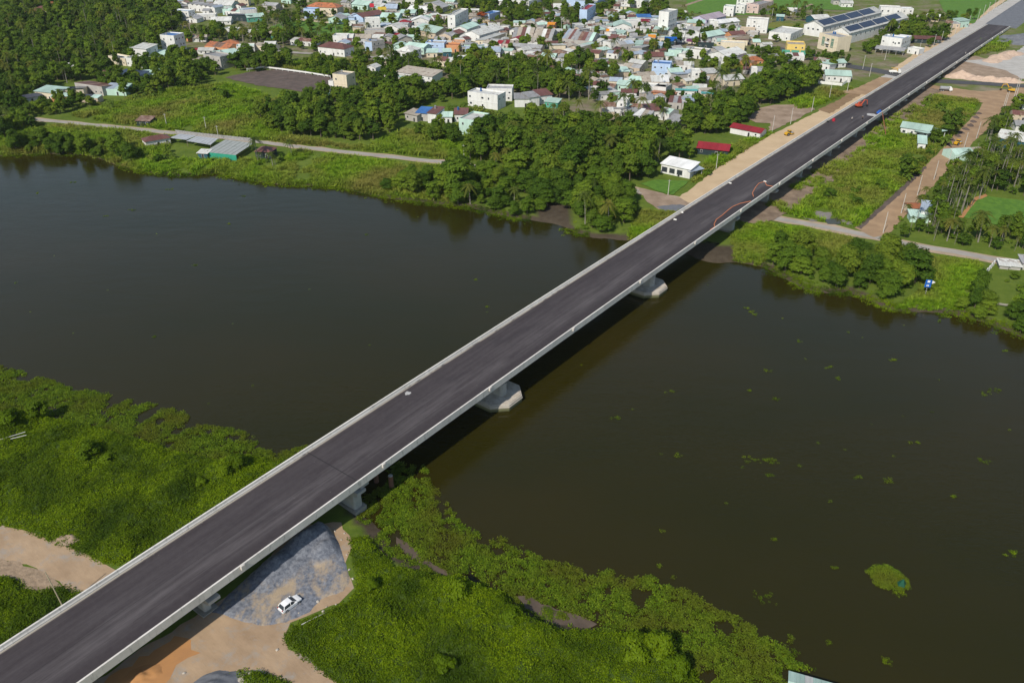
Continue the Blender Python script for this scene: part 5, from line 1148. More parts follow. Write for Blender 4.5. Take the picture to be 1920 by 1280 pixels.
# small tin roofed sheds that fill the yards between the houses, each named after the house it leans on
_labs = [(f[0], o_) for f, o_ in zip(FOOT, [o for o in bpy.data.objects if o.type == 'EMPTY' and o.get("category") and o.name != "road_bridge"])]
_town = W([(330, 10), (480, 0), (1000, 0), (1260, 0), (1290, 35), (1440, 70), (1440, 130), (1300, 185), (1290, 225), (1150, 245), (1110, 190), (1010, 118), (960, 105), (700, 100), (620, 95), (700, 66), (560, 30), (480, 40), (400, 60), (330, 45)]); _used = set(); _n = 0
RNAME = {'g': "grey", 'w': "pale", 't': "tan", 'r': "maroon", 'm': "mint", 'l': "blue grey", 'u': "rusty"}
for q_ in fill(_town, .12):
    F_ = FOOT; ok = True
    for c_, a_, b_, r_ in F_:
        if math.hypot(q_[0] - c_[0], q_[1] - c_[1]) < max(3.8, min(a_, b_) + 2.0) or (abs((q_[0] - c_[0]) * math.cos(r_) + (q_[1] - c_[1]) * math.sin(r_)) < a_ + 2.3 and abs(-(q_[0] - c_[0]) * math.sin(r_) + (q_[1] - c_[1]) * math.cos(r_)) < b_ + 2.0): ok = False; break
    if not ok or _n > 330: continue
    c_, o_ = min(_labs, key=lambda t: (t[0][0] - q_[0]) ** 2 + (t[0][1] - q_[1]) ** 2); rc = random.choice('ggwwwtrmlu'); dx_, dy_ = q_[0] - c_[0], q_[1] - c_[1]; rel = ("right of" if dx_ > 0 else "left of") if abs(dx_) > abs(dy_) else ("behind" if dy_ > 0 else "in front of"); lab = "small %s roofed shed %s the %s" % (RNAME[rc], rel, o_["label"])
    if lab in _used or len(lab.split()) > 16 or 'roofed shed' in o_["label"]: continue
    _used.add(lab); _n += 1; wl_ = random.uniform(4.5, 9); dp = random.uniform(4, 8); rz = random.choice((.25, -.35, .6, -.15)) + random.uniform(-.12, .12); ux = np.array([math.cos(rz), math.sin(rz)]) * wl_ / 2; uy = np.array([-math.sin(rz), math.cos(rz)]) * dp / 2
    TILES['_'] = None; A_ = q_ - ux - uy; B_ = q_ + ux - uy; _tat = tat; tat = lambda t, x, y, z=GZ: (x, y)
    house('_', A_[0], A_[1], B_[0], B_[1], dp, random.uniform(2.3, 3.3), random.choice('sSGGGv'), random.choice('wwwwgtcm'), rc, lab, "shed", "shed", ov=.3); tat = _tat
# ------------------------------------------------------------------ trees and palms
FC = np.array([f[0] for f in FOOT]); FH = np.array([(f[1], f[2]) for f in FOOT]); FR = np.array([f[3] for f in FOOT])
def clear_of_houses(x, y, pad):
    dx = x - FC[:, 0]; dy = y - FC[:, 1]; u = dx * np.cos(FR) + dy * np.sin(FR); v = -dx * np.sin(FR) + dy * np.cos(FR)
    return not np.any((np.abs(u) < FH[:, 0] + pad) & (v > -FH[:, 1] - pad * 1.6) & (v < FH[:, 1] + pad))
def off_bridge(x, y, pad=12):
    v = np.array([x - B_X0, y - B_Y0]); return abs(v @ bn) > pad
PAVED = [np.array(q) for q in (lane_l, lane_r)]
def off_lane(x, y, d=3.2):
    X_ = np.array([x]); Y_ = np.array([y]); return all(segdist(X_, Y_, q)[0] > d for q in PAVED)
KEEP_OUT = [W(q) for q in ([(1268, 374), (1345, 316), (1445, 254), (1606, 171), (1700, 128), (1990, -40), (1990, -10), (1700, 165), (1310, 384)], [(1604, 428), (1733, 313), (1846, 190), (1890, 180), (1800, 290), (1662, 436)],
            [(420, 146), (520, 130), (690, 160), (610, 186)], [(1402, 222), (1450, 197), (1530, 204), (1440, 246)], [(1803, 408), (1850, 368), (1960, 382), (1960, 430)], [(1115, 30), (1165, 14), (1220, 20), (1190, 40)], [(1437, 44), (1528, 48), (1508, 62), (1437, 59)], [(1290, 25), (1285, -10), (1600, -30), (1600, 20)])]
KX = lambda x, y: any(inside(np.array([x]), np.array([y]), k)[0] for k in KEEP_OUT)
HL = [o.get('label') for o in bpy.data.objects if o.type == 'EMPTY' and o.get('category') and o.name != 'road_bridge']; SEEN = set(); assert len(HL) == len(FOOT), (len(HL), len(FOOT))
ALL = []                                                   # kind, x, y, scale, zone
def grove(zone, pix, spacing, mix, smin, smax, pad=1.2, dense=1.0):
    poly = W(pix); P = np.array(poly); lo = P.min(0); hi = P.max(0); kinds = list(mix); wts = np.array([mix[k] for k in kinds]); wts = wts / wts.sum(); row = 0
    y = lo[1]
    while y < hi[1]:
        x = lo[0] + (row % 2) * spacing / 2
        while x < hi[0]:
            px = x + random.uniform(-.42, .42) * spacing; py = y + random.uniform(-.42, .42) * spacing; x += spacing
            if random.random() > dense or not inside(np.array([px]), np.array([py]), poly)[0]: continue
            if not clear_of_houses(px, py, pad) or not off_bridge(px, py) or KX(px, py) or not off_lane(px, py): continue
            k = kinds[int(RNG.choice(len(kinds), p=wts))]; s = random.uniform(smin, smax) * random.choice((.7, .85, 1, 1, 1.15, 1.3)); ALL.append((k, px, py, s, zone))
        y += spacing * .87; row += 1
grove('top_wood', [(-60, 10), (0, 12), (215, 5), (330, 0), (340, 40), (330, 64), (295, 80), (300, 105), (262, 118), (230, 128), (205, 132), (180, 150), (148, 155), (95, 168), (45, 195), (58, 222), (20, 242), (-60, 262), (-200, 200), (-300, 100)], 6.2, {'B': .78, 'C': .1, 'A': .12}, .75, 1.1)
grove('top_wood', [(20, 182), (100, 192), (180, 188), (190, 200), (90, 220), (40, 218)], 5.0, {'B': .7, 'N': .3}, .6, .85)
grove('field_wood', [(175, 165), (240, 150), (270, 132), (320, 108), (355, 108), (390, 125), (408, 142), (380, 160), (300, 178), (230, 186), (190, 184)], 5.6, {'B': 1}, .75, 1.05)
grove('grove_palms', [(330, 66), (380, 60), (470, 62), (520, 70), (600, 78), (610, 86), (520, 92), (440, 80), (350, 84)], 6.0, {'B': .5, 'C': .35, 'A': .15}, .7, 1.0)
grove('grove_palms', [(470, 30), (510, 28), (560, 40), (545, 52), (490, 52)], 6.5, {'B': .4, 'C': .4, 'A': .2}, .7, 1.0)
grove('field_wood', [(435, 128), (460, 112), (500, 108), (545, 118), (545, 128), (500, 134), (455, 138)], 5.5, {'B': .9, 'C': .1}, .8, 1.1)
grove('plot_shrubs', [(560, 128), (600, 118), (640, 122), (700, 135), (740, 148), (760, 160), (700, 160), (640, 150), (590, 146)], 4.6, {'B': .65, 'S': .35}, .5, .8)
grove('villa_wood', [(660, 112), (720, 110), (740, 118), (790, 130), (860, 132), (870, 140), (800, 150), (740, 140), (680, 125)], 5.4, {'B': .8, 'C': .2}, .6, .95)
grove('mid_wood', [(480, 232), (505, 212), (560, 198), (600, 190), (660, 188), (690, 178), (740, 168), (800, 170), (870, 168), (880, 188), (820, 192), (770, 205), (745, 225), (745, 240), (720, 255), (690, 266), (640, 268), (560, 258), (505, 246)], 5.6, {'B': 1}, .8, 1.2)
grove('field_shrubs', [(330, 180), (430, 170), (500, 192), (540, 215), (500, 240), (430, 225), (380, 205)], 7.5, {'S': 1}, .8, 1.6, dense=.55)
grove('east_wood', [(840, 130), (900, 120), (980, 128), (1060, 128), (1120, 132), (1150, 150), (1150, 175), (1120, 192), (1060, 190), (1000, 184), (960, 176), (870, 170), (845, 150)], 5.6, {'B': .8, 'C': .1, 'A': .1}, .8, 1.15)
grove('east_wood', [(1005, 210), (1060, 205), (1130, 225), (1150, 240), (1080, 240), (1020, 228)], 5, {'B': .25, 'N': .6, 'C': .15}, .7, 1.0)
grove('row_trees', [(770, 252), (800, 244), (850, 250), (875, 262), (860, 272), (800, 264)], 4.6, {'B': .9, 'S': .1}, .65, .9)
grove('river_wood', [(870, 290), (900, 262), (940, 245), (1000, 236), (1080, 246), (1160, 250), (1230, 262), (1285, 285), (1305, 302), (1245, 300), (1230, 320), (1200, 345), (1160, 350), (1060, 345), (960, 330), (900, 325)], 5.8, {'B': .9, 'C': .1}, .85, 1.25)
grove('river_edge', [(700, 362), (740, 345), (800, 335), (850, 322), (900, 330), (960, 335), (1020, 345), (1080, 355), (1160, 360), (1182, 380), (1185, 410), (1160, 438), (1100, 436), (1070, 425), (1060, 400), (1030, 392), (990, 404), (950, 402), (900, 388), (850, 380), (790, 374)], 5.6, {'R': .86, 'S': .1, 'C': .04}, .62, 1.0)
grove('sand_wood', [(1285, 252), (1300, 228), (1330, 215), (1370, 196), (1400, 172), (1440, 152), (1490, 145), (1530, 152), (1522, 172), (1480, 190), (1420, 202), (1400, 222), (1380, 240), (1330, 258)], 5.6, {'B': .95, 'C': .05}, .85, 1.25)
grove('sand_wood', [(1390, 120), (1440, 105), (1480, 112), (1470, 128), (1420, 135)], 6, {'B': 1}, .7, 1.0)
grove('right_shore', [(1428, 492), (1450, 470), (1500, 482), (1560, 505), (1590, 492), (1605, 478), (1650, 474), (1690, 478), (1715, 494), (1722, 540), (1700, 566), (1660, 566), (1620, 545), (1590, 535), (1550, 540), (1500, 525), (1460, 510)], 4.6, {'R': .85, 'S': .15}, .5, .95)
grove('right_rim', [(1795, 575), (1825, 545), (1845, 560), (1855, 592), (1820, 600)], 4, {'R': .6, 'S': .4}, .5, .8); grove('right_rim', [(1880, 592), (1935, 580), (1935, 640), (1895, 618)], 4.2, {'R': .7, 'S': .3}, .55, .85); grove('right_rim', [(1850, 500), (1930, 515), (1930, 560), (1860, 560), (1845, 540)], 6, {'S': .6, 'N': .2, 'B': .2}, .6, .9, dense=.7)
grove('areca_grove', [(1712, 425), (1745, 395), (1790, 338), (1822, 308), (1860, 300), (1930, 300), (1930, 370), (1850, 362), (1815, 395), (1790, 420), (1740, 432)], 3.7, {'A': .62, 'C': .1, 'B': .14, 'S': .14}, .75, 1.1)
grove('orchard', [(1690, 446), (1720, 434), (1790, 428), (1830, 440), (1900, 436), (1940, 450), (1930, 478), (1850, 468), (1790, 458), (1720, 446)], 3.9, {'B': .4, 'C': .25, 'A': .15, 'S': .2}, .5, .85)
grove('orchard', [(1850, 248), (1868, 224), (1892, 205), (1930, 205), (1930, 300), (1850, 298), (1822, 300), (1835, 272)], 5.5, {'B': .5, 'A': .25, 'C': .15, 'N': .1}, .6, .95)
grove('haul_shrubs', [(1690, 330), (1730, 290), (1780, 240), (1815, 212), (1825, 215), (1795, 248), (1735, 308), (1700, 345)], 4.2, {'S': .8, 'N': .1, 'B': .1}, .9, 1.6, dense=.8)
grove('haul_shrubs', [(1700, 200), (1745, 185), (1790, 190), (1800, 215), (1760, 225), (1700, 218)], 5.5, {'S': .6, 'N': .4}, .9, 1.5, dense=.7)
grove('haul_shrubs', [(1530, 370), (1590, 345), (1660, 350), (1640, 380), (1560, 385)], 6, {'S': .8, 'N': .2}, .8, 1.7, dense=.6)
grove('left_shore', [(15, 284), (40, 264), (110, 268), (160, 268), (200, 276), (262, 282), (268, 302), (235, 308), (190, 296), (150, 288), (90, 286)], 5.0, {'R': .85, 'S': .15}, .5, .85, dense=.85)
grove('gravel_wood', [(1665, 68), (1700, 62), (1770, 60), (1775, 76), (1720, 84), (1680, 80)], 6, {'B': .9, 'C': .1}, .7, 1.0)
grove('gravel_wood', [(1690, 40), (1760, 30), (1830, 36), (1800, 50), (1720, 50)], 7, {'B': .8, 'C': .2}, .6, .95, dense=.8)
grove('town_trees', [(460, 10), (1000, 10), (1290, 20), (1420, 70), (1440, 150), (1300, 200), (1150, 215), (1000, 115), (700, 105), (560, 95), (520, 60)], 8.5, {'B': .6, 'C': .25, 'A': .08, 'N': .07}, .45, .95, .9, dense=.7)
grove('town_trees', [(1440, 20), (1540, 20), (1560, 35), (1450, 45), (1420, 35)], 8, {'B': .4, 'C': .6}, .6, .9)
grove('town_trees', [(860, 2), (1000, 25), (1100, 20), (1250, 5), (1260, 30), (1060, 60), (1000, 50), (880, 30)], 7, {'B': .9, 'C': .1}, .7, 1.1, dense=.8)
grove('garden_trees', [(1120, 200), (1200, 195), (1260, 205), (1250, 225), (1150, 230)], 7, {'C': .8, 'B': .2}, .7, 1.0, dense=.7)
grove('garden_trees', [(1100, 238), (1180, 240), (1290, 262), (1270, 275), (1150, 258)], 7, {'B': .6, 'S': .4}, .5, .8)
grove('sand_bushes', [(1310, 332), (1350, 300), (1410, 266), (1440, 250), (1446, 256), (1350, 312), (1318, 340)], 4, {'S': 1}, .6, 1.0, dense=.7)
grove('pen_plants', [(255, 300), (300, 290), (330, 282), (340, 300), (300, 310)], 5, {'S': .6, 'N': .4}, .8, 1.2); grove('pen_plants', [(470, 300), (540, 285), (560, 288), (530, 312), (480, 318)], 4.5, {'S': .5, 'N': .2, 'C': .3}, .5, .9)
grove('banana_grove', [(838, 204), (880, 200), (905, 208), (960, 224), (1005, 234), (980, 246), (930, 240), (900, 228), (850, 220)], 3.4, {'N': 1}, .9, 1.3); grove('banana_grove', [(165, 215), (200, 198), (250, 188), (300, 172), (310, 178), (250, 196), (200, 212)], 3.8, {'N': 1}, .8, 1.15)
grove('west_rim', [(-120, 240), (-10, 245), (50, 228), (62, 240), (20, 270), (-120, 285)], 5.2, {'B': 1}, .8, 1.15)
for (t, x, y, k, s) in [('C', 190, 580, 'B', 1.1), ('C', 790, 430, 'B', 1.0), ('E', 80, 470, 'B', .85), ('E', 235, 480, 'B', .85), ('D', 1740, 610, 'B', .85), ('F', 1000, 770, 'B', 1.35), ('F', 1480, 640, 'B', 1.3), ('F', 40, 630, 'C', 1.0), ('F', 540, 440, 'C', 1.1), ('F', 400, 430, 'C', 1.1),
                        ('F', 230, 730, 'C', .8), ('F', 750, 640, 'C', .8), ('F', 640, 690, 'B', .75), ('E', 1460, 640, 'B', .75), ('E', 1780, 660, 'B', .75), ('E', 1690, 770, 'B', .7), ('C', 660, 130, 'B', 1.0), ('C', 500, 90, 'B', .7), ('B', 1450, 215, 'B', 1.0), ('B', 1700, 235, 'B', .9), ('B', 1620, 600, 'B', .8), ('c', 870, 930, 'B', .6)]:
    X_, Y_ = tat(t, x, y); ALL.append((k, X_, Y_, s, 'town_trees'))
Lb = {'top_wood': 'of the dense wood filling the top left', 'field_wood': 'of the belt along the big grassy field', 'grove_palms': 'of the palm grove left of the orange school', 'plot_shrubs': 'behind the dark ploughed plot', 'villa_wood': 'of the garden belt by the white and blue villa',
      'mid_wood': 'of the dark wood above the riverside lane', 'field_shrubs': 'scattered in the big grassy field', 'east_wood': 'of the wood between the market and the river', 'river_wood': 'of the big wood left of the sand strip', 'river_edge': 'overhanging the water left of the bridge',
      'sand_wood': 'of the wood between town and sand strip', 'right_shore': 'on the far shore right of the bridge', 'areca_grove': 'of the tall palm grove at the right edge', 'factory_trees': 'standing round the factory and townhouse', 'right_rim': 'round the fenced garden at the right edge', 'orchard': 'of the garden plots right of the haul road', 'haul_shrubs': 'between bridge and haul road', 'left_shore': 'at the water on the far left shore',
      'gravel_wood': 'of the clump by the far gravel road', 'town_trees': 'standing among the town houses', 'garden_trees': 'of the gardens behind the white cube house row', 'sand_bushes': 'along the edge of the sand strip', 'pen_plants': 'beside the shore fish pens', 'banana_grove': 'of the bright banana patches', 'row_trees': 'before the mint walled house in the clearing', 'west_rim': 'of the dark rim at the left end of the lane'}
grove('orchard', [(1672, 430), (1705, 392), (1730, 372), (1760, 380), (1740, 410), (1710, 436)], 3.6, {'S': .45, 'C': .25, 'B': .3}, .4, .7)
grove('factory_trees', [(1612, 100), (1640, 78), (1668, 60), (1680, 66), (1662, 90), (1640, 104)], 5.5, {'B': .8, 'C': .2}, .6, .9); grove('factory_trees', [(1480, 104), (1560, 112), (1600, 118), (1590, 124), (1500, 114)], 6, {'B': .8, 'S': .2}, .55, .8, dense=.8); grove('factory_trees', [(1440, 62), (1510, 64), (1500, 75), (1450, 82)], 5.5, {'S': .6, 'B': .4}, .6, .9); grove('factory_trees', [(1690, 100), (1720, 92), (1770, 68), (1775, 74), (1725, 100), (1690, 112)], 6, {'B': .6, 'S': .4}, .5, .8, dense=.6)
KN = {'B': ("leafy_tree", "tree", "leafy tree"), 'R': ("river_tree", "tree", "bushy tree"), 'S': ("shrub", "shrub", "round shrub"), 'C': ("coconut_palm", "palm", "coconut palm"), 'A': ("areca_palm", "palm", "slender areca palm"), 'N': ("banana_plant", "plant", "banana plant")}
for kind in KN:
    L_ = sorted([a for a in ALL if a[0] == kind], key=lambda a: math.hypot(a[1], a[2]) / a[3]); nm, ct, ph = KN[kind]
    vis = [a for a in L_ if abs(a[1]) < .63 * (a[2] * _c + CAM_H * _s) and 0 < a[2] < 800]
    solo = vis[:290]; ids = set(map(id, solo))
    for (_, x, y, s, zn) in solo:
        z = float(min(GZ, max(.0, ground_z(np.array([x]), np.array([y]))[0][0]))) - .1
        lab = ph + " " + Lb[zn]; j = int(np.argmin(np.hypot(FC[:, 0] - x, FC[:, 1] - y)))          # a tree close to a house is told by that house
        cand = ph + " beside the " + HL[j]
        if np.hypot(FC[j, 0] - x, FC[j, 1] - y) < 13 and cand not in SEEN and len(cand.split()) <= 16: lab = cand; SEEN.add(cand)
        plant(kind, x, y, s, lab, ct, ph + "s " + Lb[zn], nm, z)
    rest = [a for a in L_ if id(a) not in ids]
    if rest:
        protos = []
        for tr, cr, _, _ in PROTO[kind]:                       # trunk and crown as one mesh for the mass behind
            me = bpy.data.meshes.new("mass"); bm = bmesh.new(); bm.from_mesh(tr); n0 = len(bm.faces); bm.from_mesh(cr); bm.faces.ensure_lookup_table()
            for f in bm.faces: f.material_index = 0
            for f in list(bm.faces)[n0:]: f.material_index = 1
            bm.to_mesh(me); bm.free(); me.materials.append(tr.materials[0]); me.materials.append(cr.materials[0]); protos.append(proto_obj("mass", me))
        P = np.array([(a[1], a[2], GZ - .15) for a in rest]); scatter({"B": "distant_wood", "R": "distant_river_wood", "S": "distant_shrubs", "C": "distant_coconut_palms", "A": "distant_areca_palms", "N": "distant_banana_plants"}[kind], P, [a[3] for a in rest], protos, "farther " + ph + "s that merge into the mass behind", .05)
# orange flowering tree in town
X_, Y_ = tat('C', 1580, 250); plant('L', X_, Y_, 1.0, "spreading tree with orange red blossom beside the tan hall", "tree", None, "flame_tree", v=0)

# tall bushes rising out of the creeper on the near shore
for k, (px, py, s_, lab) in enumerate([(28, 800, 1.9, "large bush out of the creeper at the left edge"), (78, 782, 1.5, "rounded bush next to the large bush at the left edge"), (165, 862, 1.5, "bush in the middle of the left creeper bank"), (205, 868, 1.1, "smaller bush in the middle of the left creeper bank"), (420, 893, 1.2, "bush on the creeper close to the left parapet"), (445, 876, 1.3, "bush near the hyacinth edge by the left parapet"), (380, 910, .9, "low bush by the left parapet"),
        (858, 1120, 1.4, "bright bush above the brown mud pool"), (960, 1168, 1.3, "bush below the brown mud pool"), (1190, 1238, 1.7, "tall bush at the lower centre near the hyacinth"), (1232, 1228, 1.8, "tallest bush at the lower centre near the hyacinth"), (1262, 1262, 1.5, "bush at the bottom near the hyacinth mat"), (835, 1255, 1.2, "lone dark bush at the bottom of the creeper"), (700, 1105, .9, "low bush on the creeper right of the gravel")]):
    x, y = at(px, py); plant('V', x, y, s_ * .95, lab, "bush", "bushes of the near shore", "bush", z=GZ + .1 + float(creeper_h(np.array([x]), np.array([y]))[0]) * .35)
# ------------------------------------------------------------------ vehicles and machines (x = forward)
def wheel_me(r, w): return MB().tube([(0, -w / 2, 0), (0, w / 2, 0)], r, 14, 0).mesh("wheel", RUBBER)
def wheels(e, pts, r, w):
    me = wheel_me(r, w)
    rm = MB().tube([(0, -w / 2 - .012, 0), (0, w / 2 + .012, 0)], r * .6, 10).mesh("rim", GREY)
    for x, y in pts: link("rim", rm, link("wheel", me, e, (x, y, r)))
def place_at(name, t, x, y, rz, label, cat, z=GZ, group=None):
    X_, Y_ = tat(t, x, y, z); return tag(empty(name, (X_, Y_, z), rz), label, cat, group)
def loft(secs, n_mat=0):
    """secs: list of (x, [(y,z)...]) rings joined along x"""
    mb = MB(); n = len(secs[0][1])
    for x, ring in secs: mb.v += [(x, y, z) for y, z in ring]
    for i in range(len(secs) - 1):
        for j in range(n): mb.f.append((i * n + j, i * n + (j + 1) % n, (i + 1) * n + (j + 1) % n, (i + 1) * n + j)); mb.m.append(n_mat)
    mb.f.append(tuple(range(n))); mb.f.append(tuple(range(len(mb.v) - n, len(mb.v)))); mb.m += [0, 0]; return mb
CARP = simple("car_white", (.80, .80, .80), (.78, .78, .78), 1, .25, .5)
X1, Y1 = at(480 + 565 / 12, 1080 + 815 / 12, GZ); X2, Y2 = at(480 + 960 / 12, 1080 + 600 / 12, GZ)
car = empty("white_car", ((X1 + X2) / 2, (Y1 + Y2) / 2 + .35, GZ + .09), R(90 - 40)); car.scale = (1.12, 1.06, 1.06); tag(car, "white hatchback car parked on the sandy yard by the gravel heap", "car")
def body_ring(hw, z0, z1, sh): return [(-hw + .06, z0), (-hw, z0 + .18), (-hw, z1 - sh), (-hw + .12, z1), (hw - .12, z1), (hw, z1 - sh), (hw, z0 + .18), (hw - .06, z0)]
secs = [(-1.92, body_ring(.72, .38, .82, .12)), (-1.86, body_ring(.80, .28, .95, .12)), (-1.5, body_ring(.85, .22, 1.0, .12)), (-.4, body_ring(.87, .20, .98, .1)), (.75, body_ring(.87, .20, .95, .1)), (1.35, body_ring(.85, .22, .86, .12)), (1.78, body_ring(.78, .28, .74, .14)), (1.93, body_ring(.62, .36, .62, .1))]
loft(secs).build("body", CARP, car, smooth=False)
def cab_ring(hb, ht, zb, zt): return [(-hb, zb), (-ht, zt), (ht, zt), (hb, zb)]
loft([(-1.78, cab_ring(.76, .60, .93, 1.02)), (-1.42, cab_ring(.80, .62, .93, 1.44)), (-.6, cab_ring(.82, .64, .93, 1.53)), (.15, cab_ring(.82, .64, .93, 1.50)), (.95, cab_ring(.78, .58, .90, .95))]).build("cabin_glass", GLASS, car)
loft([(-1.40, [(-.62, 1.445), (-.62, 1.475), (.62, 1.475), (.62, 1.445)]), (-.6, [(-.66, 1.53), (-.64, 1.57), (.64, 1.57), (.66, 1.53)]), (.12, [(-.65, 1.50), (-.63, 1.54), (.63, 1.54), (.65, 1.50)]), (.2, [(-.64, 1.45), (-.62, 1.48), (.62, 1.48), (.64, 1.45)])]).build("roof", CARP, car)
for sg in (-1, 1):
    MB().tube([(-.25, sg * .83, .95), (-.25, sg * .655, 1.52)], .045, 4).tube([(.95, sg * .78, .93), (.15, sg * .645, 1.51)], .045, 4).tube([(-1.62, sg * .79, .95), (-1.38, sg * .63, 1.45)], .09, 4).build("pillar", CARP, car)
    MB().box(.62, .80, sg * .98 - .09, sg * .98 + .09, .95, 1.08).build("mirror", CARP, car)
    MB().box(1.66, 1.86, sg * .58 - .14, sg * .58 + .14, .64, .735).build("headlight", simple("lamp_glass", (.6, .62, .64), (.5, .5, .5), 1, .1), car)
    MB().box(-1.925, -1.80, sg * .62 - .12, sg * .62 + .12, .78, .96).build("tail_light", simple("lamp_red", (.35, .02, .02), (.3, .02, .02), 1, .2), car)
wheels(car, [(-1.2, -.80), (-1.2, .80), (1.22, -.78), (1.22, .78)], .33, .24)
def roller(t, x, y, rz, label, z=GZ):
    e = place_at("road_roller", t, x, y, rz, label, "road roller", z, "yellow road rollers")
    MB().tube([(1.6, -1.05, .75), (1.6, 1.05, .75)], .75, 16).build("drum", GREY, e); MB().box(.7, 2.5, -1.25, -1.08, .6, .95).box(.7, 2.5, 1.08, 1.25, .6, .95).box(.6, .85, -1.25, 1.25, .6, 1.0).build("drum_frame", YELLOW, e)
    loft([(-2.5, [(-.8, .7), (-.8, 1.5), (.8, 1.5), (.8, .7)]), (-1.2, [(-.85, .7), (-.85, 1.75), (.85, 1.75), (.85, .7)]), (-.6, [(-.85, .7), (-.85, 1.7), (.85, 1.7), (.85, .7)])]).build("engine_hood", YELLOW, e)
    cab = MB().box(-.6, .6, -.75, .75, .7, 1.3, 0).box(-.55, .55, -.7, .7, 1.3, 2.3, 1).build("cab", [YELLOW, GLASS], e)
    MB().box(-.75, .75, -.85, .85, 2.31, 2.45).build("cab_roof", YELLOW, e); wheels(e, [(-1.5, -.9), (-1.5, .9)], .72, .5); return e
roller('r', 507, 527, R(35), "yellow road roller working on the pale sand strip beside the bridge")
roller('d', 1420, 1085, R(40), "yellow road roller on the dirt haul road")
def truck(t, x, y, rz, label, body, cabc, kind):
    e = place_at("truck", t, x, y, rz, label, "truck"); MB().box(-3.4, 3.2, -.45, .45, .6, .85).build("chassis", DARK, e)
    loft([(1.7, [(-1.1, .7), (-1.1, 2.6), (1.1, 2.6), (1.1, .7)]), (2.7, [(-1.1, .7), (-1.1, 2.55), (1.1, 2.55), (1.1, .7)]), (3.3, [(-1.08, .7), (-1.05, 1.7), (1.05, 1.7), (1.08, .7)])]).build("cab", cabc, e)
    MB().add([(3.32, -.95, 1.72), (3.32, .95, 1.72), (2.78, .95, 2.5), (2.78, -.95, 2.5)], [(0, 1, 2, 3)]).build("windscreen", GLASS, e)
    if kind == 'tank': MB().tube([(-3.3, 0, 1.75), (-3.1, 0, 1.75), (1.3, 0, 1.75), (1.5, 0, 1.75)], [.7, 1.05, 1.05, .7], 12).build("tank", body, e)
    else:
        MB().box(-3.5, 1.4, -1.15, 1.15, .9, 1.1).box(-3.5, 1.4, -1.15, -1.08, 1.1, 1.6).box(-3.5, 1.4, 1.08, 1.15, 1.1, 1.6).box(-3.5, -3.43, -1.08, 1.08, 1.1, 1.6).build("cargo_bed", body, e)
        MB().tube([(1.2, 0, 1.1), (1.2, 0, 3.0), (-2.6, 0, 3.3)], [.22, .2, .14], 6).build("crane_arm", YELLOW, e)
    wheels(e, [(-2.6, -.9), (-2.6, .9), (-1.5, -.9), (-1.5, .9), (2.4, -.9), (2.4, .9)], .5, .35); return e
truck('d', 950, 552, R(-15), "white cab truck with yellow loading crane on the cross road", WHITE, WHITE, 'bed')
truck('d', 1330, 685, R(-12), "grey tanker truck with white cab on the sandy crossing", GREY, WHITE, 'tank')
truck('C', 1625, 300, R(10), "truck with white cab and dark blue body in town", simple("container_blue", (.02, .05, .16), (.015, .04, .12)), WHITE, 'bed')
def digger(name, X_, Y_, z, rz, label, col, sc=1.0):
    e = empty(name, (X_, Y_, z), rz); e.scale = (sc,) * 3; tag(e, label, "excavator")
    for sg in (-1, 1): MB().extr([(-1.9, .15), (-1.6, 0), (1.6, 0), (1.9, .15), (1.9, .7), (1.6, .85), (-1.6, .85), (-1.9, .7)], 'y', sg * 1.05 - .28, sg * 1.05 + .28).build("track", RUBBER, e)
    MB().box(-1.9, .9, -1.2, 1.2, .95, 1.9).build("engine_house", col, e)
    MB().box(.0, 1.5, .25, 1.15, 1.0, 2.75, 0).box(.1, 1.52, .20, 1.17, 1.8, 2.6, 1).build("cab", [col, GLASS], e)
    MB().tube([(1.0, -.3, 1.6), (2.8, -.3, 4.0), (4.6, -.3, 3.6)], [.26, .3, .2], 6).build("boom", col, e); MB().tube([(4.6, -.3, 3.8), (5.2, -.3, 1.2)], [.2, .14], 6).build("stick", col, e)
    MB().extr([(4.8, 1.3), (5.6, 1.2), (5.8, .5), (5.2, .2), (4.7, .6)], 'y', -.8, .2).build("bucket", DARK, e); return e
X_, Y_ = tat('u', 720, 280); digger("excavator", X_, Y_, GZ, R(150), "dark and yellow excavator by the poles at the sandy crossing", YELLOW)
def on_deck(px, py):
    best = None
    for s in np.arange(-150, 655, 1.0):
        z = par_z(s) + DECK; x, y = at(px, py, z); v = np.array([x - B_X0, y - B_Y0]); e_ = abs(v @ bd - s)
        if best is None or e_ < best[0]: best = (e_, x, y, z, s)
    return best[1:4]
x, y, z = on_deck(1360 + 1068 / 4.2675, 130 + 305 / 4.2675); digger("orange_excavator", x, y, z + .01, R(20), "orange red excavator standing on the bridge deck", ORANGE, .9)
def small(name, pxy, mb, mats, label, cat, rz=0, deck=True, z=GZ):
    if deck: x, y, zz_ = on_deck(*pxy); zz_ += .01
    else: (x, y), zz_ = at(*pxy, z), z
    o = mb.build(name, mats, None, (x, y, zz_), (0, 0, rz)); tag(o, label, cat); return o
rr = lambda a, b: (1360 + a / 4.2675, 130 + b / 4.2675)
def barrel(r=.35, h=.9): return MB().tube([(0, 0, 0), (0, 0, h * .33), (0, 0, h * .36), (0, 0, h)], [r, r, r * 1.06, r], 12)
RED = simple("barrel_red", (.42, .02, .04), (.3, .015, .03)); small("red_barrel", rr(865, 415), MB().tube([(0, 0, 0), (0, 0, .5), (0, 0, 1.3)], [.75, .75, .6], 12), RED, "red water barrel on the bridge deck", "barrel")
small("tyre_stack", rr(820, 424), MB().tube([(0, 0, 0), (0, 0, .3)], .55, 12).tube([(0, 0, .31), (0, 0, .6)], .52, 12), RUBBER, "stack of black tyres against the left parapet", "tyres")
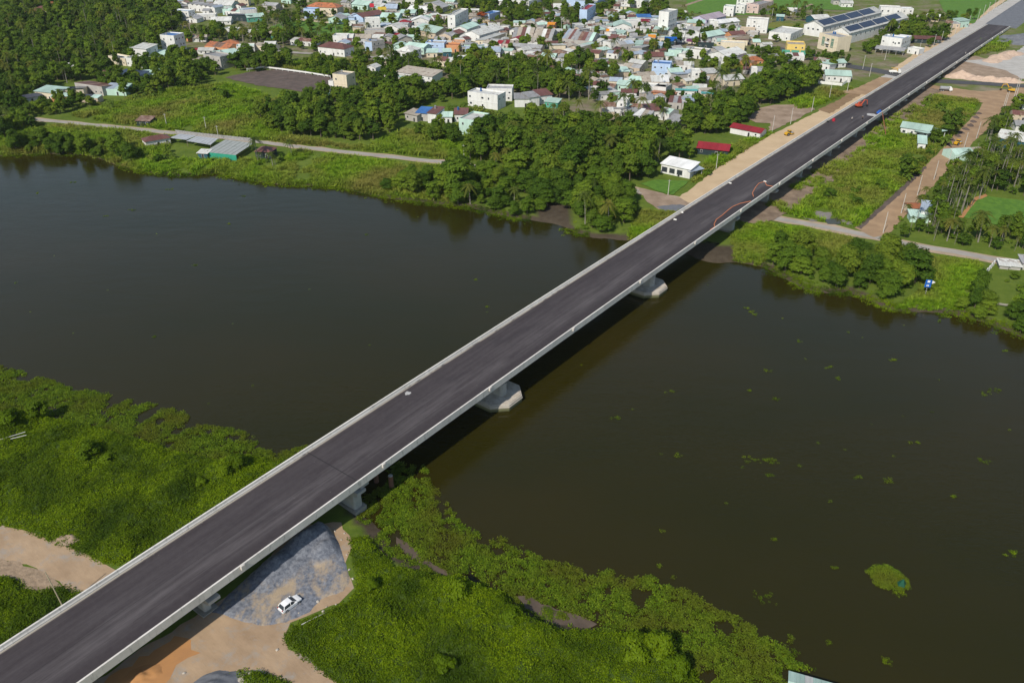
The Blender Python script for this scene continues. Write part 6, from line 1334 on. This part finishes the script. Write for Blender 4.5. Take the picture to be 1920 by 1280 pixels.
small("blue_winch", rr(1230, 352), MB().box(-1.3, 1.3, -.7, .7, 0, .9).tube([(-.6, 0, 1.2), (.8, 0, 1.2)], .4, 10), simple("winch_blue", (.03, .13, .5), (.02, .1, .4)), "blue winch set beside the right parapet", "winch", R(40))
xw, yw, zw = on_deck(*rr(1235, 360)); xg, yg = at(*rr(1290, 560)); MB().tube([(xw + .8, yw - .8, zw + 1.0), (xg, yg, GZ)], .17, 6).build("hoist_pole", simple("pole_red_brown", (.28, .10, .06), (.2, .07, .04)))
tag(bpy.data.objects["hoist_pole"], "long red brown pole leaning from the deck edge to the ground", "pole")
def worker(pxy, label, shirt, deck=True):
    if deck: x, y, z = on_deck(*pxy)
    else: (x, y), z = at(*pxy), GZ + .1
    e = empty("person", (x, y, z), random.uniform(0, 6)); tag(e, label, "person"); sk = simple("skin", (.35, .22, .15), (.3, .19, .13))
    mb = MB().tube([(-.10, 0, 0), (-.10, 0, .45), (-.08, 0, .88), (0, 0, 1.0), (0, 0, 1.25), (0, 0, 1.42), (0, 0, 1.5), (0, .01, 1.58), (0, .01, 1.68), (0, 0, 1.75)], [.06, .07, .1, .17, .19, .2, .07, .09, .11, .04], 8)
    mb.tube([(.10, .05, 0), (.10, 0, .45), (.08, 0, .9)], [.06, .07, .1], 6).tube([(-.2, 0, 1.4), (-.28, .05, 1.12), (-.26, .16, .88)], [.06, .05, .04], 6).tube([(.2, 0, 1.4), (.28, .05, 1.12), (.26, .16, .88)], [.06, .05, .04], 6)
    mb.build("body", sk, e, smooth=True); MB().tube([(0, 0, .98), (0, 0, 1.25), (0, 0, 1.46)], [.19, .21, .19], 8).build("shirt", shirt, e); MB().tube([(-.09, 0, .12), (-.08, 0, .98)], [.09, .14], 8).tube([(.09, .03, .12), (.08, 0, .98)], [.09, .14], 8).build("trousers", DARK, e)
    MB().tube([(0, 0, 1.68), (0, 0, 1.74), (0, 0, 1.80)], [.15, .13, .06], 8).build("helmet", WHITE, e)
worker(rr(1010, 412), "worker in a pale shirt standing mid deck near the red barrel", WHITE); worker(rr(1095, 402), "worker in a dark shirt standing near the white spill on the deck", DARK)
worker((1640 + 1035 / 6.1, 630 / 6.1), "worker standing by the right parapet at the far end of the deck", WHITE)
qq_ = lambda a, b: (1060 + a / 4.2675, 330 + b / 4.2675)
# white spill and small rubble on the deck
for px, lab in ((rr(1165, 366), "white cement spill on the deck below the blue winch"), ((764, 737), "white cement spill by the left parapet above mid river")):
    x, y, z = on_deck(*px); pts = [(1.0 * a * math.cos(t), a * math.sin(t)) for t, a in ((k * .42, random.uniform(1.4, 3.4) * (.3 if "parapet" in lab else 1)) for k in range(15))]
    o = MB().add([(p[0], p[1], 0) for p in pts] + [(0, 0, .05)], [(i, (i + 1) % 15, 15) for i in range(15)]).build("cement_spill", simple("cement_white", (.44, .43, .42), (.2, .19, .19), .9, .9, lo=.3, hi=.5), None, (x, y, z + .012), (0, 0, .3)); tag(o, lab, "spill")
BAGW = simple("sack_white", (.72, .70, .66), (.6, .58, .54), 3)
def sack(): return MB().add([(-.6, -.35, .02), (.6, -.35, .02), (.6, .35, .02), (-.6, .35, .02), (-.45, -.25, .3), (.45, -.22, .34), (.42, .25, .3), (-.4, .25, .33)], [(3, 2, 1, 0), (4, 5, 6, 7), (0, 1, 5, 4), (1, 2, 6, 5), (2, 3, 7, 6), (3, 0, 4, 7)])
qq = lambda a, b: (1060 + a / 4.2675, 330 + b / 4.2675)
for pxy, lab in ((qq(936, 292), "white sack lying by the left parapet above the shore"), (qq(878, 350), "white sack by the left parapet just over the water"), (qq(1597, 46), "white sack at the bend of the orange hose"), (rr(38, 912), "white sack by the left parapet beside the sand strip")): small("sack", pxy, sack(), BAGW, lab, "sack", random.uniform(0, 3))
CORD = simple("cord_orange", (.62, .22, .10), (.5, .17, .08))
for lab, pts in (("long orange hose curving along the right side of the deck", [(1160, 432), (1197, 408), (1190, 388), (1208, 350), (1260, 312), (1300, 276), (1340, 246), (1400, 221), (1485, 203)]), ("shorter orange hose looping across the deck towards the parapet", [(1505, 165), (1497, 138), (1520, 95), (1548, 60), (1595, 46), (1610, 76), (1660, 86), (1700, 76)])):
    mb = MB().tube([(*on_deck(*qq(a, b))[:2], on_deck(*qq(a, b))[2] + .09) for a, b in pts], .13, 5); tag(mb.build("orange_hose", CORD), lab, "hose")
# ------------------------------------------------------------------ heaps
def mound(name, cx, cy, rx, ry, h, rz, mat, label, cat, seed=0, z=GZ, rough=.35, n=26):
    xs = np.linspace(-1, 1, n); X, Y = np.meshgrid(xs, xs); r = np.hypot(X, Y); nz = fbm(X * 2.4 + seed * 7, Y * 2.4 + seed * 3, 4); rr_ = r + (nz - .5) * .5
    Z = np.clip(1 - rr_, 0, 1) ** 1.05 * h * (1 - rough + 2 * rough * fbm(X * 3 + seed, Y * 3, 3)) - .05
    me = grid_mesh(name, X * rx, Y * ry, Z, mat, keep=rr_ < 1.12); o = link(name, me, None, (cx, cy, z), (0, 0, rz)); tag(o, label, cat); return o
# blue grey gravel: a spread sheet with ridges under the bridge edge
gp_ = W([(388, 1150), (440, 1095), (500, 1045), (560, 1002), (598, 978), (622, 985), (640, 1015), (655, 1055), (664, 1090), (650, 1112), (605, 1128), (585, 1150), (540, 1172), (490, 1178), (440, 1168)])
P = np.array(gp_); lo = P.min(0) - 1; hi = P.max(0) + 1; X, Y = np.meshgrid(np.arange(lo[0], hi[0], .3), np.arange(lo[1], hi[1], .3)); xf, yf = X.ravel(), Y.ravel()
dE = segdist(xf, yf, gp_, True); ins = inside(xf, yf, gp_); Zh = .1 + .25 * np.abs(fbm(xf / 4, yf / 4, 4) - .5) + .06 * fbm(xf, yf, 3)
for (px, py, r, h, st) in [(575, 1018, 4.6, 3.2, 2.3), (520, 1062, 4.2, 2.6, 1.8), (608, 1030, 4.0, 2.0, 1.4), (560, 1062, 3.4, 1.2, 2.0)]:          # ridges tipped along the bridge, slumped and creased
    bx, by = at(px, py); u = (xf - bx) * bd[0] + (yf - by) * bd[1]; v = (xf - bx) * bn[0] + (yf - by) * bn[1]; d = np.hypot(u / st, v) / r
    Zh = np.maximum(Zh, h * np.clip(1.08 - d + .34 * (fbm(xf / 3.4 + r, yf / 3.4, 4) - .5) - .22 * np.abs(fbm(u / 2.6 + 4, v / 7, 3) - .5), 0, 1))
gme = grid_mesh("gravel_heap", X, Y, GZ - .12 + .24 * np.clip((dE - .9 * fbm(xf / 1.6, yf / 1.6, 4)) / .6, 0, 1) + Zh * np.clip((dE - .4) / 1.5, 0, 1), None, keep=ins); gme.materials.clear()
m, nt, lk = newmat("heap_gravel"); bs = nt["Principled BSDF"]; bs.inputs["Roughness"].default_value = .95; bs.inputs["Specular IOR Level"].default_value = .15; p_ = pos(nt)
ca, nA = noise_col(nt, lk, p_, 1.4, (.075, .085, .11), (.225, .238, .268), .33, .62, 9, .72); cb, _ = noise_col(nt, lk, p_, .22, (0, 0, 0), (1, 1, 1), .49, .62, 8, .75, mapping=(1, .6, 1)); sx = nt.new("ShaderNodeSeparateXYZ"); lk.new(p_, sx.inputs[0])
mr = nt.new("ShaderNodeMapRange"); lk.new(sx.outputs[2], mr.inputs[0]); mr.inputs[1].default_value = GZ + 1.0; mr.inputs[2].default_value = GZ + .4
mm = nt.new("ShaderNodeMath"); mm.operation = 'MULTIPLY'; lk.new(mr.outputs[0], mm.inputs[0]); lk.new(cb, mm.inputs[1]); col = mixc(nt, lk, ca, (.36, .285, .20), mm.outputs[0]); lk.new(col, bs.inputs["Base Color"]); bump(nt, lk, bs, nA.outputs["Fac"], .14)
gme.materials.append(m); tag(link("gravel_heap", gme), "blue grey gravel heap spreading from under the bridge to the white car", "gravel heap")
x, y = at(402, 1290); mound("stone_heap", x, y, 5, 3.6, 1.6, .3, GRAVEL_D, "dark grey stone heap at the bottom edge of the sandy yard", "stone heap", 3)
x, y = at(470, 1268); mound("rubble_heap", x, y, 3, 1.6, .7, .2, simple("pale_rubble", (.42, .38, .32), (.2, .18, .15), 2.5, .95, bmp=.15), "small pale rubble heap next to the dark stone heap", "rubble heap", 5, rough=.6)
x, y = at(265, 1268); mound("clay_heap", x, y, 3.5, 2.4, .8, .5, ORANGE_S, "orange clay heap in the shadow of the bridge", "clay heap", 8, rough=.6)
x, y = at(128, 1010); mound("earth_heap", x, y, 3.4, 2.0, 1.0, .2, SOIL_R, "small earth heap between creeper and the left sandy track", "earth heap", 9, rough=.6)
PINK_S = simple("pinkish_sand", (.56, .42, .32), (.44, .32, .24), .5, .95, bmp=.06, detail=8)
x, y = tat('v', 985, 880); mound("sand_heap", x, y, 11, 6, 3.8, .1, PINK_S, "tall pale pink sand heap beside the asphalt cross road", "sand heap", 11)
for k, (a, b, rx, ry, h) in enumerate([(1180, 905, 9, 5, 2.2), (1330, 915, 10, 5, 2.4), (1480, 930, 10, 5, 2.6), (1580, 940, 8, 4, 2.0)]):
    x, y = tat('v', a, b); mound("soil_ridge", x, y, rx, ry, h, .05, PINK_S, ["first", "second", "third", "last"][k] + " pink earth heap in the row right of the tall sand heap", "earth heap", 20 + k, rough=.5)
for k, (a, b, rx, ry, h) in enumerate([(1340, 700, 9, 6, 2.0), (1440, 660, 11, 7, 2.6), (1560, 620, 12, 7, 2.6)]):
    x, y = tat('v', a, b); mound("sand_bank", x, y, rx, ry, h, .7, PINK_S, ["lowest", "middle", "highest"][k] + " of the three pale sand banks beside the gravel heap", "sand bank", 30 + k)
x, y = tat('v', 1660, 470); mound("gravel_cone", x, y, 20, 15, 6, 0, GRAVEL_D, "large grey gravel cone at the right edge by the bridge end", "gravel heap", 40)
for k, (a, b) in enumerate([(395, 498), (372, 538), (345, 580), (315, 618), (270, 655), (215, 690), (190, 722), (130, 765), (100, 808)]):
    x, y = tat('u', a, b); mound("soil_heap", x, y, 2.6, 2.0, 1.1, random.uniform(0, 3), SOIL_D, "dark soil heap in the row along the haul road's edge", "soil heap", 50 + k, rough=.4, n=14)["group"] = "dark soil heaps along the haul road"
# ------------------------------------------------------------------ poles, masts, signs, fences
_polem = MB().tube([(0, 0, -.5), (0, 0, 8.2)], [.16, .10], 8).mesh("shaft", simple("pole_concrete", (.55, .53, .49), (.45, .43, .40), 2)); _armm = MB().box(-.7, .7, -.06, .06, 7.6, 7.75).box(-.06, .06, -.06, .06, 7.75, 7.95).mesh("crossarm", GREY)
def poles(lst, label, group, h=1.0, arm=True):
    for k, (t, a, b) in enumerate(lst):
        x, y = tat(t, a, b); e = empty("utility_pole", (x, y, GZ), random.uniform(-.3, .3)); e.scale = (1, 1, h * random.uniform(.95, 1.05)); tag(e, label, "utility pole", group); link("shaft", _polem, e)
        if arm: link("crossarm", _armm, e)
poles([('d', 30, 995), ('d', 168, 932), ('d', 327, 838), ('d', 458, 745), ('d', 592, 690)], "pale concrete pole in the line left of the sand strip", "poles left of the sand strip", arm=False)
poles([('d', 760, 575), ('d', 710, 520), ('d', 875, 452), ('d', 1125, 420), ('d', 1240, 350), ('d', 1295, 325), ('d', 1365, 265), ('d', 1400, 262), ('d', 1500, 200)], "utility pole in the line along the service road", "poles along the service road")
poles([('d', 1570, 158), ('d', 1645, 108), ('d', 1610, 125), ('d', 1685, 90), ('d', 1715, 65), ('d', 1755, 45), ('d', 1790, 20)], "tall pole beside the far gravel road", "poles beside the far gravel road", 1.15)
poles([('e', 862, 548), ('e', 998, 400), ('e', 1118, 268), ('e', 1243, 148), ('u', 88, 1020), ('u', 245, 868), ('u', 375, 750), ('u', 645, 440), ('u', 665, 425)], "leaning pale pole in the line along the haul road", "poles along the haul road", 1.0, False)
poles([('u', 745, 360), ('u', 765, 355)], "tall twin pole by the excavator at the crossing", "twin poles at the crossing", 1.5)
poles([('a', 1252, 950), ('a', 1548, 975), ('a', 1642, 1050), ('a', 1440, 270), ('b', 40, 890), ('b', 1560, 1190), ('g', 1170, 262), ('g', 1530, 70)], "lone slim pole standing apart on the far shore", "lone poles of the far shore", .8)
poles([('D', 362, 330), ('D', 905, 410), ('D', 555, 370), ('E', 500, 415), ('E', 1000, 220), ('C', 250, 190), ('C', 912, 800), ('B', 235, 400)], "utility pole rising among the town roofs", "utility poles in town", 1.1)
x0_, y0_ = at(120, 1140); e = empty("leaning_pole", (x0_, y0_, GZ), 0); tag(e, "thin leaning bamboo pole beside the left parapet", "pole"); MB().tube([(0, 0, -.3), (-1.0, .3, 9)], [.14, .07], 6).build("shaft", simple("bamboo", (.45, .40, .28), (.36, .31, .21)), e)
# telecom mast
x, y = tat('F', 1345, 262); e = empty("telecom_mast", (x, y, GZ), .3); tag(e, "slim lattice telecom mast among the grey roofs", "mast")
mb = MB()
for sx_, sy_ in ((-1, -1), (1, -1), (1, 1), (-1, 1)): mb.tube([(sx_ * .9, sy_ * .9, 0), (sx_ * .3, sy_ * .3, 17)], .09, 4)
for q in range(9):
    r0 = .9 - .6 * q / 9; r1 = .9 - .6 * (q + 1) / 9; z0 = 17 * q / 9; z1 = 17 * (q + 1) / 9
    for (a, b, c, d) in ((-1, -1, 1, -1), (1, -1, 1, 1), (1, 1, -1, 1), (-1, 1, -1, -1)): mb.tube([(a * r0, b * r0, z0), (c * r1, d * r1, z1)], .05, 4)
mb.build("lattice", GREY, e)
for a in (0, 2.1, 4.2): MB().box(-.15, .15, -.1, .1, 14.5, 16.6).build("antenna", WHITE, e, (.7 * math.cos(a), .7 * math.sin(a), 0), (0, 0, a))
# navigation sign on the right shore
x, y = tat('e', 1178, 1010); e = empty("river_sign", (x, y, GZ - .3), R(-12)); e.scale = (.78, .78, .82); tag(e, "blue and white river navigation sign on a striped pole", "sign")
mb = MB()
for k in range(8): mb.tube([(0, 0, k * .45), (0, 0, k * .45 + .45)], .09, 8, k % 2)
mb.build("pole", [WHITE, DARK], e); SB = simple("sign_blue", (.015, .12, .48), (.012, .10, .42), 2, .4)
for zc, w in ((5.9, 1.15), (4.3, 1.15)): pl = MB().box(-w, w, -.06, .06, zc - .75, zc + .75).build("panel", SB, e)
MB().box(-.35, .5, -.075, -.065, 5.55, 6.4).build("symbol", WHITE, e); MB().box(-.45, -.35, -.075, -.065, 5.4, 6.5).build("symbol", WHITE, e)
for k in range(2): MB().box(-.45 + k * .5, -.1 + k * .5, -.075, -.065, 3.95, 4.65).build("symbol", WHITE, e)
MB().add([(1.3, -.05, 5.1), (1.3, -.05, 6.5), (2.5, -.05, 5.8), (1.3, .05, 5.1), (1.3, .05, 6.5), (2.5, .05, 5.8)], [(0, 1, 2), (5, 4, 3), (0, 3, 4, 1), (1, 4, 5, 2), (2, 5, 3, 0)]).build("arrow", WHITE, e)
# billboards
def board(t, ax, ay, bx, by, z0, z1, mat, label):
    A_ = np.array(tat(t, ax, ay)); B_ = np.array(tat(t, bx, by)); v = B_ - A_; w = float(np.hypot(*v)) / 2; mid = (A_ + B_) / 2
    e = empty("signboard", (mid[0], mid[1], GZ), math.atan2(v[1], v[0])); tag(e, label, "signboard"); MB().box(-w, w, -.1, .1, z0, z1).build("panel", mat, e)
    for sg in (-1, 1): MB().tube([(sg * w * .7, .2, -.3), (sg * w * .7, .2, z1)], .1, 6).build("post", GREY, e)
YS = simple("sign_yellow", (.65, .46, .06), (.55, .4, .05)); OS = simple("sign_orange", (.70, .28, .03), (.6, .23, .03))
board('C', 415, 165, 512, 165, 3.5, 6, YS, "long yellow signboard over the town street"); board('C', 325, 125, 372, 128, 3, 6, simple("sign_red", (.5, .03, .05), (.4, .02, .04)), "red round cornered signboard left of the yellow signboard")
board('D', 1525, 475, 1612, 478, 3, 5.2, OS, "orange signboard left of the blue signboard"); board('D', 1708, 515, 1848, 518, 3, 6, SB, "wide blue signboard on the market street")
board('D', 398, 345, 480, 348, 4.2, 6, OS, "orange fascia board over the red kiosk"); board('E', 35, 515, 165, 520, 2.6, 4.6, simple("sign_purple", (.16, .05, .12), (.12, .04, .09)), "dark purple shop sign beside the striped awning")
board('D', 1055, 405, 1092, 407, 2.5, 5, OS, "small orange sign by the palm in mid town"); board('D', 1200, 470, 1285, 472, 2.5, 4.6, WHITE, "white blank signboard on the market street")
# fences
def fence(name, t, pts, h, mat, label, step=2.2, post=.14, solid=True):
    e = empty(name, (*tat(t, *pts[0]), GZ)); tag(e, label, "fence"); o = np.array(tat(t, *pts[0]))
    for i in range(len(pts) - 1):
        a = np.array(tat(t, *pts[i])) - o; b = np.array(tat(t, *pts[i + 1])) - o; L_ = np.hypot(*(b - a)); n_ = max(1, int(L_ / step)); rz = math.atan2(b[1] - a[1], b[0] - a[0])
        pm = MB().box(-post, post, -post, post, -.3, h + .15).mesh("post", mat); wm = MB().box(-L_ / n_ / 2 + post, L_ / n_ / 2 - post, -.06, .06, -.2 if solid else h * .45, h).mesh("panel", mat)
        for k in range(n_ + 1):
            p = a + (b - a) * k / n_; link("post", pm, e, (p[0], p[1], 0), (0, 0, rz))
            if k < n_: q = a + (b - a) * (k + .5) / n_; link("panel", wm, e, (q[0], q[1], 0), (0, 0, rz))
fence("garden_wall", 'E', [(1508, 940), (1790, 968), (1900, 890)], 1.6, WHITE, "white garden wall around the mint roofed bungalow")
fence("slat_fence", 'a', [(1322, 998), (1480, 1018), (1640, 1035), (1900, 1062)], 1.5, simple("fence_tin", (.36, .37, .38), (.22, .2, .19), 1.5), "grey tin fence between lane and fish pens", 1.6)
fence("plot_fence", 'e', [(1560, 935), (1690, 792)], 1.8, WHITE, "white panel fence running down to the right shore", 2.4)
fence("mint_wall", 'C', [(90, 752), (200, 775), (330, 800)], 2.0, WC['m'], "mint coloured wall left of the angular white house", 4)
fence("yard_wall", 'B', [(1360, 212), (1480, 235), (1650, 255), (1780, 268)], 1.4, WC['t'], "low tan wall below the orange roofed school", 4)
fence("railing", 'e', [(1620, 1075), (1710, 1092), (1790, 1105)], 1.1, CONC_D, "low concrete railing on the small jetty at the right shore", 2.5, .07, False)
fence("plot_posts", 'B', [(860, 800), (1050, 775), (1260, 800), (1520, 835), (1800, 880)], 1.6, WHITE, "line of white posts round the ploughed plot", 4.5, .12, False)
# fish pens: shade roofs on posts by the shore
def shade(t, corners, h, mat, label, skirt=None):
    Pn = [np.array(tat(t, a, b, GZ + h)) for a, b in corners]; o = Pn[0]; e = empty("shade_roof", (o[0], o[1], GZ)); tag(e, label, "shade roof"); q = [p - o for p in Pn]; N_ = 7
    A_, B_, C_, D_ = q
    for i in range(N_):
        u0, u1 = i / N_, (i + 1) / N_ - .012; c = [A_ + (B_ - A_) * u0, A_ + (B_ - A_) * u1, D_ + (C_ - D_) * u1, D_ + (C_ - D_) * u0]; zz_ = h + .02 * (i % 2)
        MB().add([(p[0], p[1], zz_) for p in c] + [(p[0], p[1], zz_ + .08) for p in c], [(3, 2, 1, 0), (4, 5, 6, 7), (0, 1, 5, 4), (1, 2, 6, 5), (2, 3, 7, 6), (3, 0, 4, 7)]).build("roof_sheet", mat, e)
    for k in range(4):
        p = q[k] * .98 + sum(q) / 4 * .02; MB().tube([(p[0], p[1], -.8), (p[0], p[1], h)], .08, 6).build("post", WOOD, e)
    if skirt: MB().add([(A_[0], A_[1], .1), (B_[0], B_[1], .1), (B_[0], B_[1], h - .02), (A_[0], A_[1], h - .02), (A_[0], A_[1] + .06, .1), (B_[0], B_[1] + .06, .1), (B_[0], B_[1] + .06, h - .02), (A_[0], A_[1] + .06, h - .02)], [(0, 1, 2, 3), (7, 6, 5, 4), (0, 4, 5, 1), (3, 2, 6, 7), (0, 3, 7, 4), (1, 5, 6, 2)]).build("skirt", skirt, e)
NETG = simple("shade_net_grey", (.42, .44, .46), (.32, .34, .36), .6, .8); NETD = simple("shade_net_dull", (.34, .36, .35), (.26, .28, .27), .6, .9)
shade('a', [(1270, 1035), (1400, 1050), (1475, 1018), (1350, 1005)], 2.8, NETG, "left pale grey shade roof of the shore fish pens"); shade('a', [(1400, 1058), (1580, 1088), (1640, 1040), (1475, 1022)], 2.8, NETG, "middle pale grey shade roof of the shore fish pens")
shade('a', [(1532, 1140), (1770, 1165), (1905, 1075), (1690, 1048)], 2.6, NETD, "large dull netted shade house with green skirt", simple("net_green", (.03, .30, .20), (.025, .24, .16), .8, .85))
# ------------------------------------------------------------------ on the water
x, y = at(1518, 1312, 0); e = empty("floating_hut", (x, y, 0), R(-20)); tag(e, "floating hut with pale green tin roof at the bottom edge", "hut")
MB().box(-3.6, 3.6, -2.4, 2.4, -.2, .35).build("raft", WOOD, e); MB().box(-3.2, 3.2, -2.0, 2.0, .35, 2.5).build("walls", WOOD, e)
for i in range(6): MB().extr([(-2.7, 2.35), (0, 3.1), (2.7, 2.35), (2.7, 2.42), (0, 3.17), (-2.7, 2.42)], 'x', -3.9 + i * 1.3 + .01, -3.9 + (i + 1) * 1.3 - .01).build("roof_sheet", RC['m'] if i != 2 else RC['w'], e)
MB().tube([(3.5, 1.8, 2.6), (8.2, .6, 1.2)], .13, 6).tube([(8.2, .6, -.5), (8.2, .6, 1.6)], .1, 6).build("mooring_pole", simple("pole_pale", (.55, .6, .6), (.4, .42, .42)), e)
for k, (px, py) in enumerate([(734, 903), (706, 893)]):
    x, y = at(px, py + 10, 0); e = empty("mooring_pile", (x, y, 0)); tag(e, ["rusty steel pile with bright top beside the bridge", "rusty steel pile in the bridge shadow"][k], "pile"); MB().tube([(0, 0, -1), (0, 0, 3.2)], .55, 12).build("shaft", simple("pile_rust", (.20, .10, .06), (.10, .05, .035), 1.5), e); MB().tube([(0, 0, 3.2), (0, 0, 3.3)], .5, 12).build("cap", CONC, e)
for k, (px, py) in enumerate([(1060 + 1138 / 4.2675, 330 + 545 / 4.2675), (1060 + 1213 / 4.2675, 330 + 560 / 4.2675)]):
    x, y = at(px, py, .2); o = MB().tube([(0, 0, -.5), (0, 0, .9)], [.9, .85], 10).build("pile_stump", CONC_D if not k else CONC, None, (x, y, .1)); tag(o, ["round concrete pile stump standing in the bridge shadow", "round concrete pile stump in the sun at the shadow's edge"][k], "stump")  # shadowed stump takes the darker concrete: its shade is put into the colour
NETT = simple("green_net", (.008, .075, .04), (.006, .05, .028), 2, .8)
isl = W([(1625, 1070), (1640, 1060), (1660, 1058), (1685, 1070), (1703, 1088), (1705, 1102), (1690, 1106), (1660, 1104), (1640, 1095), (1633, 1080)], 0)
q = fill(isl, 14); scatter("hyacinth_island", np.column_stack([q, np.full(len(q), .06)]), RNG.uniform(.55, 1.0, len(q)), hya_p, "oval floating island of water hyacinth at the lower right", .3)
x, y = at(1691, 1096, 0); o = MB().add([(0, 0, 1.5), (.9, .2, 0), (.3, .9, 0), (-.7, .6, 0), (-.9, -.4, 0), (.1, -.9, 0)], [(0, 1, 2), (0, 2, 3), (0, 3, 4), (0, 4, 5), (0, 5, 1)]).build("fishing_net", NETT, None, (x, y, .15)); tag(o, "dark green net heaped on the floating island", "net")
spots = [(1408, 862, 1.2), (1434, 863, 1.1), (1448, 864, .9), (1440, 1124, 1.6), (1895, 1036, 1.2), (1664, 1240, .9), (1690, 1113, 1.0), (1845, 738, .9), (1870, 732, 1.1), (1678, 675, 1.0), (1572, 710, .8), (1458, 748, .7), (1440, 695, .7), (1407, 585, .8), (1416, 590, .6), (1400, 578, .6), (1272, 854, .8), (1155, 783, .7), (1260, 734, .6), (1668, 902, .9), (1610, 894, .6), (1848, 866, .7),
         (1565, 1065, .6), (1450, 1010, .5), (1445, 890, .6), (320, 355, 1.2), (366, 497, .7), (290, 632, .5), (455, 268 + 100, .7), (248, 394, 1.0), (686, 440, .8), (430, 420, .5), (200, 405, .5), (892, 524, .5), (912, 575, .5), (1555, 688, .5), (1406, 732, .5), (1885, 598 + 60, .6), (1486, 1220, .6), (1553, 1203, .4), (1790, 930, .5), (1838, 860, .4), (1720, 830, .4), (1500, 640, .5), (140, 342, .6), (132, 342, .5), (70, 362, .5)]
pts = []
for px, py, s in spots:
    x, y = at(px, py, 0)
    for k in range(int(3 + s * 6)): pts.append((x + random.gauss(0, .75 * s), y + random.gauss(0, .5 * s), .04))
for k in range(60):
    x, y = at(random.uniform(0, 1900), random.uniform(380, 1000), 0)
    if inside(np.array([x]), np.array([y]), river)[0] and off_bridge(x, y, 11): pts.append((x, y, .04))
scatter("drifting_hyacinth", np.array(pts), RNG.uniform(.4, .8, len(pts)), creep_p, "small clumps of water hyacinth drifting on the river", .2)
# loose stones and litter on the near yard
ST = simple("stone", (.50, .45, .38), (.36, .32, .27), 2, .9)
_st = [MB().add([tuple(v * .5) for v in (_iv * np.random.default_rng(40 + k).uniform(.6, 1.1, (len(_iv), 1)) * np.array([1, .8, .6]))], [tuple(f) for f in _if]).mesh("stone", ST) for k in range(3)]
for k, (px, py) in enumerate([(650, 1040), (655, 1068), (661, 1085), (640, 1012), (646, 1000), (628, 996), (560, 1150), (612, 1138), (620, 1142), (630, 1133), (606, 1146), (574, 1136), (596, 1128), (345, 1262), (430, 1270), (520, 1218)]):
    x, y = at(px, py); o = link("stone", _st[k % 3], None, (x, y, GZ + .1), (0, 0, k), (random.uniform(.4, .95),) * 3); tag(o, "pale loose stone at the edge of the sandy yard", "stone", "loose stones of the sandy yard")
for k, (pa, pb) in enumerate([((565, 1170), (612, 1148)), ((620, 1158), (640, 1148)), ((0, 830), (50, 816)), ((22, 828), (52, 822))]):
    a = at(*pa, GZ + .8); b = at(*pb, GZ + .8); o = MB().tube([(a[0], a[1], GZ + .75 + .9 * (k > 1)), (b[0], b[1], GZ + .95 + .9 * (k > 1))], .09, 6).build("bamboo_stick", simple("stick_pale", (.5, .5, .44), (.4, .4, .34), 2)); tag(o, ["long pale stick lying along the creeper edge by the car", "short pale stick on the creeper near the car", "upper pale stick on the creeper at the left edge", "lower pale stick on the creeper at the left edge"][k], "stick")

# ------------------------------------------------------------------ the air
m, nt, lk = newmat("haze_air"); nt.remove(nt["Principled BSDF"]); pv = nt.new("ShaderNodeVolumePrincipled"); pv.inputs["Color"].default_value = (.86, .92, 1.0, 1); pv.inputs["Density"].default_value = .00004; pv.inputs["Anisotropy"].default_value = .2
lk.new(pv.outputs[0], nt["Material Output"].inputs["Volume"])
tag(MB().box(-1500, 1500, -300, 1500, -4, 128).build("haze", m), "thin pale haze over the whole river plain", kind="stuff")
